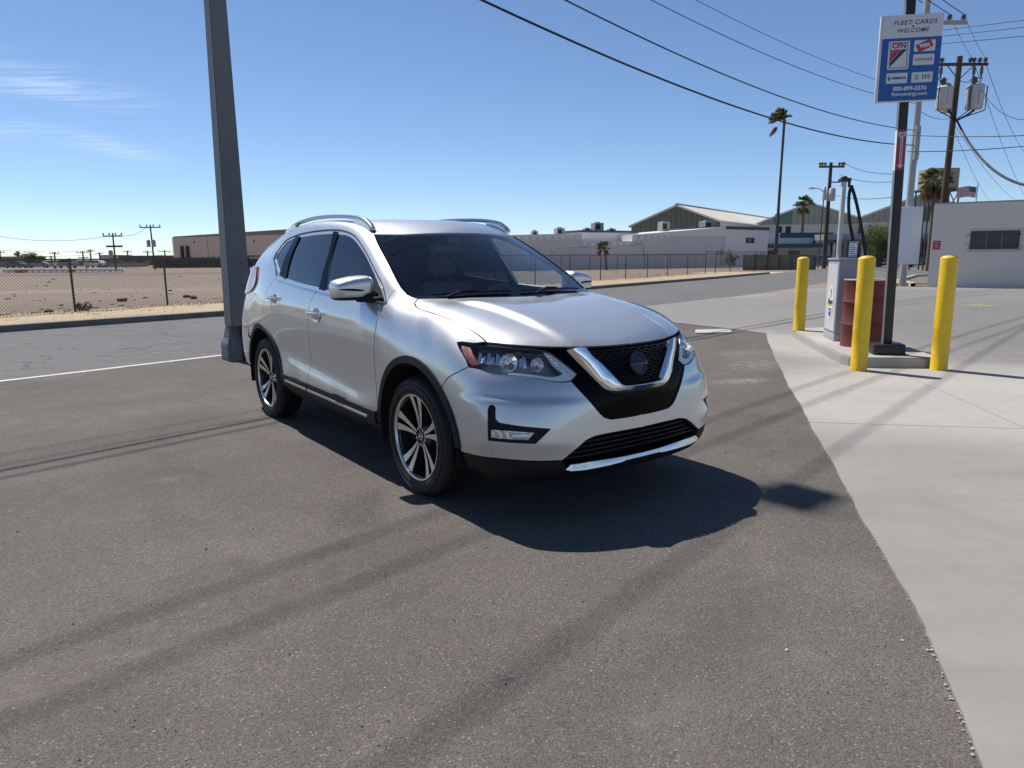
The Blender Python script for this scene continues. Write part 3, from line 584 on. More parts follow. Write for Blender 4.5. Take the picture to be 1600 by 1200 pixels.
# --- brick building on the right: every block a piece
bk = thing('brick_building', 'tan concrete block building with a barred window behind the right bollard', 'building', (18.13, 31.04, 0), math.radians(-31.5))
LW, HW = 9.5, 3.52
MB().box((0, .0025, 0), (LW, .30, HW - .02)).box((0, .06, 0), (.24, 7, HW - .02)).build('wall_core', M_MORTAR, bk)
MB().box((.3, .3, 3.1), (LW, 7, 3.25)).build('roof', M_AC, bk)
wx0, wx1, wz0, wz1 = 1.40, 3.10, 1.62, 2.36
blk = []
for i in range(3): blk.append(MB().bbox((.0015, 0, .0015), (.3985, .08, .1745), .003).mesh('block', M_BLOCK))
half = MB().bbox((.0015, 0, .0015), (.1985, .08, .1745), .003).mesh('block', M_BLOCK)
rows = 20; cnt = 0
far_blocks = MB()
for r_ in range(rows):
    z = r_ * .176; x = 0.0 if r_ % 2 == 0 else .2
    if r_ % 2: link('block', half, bk, (0, random.uniform(-.003, 0), z))
    while x < LW - .3:
        if not (x + .4 > wx0 and x < wx1 and z + .176 > wz0 - .02 and z < wz1):
            if x < 5.0: link('block', blk[0], bk, (x, random.uniform(-.003, 0), z)); cnt += 1
            else: far_blocks.box((x + .0025, 0, z + .0025), (x + .3975, .08, z + .1735))
        x += .4
o = far_blocks.build('block_field', M_BLOCK, bk); o['kind'] = 'stuff'
side = MB()
for r_ in range(rows):
    y = .1
    while y < 6.6: side.box((-.02, y + .004, r_ * .176 + .004), (.02, y + .396, r_ * .176 + .172)); y += .4
o = side.build('block_field', M_BLOCK, bk); o['kind'] = 'stuff'
MB().box((-.03, -.02, HW), (LW, .34, HW + .05)).box((-.03, .34, HW), (.28, 7, HW + .05)).build('coping', mat('coping_tan', (.36, .32, .29), .8), bk)
mb = MB(); mb.box((wx0, -.004, wz0), (wx1, .002, wz1)); wn = mb.build('window', mat('frame_dark', (.05, .05, .052), .5), bk)
for k in range(3): MB().box((wx0 + .05 + k * .55, -.010, wz0 + .05), (wx0 + .53 + k * .55, -.005, wz1 - .05)).build('pane', M_GLASSF, wn)
for k in range(2): MB().box((wx0 + .55 + k * .55, -.012, wz0), (wx0 + .575 + k * .55, .004, wz1)).build('mullion', mat('mullion_grey', (.3, .3, .31), .5), wn)
for z in (.14, .57): MB().cyl((wx0 - .07, -.06, wz0 + z), (wx1 + .07, -.06, wz0 + z), .011, n=6).build('window_bar', M_FENCE, wn)
for k in range(11): MB().cyl((wx0 + .03 + k * .163, -.05, wz0 - .02), (wx0 + .03 + k * .163, -.05, wz1 + .02), .008, n=6).build('window_bar', M_FENCE, wn)
MB().bbox((wx0 - .06, -.07, wz0 - .10), (wx1 + .06, .06, wz0 - .005), .01).build('sill', mat('sill_pale', (.45, .42, .38), .8), bk)
rs = MB().bbox((.06, -.018, 1.62), (.34, -.004, 1.98), .006).build('notice', mat('notice_red', (.38, .03, .04), .5), bk)
for k, (z, w) in enumerate(((1.90, .16), (1.84, .10), (1.775, .18), (1.70, .12))): MB().box((.20 - w / 2, -.0215, z), (.20 + w / 2, -.0185, z + .018)).build('notice_print', mat('notice_white', (.6, .55, .55), .5) if k == 0 else MATS['notice_white'], rs)
MB().box((.62, -.03, .42), (.72, .0, .47)).build('pipe_stub', mat('stain_rust', (.22, .12, .06), .9), bk)
MB().bbox((3.55, -.28, 0), (3.85, -.02, .09), .01).cyl((3.72, -.15, .05), (3.72, -.15, 1.0), .05).build('downpipe_foot', M_DARK, bk)
# --- blank white panel on the steel pole, gravel yard
wp = thing('blank_board', 'tall blank white panel behind the black sign post', 'board', (17.25, 32.15, .98), -.12)
MB().bbox((0, -.06, 0), (.95, .06, 2.52), .01).build('face', mat('panel_white', (.60, .66, .72), .5), wp); MB().box((.1, .06, .5), (.2, .2, .6)).box((.1, .06, 1.9), (.2, .2, 2.0)).build('bracket', M_FENCE, wp)
# --- utility poles
M_PWOOD = mat('pole_wood', (.080, .052, .036), .9, var=.3, vscale=2, bump=.4, bscale=20, stretch=(1, 1, .1))
M_INS = mat('insulator', (.10, .085, .08), .35); M_CAN = mat('transformer_can', (.46, .47, .48), .45, var=.08, vscale=3)
M_CABLE = mat('black_cable', (.010, .010, .012), .7)
def insul(mb, p, s=1): mb.lathe([(0, 0), (.03 * s, 0), (.03 * s, .04 * s), (.07 * s, .05 * s), (.07 * s, .07 * s), (.04 * s, .09 * s), (.065 * s, .11 * s), (.065 * s, .13 * s), (.03 * s, .16 * s), (0, .17 * s)], 10, TR(*p))
# steel pole beside the sign
SP = Vector((17.72, 32.3, 0))
spo = thing('steel_pole', 'pale grey steel utility pole rising just right of the black sign post', 'utility pole', SP)
MB().cyl((0, 0, 0), (0, 0, 12.9), .16, .12, 16).build('mast', M_PSTEEL, spo, 50)
arm = MB(); arm.box((-.3, -.06, 11.05), (1.75, .06, 11.2)); arm.build('crossarm', M_PSTEEL, spo)
for x in (1.0, 1.6):
    mb = MB(); insul(mb, (x, 0, 11.2), 1.6); mb.build('insulator', M_INS, spo)
MB().box((-.1, -.22, 5.5), (.1, -.12, 6.9)).build('bracket', M_PSTEEL, spo)
# wooden pole with three transformers
wt = at(1509, 88, 40); wl2 = at(1478, 315, 40)
wp2 = thing('utility_pole', 'brown wooden utility pole with three grey transformers behind the brick building', 'utility pole', (wl2.x - .17, 40, 0))
HT = wt.z; MB().cyl((0, 0, 0), (.16, 0, HT), .19, .14, 14).build('mast', M_PWOOD, wp2, 50)
za = zat(1512, 100, 40) - .05; MB().bbox((-1.30, -.20, za - .07), (1.5, -.08, za + .07), .01, TR(.1, 0, 0)).build('crossarm', M_PWOOD, wp2)
mb = MB(); mb.cyl((-.6, -.2, za - .05), (.1, -.12, za - .75), .025); mb.cyl((.85, -.2, za - .05), (.15, -.12, za - .75), .025); mb.build('brace', M_FENCE, wp2)
for x in (-1.05, -.85, .65, .85, 1.15, 1.45):
    mb = MB(); insul(mb, (x, -.14, za + .07), 1.7); mb.build('insulator', M_INS, wp2)
for x in (-.9, .85, 1.25):
    mb = MB(); mb.cyl((x, -.24, za - .05), (x - .05, -.28, za - .75), .05); mb.cyl((x - .02, -.25, za - .2), (x - .02, -.25, za - .5), .08); mb.build('fuse_cutout', M_INS, wp2)
ztop = zat(1490, 138, 40); zbot = zat(1490, 172, 40)
for x, y, k in ((-.62, -.25, 1.0), (.12, .58, .95), (1.02, -.25, 1.05)):
    mb = MB(); h = (ztop - zbot) * k; r = .43 * k
    mb.lathe([(0, 0), (r * .9, 0), (r * .92, .04), (r * .92, h * .92), (r, h * .93), (r, h * .97), (r * .8, h + .05), (0, h + .08)], 22, TR(x, y, zbot)); cn = mb.build('transformer', M_CAN, wp2, 40)
    mb = MB(); insul(mb, (x - .12, y, zbot + h + .04), 2.6); mb.build('bushing', M_INS, cn, 40)
    mb = MB(); mb.box((x - .05, y - r - .03, zbot + h * .15), (x + .05, y - r + .03, zbot + h * .85)); mb.build('lug_plate', M_CAN, cn)
def catw(a, b, sag, n=14): return [a.lerp(b, k / n) - Vector((0, 0, 4 * sag * (k / n) * (1 - k / n))) for k in range(n + 1)]
mb = MB()
for s in ((-1.05, -.62), (.85, .0), (1.3, 1.02)): mb.tube(catw(Vector((s[0], -.28, za - .7)), Vector((s[1] - .12, -.35, ztop + .5)), .25), .018, 5)
for x in (-1.05, -.2, .62, 1.48): mb.tube([Vector((x, -.5, ztop)), Vector((x - .05, -.55, (ztop + zbot) / 2)), Vector((x, -.5, zbot - .1)), Vector((.1, -.25, zbot - .55))], .03, 5)
mb.tube([Vector((-.5, -.5, zbot - .1)), Vector((-.2, -.45, zbot - .35)), Vector((.05, -.25, zbot - .6))], .06, 6); mb.tube([Vector((.9, -.5, zbot - .1)), Vector((.5, -.45, zbot - .4)), Vector((.1, -.25, zbot - .6))], .06, 6); mb.build('jumper_wire', M_CABLE, wp2)
# pole with street lamp
u2 = at(1290, 418, 78); u2t = zat(1297, 254, 78)
up = thing('utility_pole', 'dark wooden utility pole with a street lamp arm and one transformer across the road', 'utility pole', (u2.x - .2, 78, 0))
MB().cyl((0, 0, 0), (0, 0, u2t), .24, .17, 12).build('mast', M_PWOOD, up, 50)
MB().box((-1.35, -.3, u2t - .55), (1.35, -.16, u2t - .35)).box((-.2, -.3, u2t - 2.1), (1.0, -.16, u2t - 1.98)).build('crossarm', M_PWOOD, up)
for x in (-1.25, -1.0, -.7, .8, 1.1, 1.3):
    mb = MB(); insul(mb, (x, -.23, u2t - .35), 2.2); mb.build('insulator', M_INS, up)
mb = MB(); mb.lathe([(0, 0), (.33, 0), (.33, 1.2), (.25, 1.32), (0, 1.35)], 16, TR(.12, -.5, u2t - 4.0)); mb.build('transformer', M_CAN, up, 40)
mb = MB(); mb.lathe([(0, 0), (.22, 0), (.22, .9), (.1, 1.4), (0, 1.5)], 14, TR(-.6, -.3, u2t - 3.9)); mb.build('arrester', M_CAN, up, 40)
mb = MB(); mb.tube([(0, -.2, u2t - 3.9), (-.6, -.4, u2t - 3.1), (-1.3, -.6, u2t - 2.75), (-2.0, -.8, u2t - 2.68)], .045, 6); mb.build('lamp_arm', M_PSTEEL, up); mb = MB(); mb.bbox((-2.55, -.95, u2t - 2.80), (-1.95, -.68, u2t - 2.60), .06); mb.build('lamp_head', mat('lamp_glass', (.6, .6, .58), .4), up, 50)
MB().cyl((-.75, -.25, 0), (-.62, -.25, u2t - 3.0), .07, .06, 8).build('riser', M_FENCE, up)
# distant poles on the left
def fpole(px, ytop, ybase, Y, label, arm=2.4, tr=0, second=False):
    p = at(px, ybase, Y); z = zat(px, ytop, Y); s = Y / 150
    o = thing('utility_pole', label, 'utility pole', (p.x, Y, 0)); lean = random.uniform(-.02, .015) * z
    MB().cyl((lean, 0, -.1), (0, 0, z), .14 * s + .04, .11 * s + .02, 8).build('mast', M_PWOOD, o, 50)
    MB().box((-arm / 2, -.12, z - .50), (arm / 2, .0, z - .33)).build('crossarm', M_PWOOD, o)
    if second: MB().box((-arm / 2.6, -.15, z - 1.9), (arm / 2.2, .0, z - 1.65)).build('crossarm', M_PWOOD, o)
    for x in np.linspace(-arm / 2.1, arm / 2.1, 4): MB().cyl((x, -.1, z - .3), (x, -.1, z), .09).build('insulator', M_INS, o)
    for k in range(tr): MB().lathe([(0, 0), (.27, 0), (.27, .95), (.15, 1.1), (0, 1.1)], 12, TR((-.42, .40, 0)[k], -.2, z - 3.4)).build('transformer', M_AC, o, 40)
    return Vector((p.x, Y, z))
FPs = [fpole(182, 364, 423, 98, 'slim leaning utility pole left of the tallest one beyond the dirt field', 2.6, 1, True), fpole(241, 351, 419, 112, 'tallest dark utility pole with two transformers before the beige warehouse', 3.2, 2)]
for px, yt, Y, lab, arm_ in ((2, 392, 190, 'short pole at the left edge of the horizon', 2.4), (87, 394, 210, 'small T shaped pole on the left horizon', 2.6), (131, 392.5, 200, 'double armed pole on the horizon right of the small T pole', 3.4), (143, 390, 190, 'thin pole with a crossarm just right of the double armed pole', 1.6), (157, 394.5, 230, 'faint short pole above the white hut', 2.2), (201, 391.5, 220, 'plain T pole between the slim and tall utility poles', 2.6), (232, 392, 230, 'small pole just left of the tallest pole foot', 2.6), (259, 391, 220, 'twin armed pole right of the tallest pole', 3.6), (54, 400, 260, 'tiny far pole behind the round bush', 2), (81, 400, 250, 'tiny cross shaped pole left of the small T pole', 2)):
    fpole(px, yt, 412, Y, lab, arm_, 0, arm_ > 3)
# --- cables
def cable(label, pts, r, name='cable', group=None, n=6):
    mb = MB(); mb.tube(pts, r, n); o = mb.build(name, M_CABLE, None, 60); tag(o, label, 'cable', group); return o
SPx = SP
def span(a, b, sag, n=40): return catw(Vector(a), Vector(b), sag, n)
def thru(P, zP, dirang, pole, zpole, back, sag=.0):
    """cable from the steel pole through a measured point and on over the camera's left shoulder"""
    a = Vector((pole[0], pole[1], zpole)); m = Vector((P[0], P[1], zP)); d = (Vector((m.x, m.y)) - Vector((a.x, a.y))); L = d.length; d /= L
    tot = L + back; pts = []
    # parabola through pole, measured point, with given extra sag
    k = sag
    s0 = (zP - zpole) / L - k * L
    for i in range(61):
        s = tot * i / 60; pts.append(Vector((a.x + d.x * s, a.y + d.y * s, zpole + s0 * s + k * s * s)))
    return pts
cable('thickest black cable sagging across the sky from the top centre to the steel pole', thru((-.47, 13.7), 5.95, 0, SP, at(1402, 227, 32.3).z, 26, .0035), .022)
cable('second black cable across the sky above the thickest one', thru((1.0, 15.6), 6.65, 0, SP, at(1402, 204, 32.3).z, 28, .0035), .016)
cable('third thinner cable across the sky reaching the lower part of the card sign', thru((2.95, 18.7), 7.85, 0, SP, at(1404, 163, 32.3).z, 28, .0035), .010)
cable('topmost thin cable of the four crossing the sky left of the card sign', thru((4.9, 21.3), 8.6, 0, SP, at(1406, 145, 32.3).z, 28, .0035), .008)
OUT = [(1.0, 'A', (-.36, 3.78)), (1.6, 'B', (-.2, 3.37)), (-.2, 'C', (1.46, 3.85))]
for dx, k, s in OUT:
    z0 = 12.6; p = (s[0] - z0 * .613 * .695, s[1] + z0 * .613 * .72)
    lab = {'A': 'thin wire running up to the crossarm tip right of the card sign', 'B': 'outermost thin wire at the crossarm right of the card sign', 'C': 'thin wire meeting the card sign at its top left corner'}[k]
    cable(lab, thru(p, z0, 0, (SP.x + dx, SP.y), 11.45 if dx > 0 else 11.9, 22, .0018), .016)
    # beyond the pole, on to the wooden pole
    cable({'A': 'wire from the crossarm to the left side of the wooden transformer pole', 'B': 'wire from the crossarm tip to the right side of the wooden transformer pole', 'C': 'lower wire from the steel pole to the wooden transformer pole'}[k], span((SP.x + dx, SP.y, 11.45 if dx > 0 else 10.2), (wp2.location.x + {'A': .75, 'B': 1.45, 'C': -.95}[k], 39.86, za + .3), .12), .010)
# to the right of the steel pole
for i, (y0, y1, r, lab) in enumerate(((52, 27, .012, 'uppermost of three wires leaving the card sign to the right'), (61, 38, .012, 'middle of three wires leaving the card sign to the right'), (72, 52, .012, 'lowest of three wires leaving the card sign to the right'), (211, 197, .018, 'black cable leaving the steel pole to the right above its twin'), (237, 214, .018, 'black cable leaving the steel pole to the right, lower of the pair'))):
    a = at(1425 if i < 3 else 1418, y0, 32.3); b0 = at(1600, y1, 27); d = b0 - a; cable(lab, span(a, a + d * 2.6, .35 if i > 2 else .1), r)
wA = Vector((wp2.location.x, 40, 0))
def wtip(x, z): return Vector((wp2.location.x + x, 39.8, z))
for x, z, px, py, Y, r, lab in ((.2, zbot - .55, 1600, 274, 30, .055, 'heavy black service cable dropping to the right from the transformer pole'), (1.45, za, 1600, 232, 60, .014, 'wire falling steeply to the right from the transformer crossarm end'), (.85, za, 1600, 300, 70, .014, 'wire falling to the right between transformer and crossarm'), (1.3, ztop, 1600, 178, 30, .014, 'wire leaving the right transformer gently upwards'), (.2, zbot - .9, 1585, 308, 75, .012, 'lower wire falling away from the transformer pole to the far right'), (.2, zbot - 1.2, 1548, 312, 80, .012, 'lowest wire falling away behind the brick roof near the flag')):
    a = wtip(x, z); b = at(px, py, Y); cable(lab, span(a, a + (b - a) * 1.15, .8 if r > .03 else .5), r)
cable('wire between the steel pole and the transformer pole below the transformers', span((SP.x, SP.y, at(1430, 171, 32.3).z), (wA.x, 40, zbot - .4), .2), .012)
cable('hanging dark wire from the steel pole towards the far gable', span(at(1436, 240, 33), at(1421, 305, 60), -.1), .012)
cable('thin wire from the street lamp pole to the sign post, upper', span((up.location.x + 1.2, 77.8, u2t), at(1396, 272, 45), .3), .022); cable('thin wire from the street lamp pole to the sign post, middle', span((up.location.x + .9, 77.8, u2t - 1.2), at(1396, 284, 45), .3), .022); cable('thin wire from the street lamp pole to the sign post, lower', span((up.location.x, 77.8, u2t - 3.2), at(1396, 308, 45), .3), .022)
cable('high thin wire along the left horizon', span(at(-20, 366, 98), FPs[0] + Vector((0, 0, -.3)), .8), .025); cable('wire between the two tall poles on the left', span(FPs[0] + Vector((.8, 0, -.3)), FPs[1] + Vector((-.8, 0, -.5)), .5), .022)
cable('lower drooping wire between the two tall poles on the left', span(FPs[0] + Vector((.2, 0, -4.2)), FPs[1] + Vector((-.2, 0, -5.2)), .9), .022); cable('wire from the tallest left pole to the beige warehouse', span(FPs[1] + Vector((.3, 0, -4.6)), at(282, 381, 160), .8), .025)
for py0, py1, lab in ((389, 391, 'upper thin wire low on the left horizon'), (396, 397.5, 'lower thin wire low on the left horizon')): cable(lab, span(at(-20, py0, 190), at(150, py1, 190), .6), .035)
# --- trees
M_TRUNK = mat('palm_trunk', (.15, .115, .09), .95, var=.25, vscale=2, bump=.6, bscale=12, stretch=(1, 1, 3)); M_TRUNKD = mat('palm_trunk_dark', (.085, .07, .065), .95, var=.2, vscale=1)
M_FROND = [leafmat('frond_green', (.24, .28, .14)), leafmat('frond_dark', (.15, .18, .085)), leafmat('frond_dry', (.26, .19, .10))]
def palm(name, label, x, y, h, r0, r1, R, nf, dry=0, wind=(0, 0), lean=(0, 0), trunk=None, skirt=True, elmin=-.25):
    o = thing(name, label, 'palm tree', (x, y, 0)); mb = MB(); n = 14; pts = []; rad = []
    for i in range(n + 1):
        t = i / n; pts.append((lean[0] * t * t, lean[1] * t * t, -.1 + (h + .1) * t)); rad.append((r0 + (r1 - r0) * min(1, t * 1.6)) * random.uniform(.93, 1.07))
    mb.tube(pts, rad, 10); mb.build('trunk', trunk or M_TRUNK, o, 60); top = Vector((lean[0], lean[1], h))
    mb = MB()
    for f in range(nf + dry):
        isdry = f >= nf; az = 2 * PI * random.random(); el = random.uniform(elmin, 1.25) if not isdry else random.uniform(-1.25, -.5)
        d = Vector((math.cos(az) * math.cos(el), math.sin(az) * math.cos(el), math.sin(el))) + Vector((wind[0], wind[1], 0)) * (1 if not isdry else .4); d.normalize()
        stem = R * random.uniform(.35, .55); hub = top + d * stem + Vector((0, 0, -.12 * stem)); side = d.cross(Vector((0, 0, 1)))
        if side.length < .1: side = Vector((1, 0, 0))
        side.normalize(); upv = side.cross(d)
        mb.mi(2 if isdry else random.choice((0, 0, 1))); w = .025 * R
        mb.add([top - side * w, top + side * w, hub + side * w * .6, hub - side * w * .6], [(0, 1, 2, 3)])
        nb = 17
        for b_ in range(nb):
            a = (b_ / (nb - 1) - .5) * 2.3; L = R * random.uniform(.42, .62) * (1 - .25 * abs(a) / 1.2); e = (d * math.cos(a) + side * math.sin(a)).normalized(); bw_ = .015 * R
            mid = hub + e * L * .6 + upv * .03 * R; tip = hub + e * L + Vector((wind[0] * .15, wind[1] * .15, -.30 * L - (.25 * L if isdry else 0))); s2 = upv.cross(e).normalized() * bw_
            mb.mi(2 if isdry else random.choice((0, 0, 1, 1, 0)))
            mb.add([hub, mid + s2, tip, mid - s2], [(0, 1, 2), (0, 2, 3)])
    mb.build('crown', M_FROND, o)
    if skirt:
        mb = MB(); mb.lathe([(r1 * 1.1, -.9 * R * .35), (r1 * 1.5, -.55 * R * .35), (r1 * 1.4, -.1), (r1 * .8, .15)], 10, TR(*top)); mb.build('boot_collar', M_TRUNK, o, 60)
    return o
pt = at(1222, 168, 95); palm('tall_palm', 'very tall thin palm with wind swept fronds rising above the grey warehouse', 35.0, 95, pt.z - 1.5, .25, .15, 2.0, 30, 1, (-1.0, -.2), (.15, 0), M_TRUNKD, True, .0)
p = at(1256, 318, 118); palm('palm_tree', 'middle palm with a small spiky crown before the grey warehouse gable', p.x, 118, p.z, .3, .24, 1.75, 26, 3)
p = at(1463, 283, 62); palm('palm_tree', 'shaggy palm with a brown skirt left of the transformer pole', p.x, 62, p.z, .24, .2, 1.5, 30, 22)
p = at(943, 386, 78); palm('palm_tree', 'small young palm beside the pale block wall above the car hood', 10.3, 77.6, p.z, .17, .14, .95, 26, 6, (-.2, 0), (-.25, 0))
def leafy(name, label, x, y, h, w, n, cols, cat='tree', stems=5, zc=.62, leaf=.12, base=0.0):
    o = thing(name, label, cat, (x, y, 0)); mb = MB(); tips = []
    for s in range(stems):
        a = 2 * PI * s / stems + random.random(); pts = [Vector((0, 0, -.05))]
        for k in range(1, 6): pts.append(Vector((math.cos(a) * w * .33 * (k / 5) ** 1.3 + random.gauss(0, .04 * w), math.sin(a) * w * .33 * (k / 5) ** 1.3 + random.gauss(0, .04 * w), h * .17 * k)))
        mb.tube(pts, [.05 * h / 3 * (1 - .15 * k) for k in range(6)], 6); tips += pts[2:]
        for q in range(4):
            b0 = random.choice(pts[2:]); e = b0 + Vector((random.gauss(0, .22 * w), random.gauss(0, .22 * w), random.uniform(.1, .32) * h)); mb.tube([b0, b0.lerp(e, .5) + Vector((0, 0, .05)), e], [.015 * h / 3, .01 * h / 3, .005], 5); tips.append(e)
    mb.build('trunk', M_TRUNK, o, 60); mb = MB(); cl = []
    for _ in range(46):
        t = random.choice(tips); cl.append((t + Vector((random.gauss(0, .16 * w), random.gauss(0, .16 * w), random.gauss(.05, .10) * h)), random.uniform(.10, .24) * w, random.randrange(3)))
    for _ in range(n):
        c, r, mi = random.choice(cl); d = Vector((random.gauss(0, 1), random.gauss(0, 1), random.gauss(0, .85))).normalized() * r * random.random() ** .45
        p = c + d
        if p.z < base: p.z = base + random.random() * .3
        u = Vector((random.gauss(0, 1), random.gauss(0, 1), random.gauss(0.4, 1))).normalized(); v = u.cross(Vector((random.gauss(0, 1), random.gauss(0, 1), random.gauss(0, 1)))).normalized(); L = leaf * random.uniform(.6, 1.5)
        mb.mi(mi if random.random() < .7 else random.randrange(3)); mb.add([p - u * L, p + v * L * .28, p + u * L, p - v * L * .28], [(0, 1, 2, 3)])
    mb.build('crown', cols, o); return o
LEAF = [leafmat('leaf_light', (.115, .15, .055)), leafmat('leaf_mid', (.075, .105, .04)), leafmat('leaf_deep', (.045, .068, .028))]
p = at(1371, 405, 84)
def feathery(name, label, x, y, h, w, n, cols):
    o = thing(name, label, 'tree', (x, y, 0)); mb = MB(); lf = MB()
    for s_ in range(26):
        a = 2 * PI * random.random(); sp = random.uniform(.15, 1); hh = h * random.uniform(.72, 1) * (1 - .25 * sp); pts = [Vector((random.gauss(0, .15), random.gauss(0, .15), -.05))]
        for k in range(1, 7):
            t = k / 6; pts.append(Vector((math.cos(a) * w * .5 * sp * t ** .8 + random.gauss(0, .06), math.sin(a) * w * .5 * sp * t ** .8 + random.gauss(0, .06), hh * t)))
        mb.tube(pts, [.07 * (1 - .14 * k) for k in range(7)], 5)
        for q in range(n // 26):
            t = .18 + .85 * random.random() ** .8; i = min(5, int(t * 6)); c = pts[i].lerp(pts[i + 1], min(1, t * 6 - i)); d = random.gauss(0, .30), random.gauss(0, .30), random.gauss(0, .24)
            c = c + Vector(d) * (.7 + .6 * t); c.z = max(c.z, .5); u = Vector((random.gauss(math.cos(a) * .5, .6), random.gauss(math.sin(a) * .5, .6), random.gauss(.7, .7))).normalized(); v = u.cross(Vector((random.gauss(0, 1), random.gauss(0, 1), random.gauss(0, 1)))).normalized(); L = random.uniform(.12, .30)
            lf.mi(random.choice((0, 0, 1, 1, 2))); lf.add([c - u * L, c + v * .035, c + u * L, c - v * .035], [(0, 1, 2, 3)])
    mb.build('trunk', M_TRUNK, o, 60); lf.build('crown', cols, o); return o
LFE = [leafmat('feather_light', (.17, .20, .085)), leafmat('feather_mid', (.115, .145, .058)), leafmat('feather_deep', (.06, .085, .035))]
feathery('desert_tree', 'bushy green desert tree behind the hose mast and sign post', p.x, 84, 5.6, 5.2, 9000, LFE)
leafy('bush', 'round dark green bush on the far left horizon', *at(52, 405, 175)[:2], 2.6, 4.0, 3000, LEAF, 'bush', leaf=.2)
p = at(1128, 421, 84); leafy('bush', 'dry grey bush against the pale block wall near its right end', p.x, 81, 1.5, 1.8, 900, [leafmat('dry_leaf', (.20, .16, .12)), M_TRUNK, LEAF[2]], 'bush', leaf=.12)
p = at(1186, 421, 78); leafy('bush', 'small scrubby bush by the screen fence', p.x, 78, 1.3, 2.2, 700, [MATS['dry_leaf'], LEAF[1], LEAF[2]], 'bush', leaf=.12)
p = gnd(131, 487); leafy('weed_clump', 'brown dry weed clump at the foot of the first left fence post', p.x, p.y, (.16), .3, 300, [MATS['dry_leaf'], M_TRUNK, MATS['straw']], 'weed', leaf=.05, stems=4)
# --- roof cabin on stilts, flag
p = at(1441, 303, 66); q = at(1489, 303, 66); zt, zb = zat(1460, 264, 66), zat(1460, 299, 66)
tk = thing('water_tank', 'pale tank box on a stilted steel frame behind the shaggy palm', 'tank', (p.x, 66, 0)); ww = q.x - p.x
MB().bbox((.1, -.9, zb + .15), (ww * .96, 1.1, zt), .04).build('box', mat('tank_tan', (.34, .30, .22), .8, var=.1), tk); MB().box((-.35, -1.1, zb), (ww + .35, 1.3, zb + .15)).build('platform', M_FENCE, tk)
for k in range(4):
    x = .1 + (ww - .2) * k / 3
    for y in (-1, 1.2):
        MB().cyl((x, y, 0), (x, y, zb), .07, n=6).build('leg', M_FENCE, tk)
mb = MB()
for k in range(3):
    x0, x1 = .1 + (ww - .2) * k / 3, .1 + (ww - .2) * (k + 1) / 3
    mb.cyl((x0, -1.05, zb - .1), (x1, -1.05, zb - 1.7), .045, n=5); mb.cyl((x1, -1.05, zb - .1), (x0, -1.05, zb - 1.7), .045, n=5)
mb.build('cross_brace', M_FENCE, tk)
p = at(1525, 315, 55); zt = zat(1525.5, 286, 55)
fl = thing('flag', 'american flag flying from a pale pole above the brick building roof', 'flag', (p.x, 55, 0))
MB().cyl((0, 0, 0), (0, 0, zt), .06, .045, 10).lathe([(0, .12), (.08, .06), (0, 0)], 10, TR(0, 0, zt)).build('flag_pole', mat('flagpole', (.6, .6, .6), .4), fl, 50)
fw, fh = 1.42, .78; M_FR, M_FWh, M_FB = mat('flag_red', (.42, .035, .05), .7), mat('flag_white', (.66, .65, .64), .7), mat('flag_blue', (.03, .045, .14), .7)
def fpos(u, v): return (-.06 - fw * u, .10 * math.sin(u * 8 + v * 1.5) * (.3 + u), zt - .28 - fh * v + .10 * u * math.sin(u * 5) + .06 * u)
mb = MB(); nu = 24
for s in range(13):
    mb.mi(s % 2)
    for k in range(nu):
        u0, u1 = k / nu, (k + 1) / nu; mb.mi(2 if (u1 <= .42 and s < 7) else s % 2); v0, v1 = s / 13, (s + 1) / 13
        mb.add([fpos(u0, v0), fpos(u1, v0), fpos(u1, v1), fpos(u0, v1)], [(0, 1, 2, 3)])
cth = mb.build('cloth', [M_FR, M_FWh, M_FB], fl, 80)
mb = MB()
for r_ in range(5):
    for k in range(6):
        u, v = .035 + k * .068, .05 + r_ * .105; a = Vector(fpos(u, v)) + Vector((0, -.012, 0)); mb.add([a + Vector((math.cos(t) * (.022 if j % 2 else .05) * .5, 0, math.sin(t) * (.022 if j % 2 else .05) * .5)) for j, t in enumerate(np.linspace(0, 2 * PI, 10, endpoint=False))], [tuple(range(10))])
mb.build('star', M_FWh, cth)
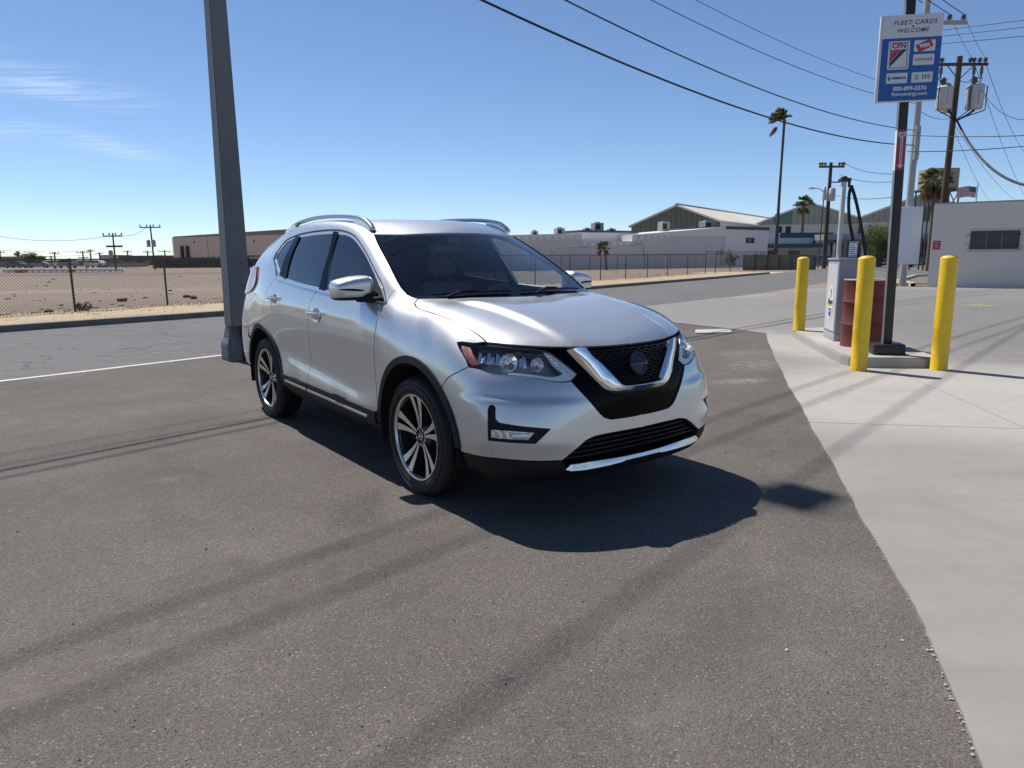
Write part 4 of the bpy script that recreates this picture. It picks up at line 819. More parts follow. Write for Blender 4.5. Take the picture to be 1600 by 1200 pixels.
# --- vehicles far behind
M_CARW = mat('car_white', (.60, .61, .62), .3, coat=.8); M_CARD = mat('car_dark', (.03, .033, .038), .3, coat=.8); M_CARG = mat('car_grey', (.20, .21, .22), .3, coat=.8); M_TY = mat('far_tyre', (.012, .012, .012), .8); M_HUB = mat('far_hub', (.3, .3, .3), .4, metal=.8); M_CGL = mat('far_car_glass', (.012, .015, .018), .05)
def far_car(name, label, loc, rot, m, kind, cat='car'):
    o = thing(name, label, cat, loc, rot); Lh, W = 2.35, .92
    if kind == 'suv': body = [(-2.35, .35), (-2.38, .95), (-2.25, 1.06), (-1.95, 1.70), (-1.2, 1.78), (.15, 1.76), (.95, 1.10), (2.05, 1.0), (2.33, .8), (2.36, .38)]; wins = [[(-1.98, 1.10), (-1.78, 1.60), (-1.15, 1.66), (-1.12, 1.12)], [(-1.05, 1.12), (-1.05, 1.66), (-.12, 1.66), (-.12, 1.12)], [(-.05, 1.12), (-.05, 1.66), (.16, 1.64), (.78, 1.12)]]
    elif kind == 'pickup': body = [(-2.65, .5), (-2.66, 1.08), (-.75, 1.08), (-.70, 1.78), (.35, 1.80), (1.05, 1.20), (2.35, 1.12), (2.6, .9), (2.62, .5)]; wins = [[(-.62, 1.22), (-.58, 1.70), (-.15, 1.71), (-.15, 1.22)], [(-.08, 1.22), (-.08, 1.71), (.30, 1.70), (.82, 1.22)]]
    else: body = [(-2.3, .35), (-2.32, .85), (-1.7, .98), (-1.05, 1.42), (.1, 1.44), (.85, .98), (2.0, .85), (2.3, .65), (2.32, .35)]; wins = [[(-1.45, 1.0), (-.98, 1.34), (-.45, 1.36), (-.45, 1.0)], [(-.38, 1.0), (-.38, 1.36), (.05, 1.35), (.62, 1.0)]]
    n = len(body); vs = []
    for s, k in ((-1, 0), (1, 0)):
        for x, z in body: vs.append((x, s * (W - .17 * max(0, (z - 1.0) / .75)), z))
    MB().add(vs, [tuple(range(n)), tuple(range(n, 2 * n))[::-1]] + [(i, n + i, n + (i + 1) % n, (i + 1) % n) for i in range(n)]).build('body', m, o, 30)
    for w in wins:
        for s in (-1, 1):
            q = [(x, s * (W + .012 - .17 * max(0, (z - 1.0) / .75)), z) for x, z in w]; MB().add(q + [(x, y - s * .03, z) for x, y, z in q], [(0, 1, 2, 3), (7, 6, 5, 4)]).build('window', M_CGL, o)
    i = [k for k in range(n - 1) if body[k][1] - body[k + 1][1] > .4 and body[k][0] > -.5]
    if i:
        a, b = body[i[0]], body[i[0] + 1]; MB().add([(a[0] + .05, -W * .72, a[1] - .03), (a[0] + .05, W * .72, a[1] - .03), (b[0] - .02, W * .82, b[1] + .06), (b[0] - .02, -W * .82, b[1] + .06)], [(0, 1, 2, 3)]).build('windshield', M_CGL, o)
    for x in (body[0][0] + .85, body[-1][0] - .85):
        for s in (-1, 1):
            wv = MB().cyl((x, s * (W - .2), .36), (x, s * (W + .02), .36), .36, n=18).build('wheel', M_TY, o, 40); MB().cyl((x, s * (W + .0), .36), (x, s * (W + .03), .36), .21, n=12).build('hub', M_HUB, wv, 40)
    for s in (-1, 1): MB().bbox((body[-1][0] - .12, s * .72 - .18, .72), (body[-1][0] + .0, s * .72 + .18, .86), .03).build('headlight', M_HUB, o)
    return o
p = gnd(1322, 414); far_car('parked_suv', 'white parked wagon behind the fence left of the hose mast', (49.5, 92, 0), PI + .12, M_CARW, 'suv')
far_car('parked_sedan', 'dark parked car under the office canopy left of the street lamp pole', (41.5, 97, 0), PI + .2, M_CARD, 'sedan'); far_car('parked_sedan', 'grey parked car under the canopy beside the desert tree', (56.5, 97, 0), PI - .1, M_CARG, 'sedan')
p = gnd(1440, 417); far_car('pickup_truck', 'dark pickup parked by the left corner of the brick building', (48.2, 83.5, 0), -.9, M_CARD, 'pickup', 'truck')
for px, Y, m, k, lab in ((24, 150, M_CARD, 'sedan', 'dark car at the far left under the long shed'), (58, 150, M_CARG, 'sedan', 'grey sedan parked on the far left lot'), (150, 150, M_CARW, 'sedan', 'white sedan parked left of the slim pole'), (100, 140, M_CARG, 'suv', 'grey wagon parked behind the first fence post')):
    q = at(px, 405, Y); far_car('parked_far_car', lab, (q.x, Y, 0), PI + random.uniform(-.3, .3), m, k)
for px, Y, c, lab in ((88, 92, M_BW, 'white'), (136, 93, M_CAN, 'grey')):
    q = gnd(px, 424); o = thing('street_sign', f'small {lab} post sign standing in the dirt field near the far barriers', 'sign', (q.x, q.y, 0)); MB().cyl((0, 0, 0), (0, 0, .9), .05, n=6).build('post', M_FENCE, o); MB().box((-.25, -.08, .75), (.25, -.03, 1.25)).build('plate', c, o)
# ---------------------------------------------------------------- car body master surface (car space: X forward, front axle 0, Z up)
def car_cage():
    """half cage (y>=0): stations of side points 0..6 and top points 7..12; front and rear faces close it."""
    def st(x, side, top):
        return [(p if len(p) == 3 else (x, p[0], p[1])) for p in side] + list(top)
    S = []
    S.append(st(.60, [(.56, .76, .22), (.61, .86, .33), (.625, .878, .47), (.62, .882, .61), (.58, .872, .77), (.53, .845, .875), (.47, .80, .962)],
        [(.535, .755, .968), (.60, .695, .972), (.68, .595, .975), (.785, .40, .965), (.85, .20, .948), (.872, 0, .94)]))
    S.append(st(.34, [(.36, .80, .24), (.36, .885, .34), (.36, .908, .48), (.36, .918, .64), (.35, .912, .80), (.335, .882, .935), (.30, .828, 1.02)],
        [(.32, .775, 1.053), (.35, .715, 1.068), (.39, .62, 1.078), (.47, .42, 1.07), (.53, .21, 1.052), (.55, 0, 1.047)]))
    S.append(st(.0, [(.79, .25), (.89, .36), (.912, .50), (.925, .68), (.922, .84), (.895, .955), (.845, 1.05)],
        [(.01, .785, 1.1), (.03, .72, 1.124), (.05, .64, 1.136), (.12, .43, 1.138), (.16, .21, 1.125), (.18, 0, 1.12)]))
    S.append(st(-.35, [(.79, .25), (.888, .36), (.905, .50), (.912, .68), (.922, .87), (.907, 1.0), (-.32, .862, 1.085)],
        [(-.295, .80, 1.135), (-.275, .745, 1.156), (-.25, .685, 1.165), (-.13, .45, 1.162), (-.05, .22, 1.152), (-.025, 0, 1.146)]))
    S.append(st(-.56, [(.79, .25), (.888, .36), (.903, .50), (.905, .68), (.925, .88), (.91, 1.02), (.872, 1.125)],
        [(-.555, .83, 1.20), (-.53, .768, 1.282), (-.50, .682, 1.302), (-.41, .45, 1.322), (-.345, .22, 1.332), (-.325, 0, 1.336)]))
    S.append(st(-1.02, [(.79, .25), (.885, .36), (.90, .50), (.898, .68), (.927, .89), (.913, 1.04), (.875, 1.155)],
        [(-1.03, .80, 1.325), (-1.055, .694, 1.522), (-1.03, .612, 1.572), (-.965, .42, 1.603), (-.92, .21, 1.62), (-.905, 0, 1.626)]))
    S.append(st(-1.55, [(.79, .25), (.885, .36), (.90, .50), (.896, .68), (.928, .91), (.914, 1.07), (.876, 1.195)],
        [(-1.55, .795, 1.39), (-1.55, .685, 1.588), (-1.50, .605, 1.676), (-1.42, .42, 1.692), (-1.38, .21, 1.696), (-1.365, 0, 1.698)]))
    S.append(st(-2.10, [(.79, .25), (.886, .36), (.902, .50), (.90, .68), (.929, .93), (.914, 1.09), (.875, 1.222)],
        [(-2.10, .795, 1.415), (-2.10, .685, 1.603), (-2.08, .605, 1.699), (-2.05, .42, 1.714), (-2.03, .21, 1.717), (-2.02, 0, 1.718)]))
    S.append(st(-2.42, [(.79, .25), (.89, .36), (.906, .50), (.912, .68), (.928, .93), (.911, 1.10), (.868, 1.25)],
        [(-2.42, .79, 1.43), (-2.42, .682, 1.592), (-2.42, .602, 1.687), (-2.42, .42, 1.702), (-2.42, .21, 1.706), (-2.42, 0, 1.708)]))
    S.append(st(-2.76, [(.79, .26), (.895, .37), (.914, .50), (.924, .70), (.92, .93), (.895, 1.11), (.85, 1.275)],
        [(-2.76, .775, 1.43), (-2.76, .672, 1.562), (-2.76, .595, 1.652), (-2.78, .42, 1.672), (-2.8, .21, 1.672), (-2.8, 0, 1.676)]))
    S.append(st(-3.10, [(-3.06, .78, .28), (-3.1, .865, .38), (-3.12, .888, .52), (-3.12, .893, .70), (-3.11, .885, .90), (-3.09, .86, 1.09), (-3.06, .818, 1.28)],
        [(-3.07, .75, 1.41), (-3.09, .655, 1.525), (-3.1, .58, 1.58), (-3.12, .41, 1.618), (-3.13, .2, 1.635), (-3.13, 0, 1.638)]))
    S.append(st(-3.42, [(-3.36, .72, .31), (-3.46, .80, .39), (-3.50, .83, .52), (-3.51, .835, .70), (-3.48, .825, .88), (-3.43, .80, 1.05), (-3.36, .755, 1.24)],
        [(-3.33, .705, 1.37), (-3.32, .63, 1.475), (-3.33, .55, 1.54), (-3.38, .40, 1.575), (-3.40, .20, 1.588), (-3.41, 0, 1.592)]))
    Fz = [[(.655, .765, .205), (.72, .69, .20), (.79, .58, .20), (.85, .40, .20), (.875, .20, .20), (.88, 0, .20)],
          [(.72, .82, .32), (.815, .735, .315), (.895, .61, .31), (.945, .42, .31), (.962, .21, .31), (.965, 0, .31)],
          [(.735, .832, .47), (.825, .745, .47), (.90, .61, .47), (.945, .42, .47), (.963, .21, .47), (.967, 0, .47)],
          [(.715, .832, .61), (.805, .745, .61), (.88, .61, .61), (.93, .42, .61), (.953, .21, .61), (.96, 0, .61)],
          [(.675, .82, .765), (.76, .735, .765), (.835, .605, .765), (.895, .42, .765), (.925, .21, .765), (.936, 0, .765)],
          [(.61, .795, .872), (.69, .72, .875), (.765, .60, .878), (.845, .41, .87), (.89, .205, .865), (.906, 0, .862)]]
    Rz = [[(-3.50, .40, .31), (-3.53, .2, .31), (-3.54, 0, .31)], [(-3.65, .42, .40), (-3.69, .21, .40), (-3.70, 0, .40)],
          [(-3.68, .42, .52), (-3.715, .21, .52), (-3.725, 0, .52)], [(-3.68, .42, .70), (-3.715, .21, .70), (-3.725, 0, .70)],
          [(-3.65, .42, .87), (-3.68, .21, .87), (-3.69, 0, .87)], [(-3.62, .42, 1.03), (-3.65, .21, 1.03), (-3.655, 0, 1.03)],
          [(-3.57, .42, 1.21), (-3.60, .21, 1.21), (-3.605, 0, 1.21)], [(-3.51, .42, 1.35), (-3.535, .21, 1.35), (-3.54, 0, 1.35)],
          [(-3.44, .41, 1.47), (-3.465, .21, 1.475), (-3.47, 0, 1.477)]]
    V = []; idx = {}
    def vid(p):
        k = (round(p[0], 5), round(p[1], 5), round(p[2], 5))
        if k not in idx:
            idx[k] = len(V); V.append(k)
        return idx[k]
    Q = []
    def mir(p): return (p[0], -p[1], p[2])
    def quad(a, b, c, d):
        Q.append([vid(a), vid(b), vid(c), vid(d)])
        Q.append([vid(mir(d)), vid(mir(c)), vid(mir(b)), vid(mir(a))])
    for i in range(len(S) - 1):
        for j in range(12):
            quad(S[i][j], S[i][j + 1], S[i + 1][j + 1], S[i + 1][j])
    Frow = [[S[0][j]] + Fz[j] for j in range(6)] + [S[0][6:13]]
    for j in range(6):
        for c in range(6):
            quad(Frow[j][c], Frow[j][c + 1], Frow[j + 1][c + 1], Frow[j + 1][c])
    L = S[-1]
    Rrow = [[L[j]] + Rz[j] for j in range(9)] + [L[9:13]]
    for j in range(9):
        for c in range(3):
            quad(Rrow[j][c + 1], Rrow[j][c], Rrow[j + 1][c], Rrow[j + 1][c + 1])
    return V, Q, S

def master_surface():
    V, Q, S = car_cage()
    me = bpy.data.meshes.new('master'); me.from_pydata(V, [], Q); me.update()
    bm = bmesh.new(); bm.from_mesh(me); bmesh.ops.recalc_face_normals(bm, faces=bm.faces); bm.to_mesh(me); bm.free()
    ob = bpy.data.objects.new('master', me); bpy.context.scene.collection.objects.link(ob)
    md = ob.modifiers.new('s', 'SUBSURF'); md.levels = 3; md.render_levels = 3
    n = len(V); T = np.array(V); C = T.copy()
    for it in range(5):
        me.vertices.foreach_set('co', C.ravel()); me.update()
        ev = ob.evaluated_get(bpy.context.evaluated_depsgraph_get()); m2 = ev.data
        if it == 4: break
        L = np.zeros(len(m2.vertices) * 3); m2.vertices.foreach_get('co', L)
        C += .8 * (T - L.reshape(-1, 3)[:n])
    nv = len(m2.vertices)
    L = np.zeros(nv * 3); m2.vertices.foreach_get('co', L); L = L.reshape(-1, 3)
    N = np.zeros(nv * 3); m2.vertices.foreach_get('normal', N); N = N.reshape(-1, 3)
    m2.calc_loop_triangles()
    T3 = np.zeros(len(m2.loop_triangles) * 3, dtype=int); m2.loop_triangles.foreach_get('vertices', T3); T3 = T3.reshape(-1, 3)
    bpy.data.objects.remove(ob); bpy.data.meshes.remove(me)
    # outward test
    ctr = np.array([-1.3, 0, .9])
    if ((L - ctr) * N).sum(1).mean() < 0: N = -N
    bvh = BVHTree.FromPolygons(L.tolist(), T3.tolist())
    return L, N, T3, bvh
# ---------------------------------------------------------------- the parked car
SL, SN, ST, SBVH = master_surface()
def paint_mat():
    m, nt, b = nmat('silver_paint'); N = nt.nodes.new; L = nt.links.new
    def setup(p, rough, coat, col=(.54, .555, .56, 1)):
        p.inputs['Base Color'].default_value = col; p.inputs['Metallic'].default_value = .9; p.inputs['Roughness'].default_value = rough
        p.inputs['Coat Weight'].default_value = coat; p.inputs['Coat Roughness'].default_value = .02; p.inputs['Coat IOR'].default_value = 1.5
    setup(b, .20, 1); b2 = N('ShaderNodeBsdfPrincipled'); setup(b2, .54, 1, (.64, .655, .655, 1))
    out = nt.nodes['Material Output']; mx = N('ShaderNodeMixShader'); mx.inputs[0].default_value = .50
    L(b.outputs[0], mx.inputs[1]); L(b2.outputs[0], mx.inputs[2]); L(mx.outputs[0], out.inputs['Surface'])
    tc = N('ShaderNodeTexCoord'); v = N('ShaderNodeTexVoronoi'); v.inputs['Scale'].default_value = 900; L(tc.outputs['Object'], v.inputs['Vector'])
    r = N('ShaderNodeMapRange'); L(v.outputs['Color'], r.inputs[0]); r.inputs[3].default_value = .46; r.inputs[4].default_value = .62; L(r.outputs[0], b2.inputs['Roughness'])
    n = N('ShaderNodeTexNoise'); n.inputs['Scale'].default_value = 2.2; n.inputs['Detail'].default_value = 6; L(tc.outputs['Object'], n.inputs['Vector'])
    r2 = N('ShaderNodeMapRange'); L(n.outputs['Fac'], r2.inputs[0]); r2.inputs[1].default_value = .4; r2.inputs[2].default_value = .8; r2.inputs[3].default_value = .015; r2.inputs[4].default_value = .05
    L(r2.outputs[0], b.inputs['Coat Roughness']); L(r2.outputs[0], b2.inputs['Coat Roughness'])
    return m
M_PAINT = paint_mat()
M_BLKPL = mat('black_plastic', (.009, .009, .010), .6, bump=.06, bscale=900, spec=.3)
M_GLOSSBLK = mat('gloss_black', (.0015, .0015, .002), .12, spec=.07)
M_CHROME = mat('chrome', (.82, .83, .85), .06, metal=1)
M_SATIN = mat('satin_silver', (.62, .63, .65), .24, metal=1)
M_LINER = mat('dark_liner', (.006, .006, .006), .85)
M_RUBBER = mat('tyre_rubber', (.008, .008, .009), .65, var=.25, vscale=14, bump=.1, bscale=160)
M_MACH = mat('machined_alloy', (.72, .73, .74), .32, metal=1)
M_RIMBLK = mat('dark_alloy', (.020, .021, .023), .3, coat=.4)
M_DISC = mat('brake_disc', (.20, .19, .18), .45, metal=1)
M_WS = glass('windshield_glass', (.88, .94, .93), .95, 0, 1.55)
M_SIDEGL = glass('side_glass', (.68, .75, .76), 1, 0, 1.8)
M_PRIV = glass('privacy_glass', (.05, .058, .066), 1, 0, 2.0)
M_LENS = glass('clear_lens', (.93, .94, .95), .9, 0, 1.45)
M_TAIL = mat('tail_lens', (.30, .02, .025), .08, coat=1)
M_AMBER = mat('amber_reflector', (.26, .050, .014), .2, coat=1, bump=.3, bscale=260)
M_REFL = mat('lamp_reflector', (.75, .76, .78), .1, metal=1, bump=.25, bscale=60)
M_LAMPBLK = mat('lamp_housing', (.30, .305, .315), .25, metal=.7, bump=.5, bscale=70)
M_DRL = mat('running_light', (.72, .73, .73), .2, coat=1, bump=.4, bscale=130)
M_CABIN = mat('cabin_trim', (.075, .075, .078), .7)
M_SEAT = mat('seat_cloth', (.13, .126, .12), .85)
M_LINING = mat('roof_lining', (.16, .155, .15), .9)

def seg_smooth(pts, step=.02):
    P = [np.array(p, float) for p in pts]
    if len(P) == 2:
        n = max(1, int(np.linalg.norm(P[1] - P[0]) / step)); return [P[0] + (P[1] - P[0]) * i / n for i in range(n + 1)]
    out = []
    for i in range(len(P) - 1):
        p1, p2 = P[i], P[i + 1]; p0 = P[i - 1] if i else 2 * p1 - p2; p3 = P[i + 2] if i + 2 < len(P) else 2 * p2 - p1
        d = np.linalg.norm(p2 - p1); n = max(1, int(d / step))
        a = np.linalg.norm(p1 - p0) or d; c = np.linalg.norm(p3 - p2) or d
        t1 = (p2 - p0) / (a + d) * d; t2 = (p3 - p1) / (d + c) * d
        for k in range(n):
            t = k / n
            out.append((2 * t**3 - 3 * t**2 + 1) * p1 + (t**3 - 2 * t**2 + t) * t1 + (-2 * t**3 + 3 * t**2) * p2 + (t**3 - t**2) * t2)
    out.append(P[-1]); return out
def loop_pts(segs, step=.02):
    """segs: list of point runs; each run is smoothed, runs meet in corners"""
    out = []
    for s in segs:
        q = seg_smooth(s, step)
        if out and np.linalg.norm(out[-1] - q[0]) < 1e-4: q = q[1:]
        out += q
    if np.linalg.norm(out[0] - out[-1]) < 1e-4: out.pop()
    return np.array(out)
def inside(poly, P):
    x, y = P[:, 0], P[:, 1]; r = np.zeros(len(P), bool); a = poly; b = np.roll(poly, -1, 0)
    for (x0, y0), (x1, y1) in zip(a, b):
        if y0 == y1: continue
        c = ((y0 > y) != (y1 > y)) & (x < (x1 - x0) * (y - y0) / (y1 - y0) + x0); r ^= c
    return r
def edge_dist(poly, P):
    d = np.full(len(P), 9.); a = poly; b = np.roll(poly, -1, 0)
    for p, q in zip(a, b):
        e = q - p; L2 = (e @ e) or 1e-12
        t = np.clip(((P - p) @ e) / L2, 0, 1); d = np.minimum(d, np.linalg.norm(P - (p + t[:, None] * e), axis=1))
    return d
def shrink(poly, g):
    a = np.roll(poly, 1, 0); b = np.roll(poly, -1, 0)
    t = (b - a); t /= (np.linalg.norm(t, axis=1)[:, None] + 1e-9); n = np.stack([-t[:, 1], t[:, 0]], 1)
    ar = (poly[:, 0] * np.roll(poly[:, 1], -1) - np.roll(poly[:, 0], -1) * poly[:, 1]).sum()
    return poly + n * (g if ar > 0 else -g)
def basis(d):
    d = np.array(d, float); d /= np.linalg.norm(d); z = np.array([0, 0, 1.]) if abs(d[2]) < .95 else np.array([1., 0, 0])
    e2 = z - d * (z @ d); e2 /= np.linalg.norm(e2); e1 = np.cross(d, e2); return d, e1, e2
def on_surf(p, d):
    """drop a point on the master surface along d; returns point and normal"""
    o = Vector(p) - Vector(d) * 3
    h = SBVH.ray_cast(o, Vector(d))
    if h[0] is None or (h[0] - Vector(p)).length > .35: h = SBVH.find_nearest(Vector(p))
    q = np.array(h[0]); t = ST[h[2]]; A, B, C3 = SL[t]
    v0, v1, v2 = B - A, C3 - A, q - A; d00, d01, d11, d20, d21 = v0 @ v0, v0 @ v1, v1 @ v1, v2 @ v0, v2 @ v1
    den = d00 * d11 - d01 * d01 or 1e-12; b = (d11 * d20 - d01 * d21) / den; c = (d00 * d21 - d01 * d20) / den
    n = SN[t[0]] * (1 - b - c) + SN[t[1]] * b + SN[t[2]] * c; return q, n / np.linalg.norm(n)
def panel_data(d, outline, holes=(), sp=.03, off=0., edge=.012, gap=0., disp=None, join=False):
    d, e1, e2 = basis(d); E = np.stack([e1, e2], 1)
    L3 = [loop_pts(outline)] + [h if isinstance(h, np.ndarray) else loop_pts(h) for h in holes]
    for l in L3:
        for i, p in enumerate(l):
            if not (join and abs(p[1]) < 1e-6): l[i] = np.array(SBVH.find_nearest(Vector(p))[0])
    if join:                                             # the centre line must lie on the surface itself
        dc = np.array((d[0], 0, d[2])); dc /= np.linalg.norm(dc)
        for i, p in enumerate(L3[0]):
            if abs(p[1]) < 1e-6: q = on_surf(p, dc)[0]; L3[0][i] = (q[0], 0, q[2])
    loops = [l @ E for l in L3]
    if gap:
        keep = np.abs(L3[0][:, 1]) < 1e-6 if join else None
        s = shrink(loops[0], gap)
        if join: s[keep] = loops[0][keep]
        loops[0] = s
    depth0 = (L3[0] @ d).mean()
    lo, hi = loops[0].min(0), loops[0].max(0); g = []
    j = 0; y = lo[1] + sp / 2
    while y < hi[1]:
        xs = np.arange(lo[0] + (sp / 2 if j % 2 else 0), hi[0], sp); g.append(np.stack([xs, np.full_like(xs, y)], 1)); y += sp * .866; j += 1
    g = np.concatenate(g) if g else np.zeros((0, 2))
    if len(g):
        k = inside(loops[0], g) & (edge_dist(loops[0], g) > sp * .4)
        for h in loops[1:]: k &= ~inside(h, g) & (edge_dist(h, g) > sp * .4)
        g = g[k]
    co = []; ed = []
    for l in loops:
        n0 = len(co); co += [Vector(p) for p in l]; ed += [(n0 + i, n0 + (i + 1) % len(l)) for i in range(len(l))]
    co += [Vector(p) for p in g]
    r = geometry.delaunay_2d_cdt(co, ed, [], 0, 1e-6)
    P = np.array([tuple(v) for v in r[0]]); Tn = np.array([f for f in r[2] if len(f) == 3])
    ce = P[Tn].mean(1); k = inside(loops[0], ce)
    for h in loops[1:]: k &= ~inside(h, ce)
    Tn = Tn[k]
    W = np.zeros((len(P), 3)); Nn = np.zeros((len(P), 3))
    used = np.unique(Tn)
    for i in used:
        p = P[i, 0] * e1 + P[i, 1] * e2 + depth0 * d
        W[i], Nn[i] = on_surf_d(p, d)
    o = np.full(len(P), off)
    if disp is not None: o = o + np.array([disp(W[i]) if True else 0 for i in range(len(P))])
    W = W + Nn * o[:, None]
    fn = np.cross(W[Tn[:, 1]] - W[Tn[:, 0]], W[Tn[:, 2]] - W[Tn[:, 0]])
    fl = (fn * Nn[Tn].mean(1)).sum(1) < 0; Tn[fl] = Tn[fl][:, ::-1]
    if disp is not None:
        fn = np.cross(W[Tn[:, 1]] - W[Tn[:, 0]], W[Tn[:, 2]] - W[Tn[:, 0]]); Nn = np.zeros_like(W)
        for q in range(3): np.add.at(Nn, Tn[:, q], fn)
        Nn /= (np.linalg.norm(Nn, axis=1)[:, None] + 1e-12)
    cnt = {}
    for t in Tn:
        for a, b in ((0, 1), (1, 2), (2, 0)):
            e = (t[a], t[b]); cnt[e] = cnt.get(e, 0) + 1
    bd = [e for e in cnt if (e[1], e[0]) not in cnt]
    if join: bd = [e for e in bd if not (abs(W[e[0], 1]) < 1e-4 and abs(W[e[1], 1]) < 1e-4)]
    V = W.tolist(); F = [list(map(int, t)) for t in Tn]; LN = [Nn[i].tolist() for t in Tn for i in t]
    if edge:
        low = {}
        for a, b in bd:
            for i in (a, b):
                if i not in low: low[i] = len(V); V.append((W[i] - Nn[i] * edge).tolist())
            F.append([int(b), int(a), low[a], low[b]])
            fnn = np.cross(W[a] - W[b], (W[a] - Nn[a] * edge) - W[b]); fnn = fnn / (np.linalg.norm(fnn) + 1e-12); LN += [fnn.tolist()] * 4
    return V, F, LN
def on_surf_d(p, d):
    return on_surf(p, d)
def mirror_data(D):
    V, F, LN = D; V2 = [[x, -y, z] for x, y, z in V]; F2 = []; L2 = []; k = 0
    for f in F:
        n = len(f); F2.append(f[::-1]); L2 += [[a, -b, c] for a, b, c in LN[k:k + n][::-1]]; k += n
    return V2, F2, L2
def data_mesh(name, D, m):
    V, F, LN = D; me = bpy.data.meshes.new(name); me.from_pydata(V, [], F); me.materials.append(m)
    me.polygons.foreach_set('use_smooth', [True] * len(F)); me.update()
    me.normals_split_custom_set([Vector(n).normalized() for n in LN]); return me
def panel(name, m, parent, d, outline, sides='RL', label=None, **k):
    """cut a panel out of the master surface; the outline is given for the car's right side"""
    D = panel_data(d, outline, **k); out = []
    if k.get('join'):
        V2, F2, L2 = mirror_data(D); n = len(D[0])
        o = link(name, data_mesh(name, (D[0] + V2, D[1] + [[i + n for i in f] for f in F2], D[2] + L2), m), parent); return o
    for s in sides:
        p = parent[s] if isinstance(parent, dict) else parent
        out.append(link(name, data_mesh(name, D if s == 'R' else mirror_data(D), m), p))
    return out if len(out) > 1 else out[0]
def both(name, mb, mats, parent, smooth=40, sides='RL'):
    """solid built for the right side and mirrored to the left"""
    me = mb.mesh(name, mats, smooth); res = {}
    for s in sides:
        p = parent[s] if isinstance(parent, dict) else parent
        if s == 'R': res[s] = link(name, me, p)
        else:
            m2 = MB(); m2.v = [(x, -y, z) for x, y, z in mb.v]; m2.f = [f[::-1] for f in mb.f]; m2.m = mb.m
            res[s] = link(name, m2.mesh(name, mats, smooth), p)
    return res
def arc(cx, cz, r, a0, a1, n=24, y=-.92):
    return [(cx + r * math.cos(math.radians(a0 + (a1 - a0) * i / n)), y, cz + r * math.sin(math.radians(a0 + (a1 - a0) * i / n))) for i in range(n + 1)]

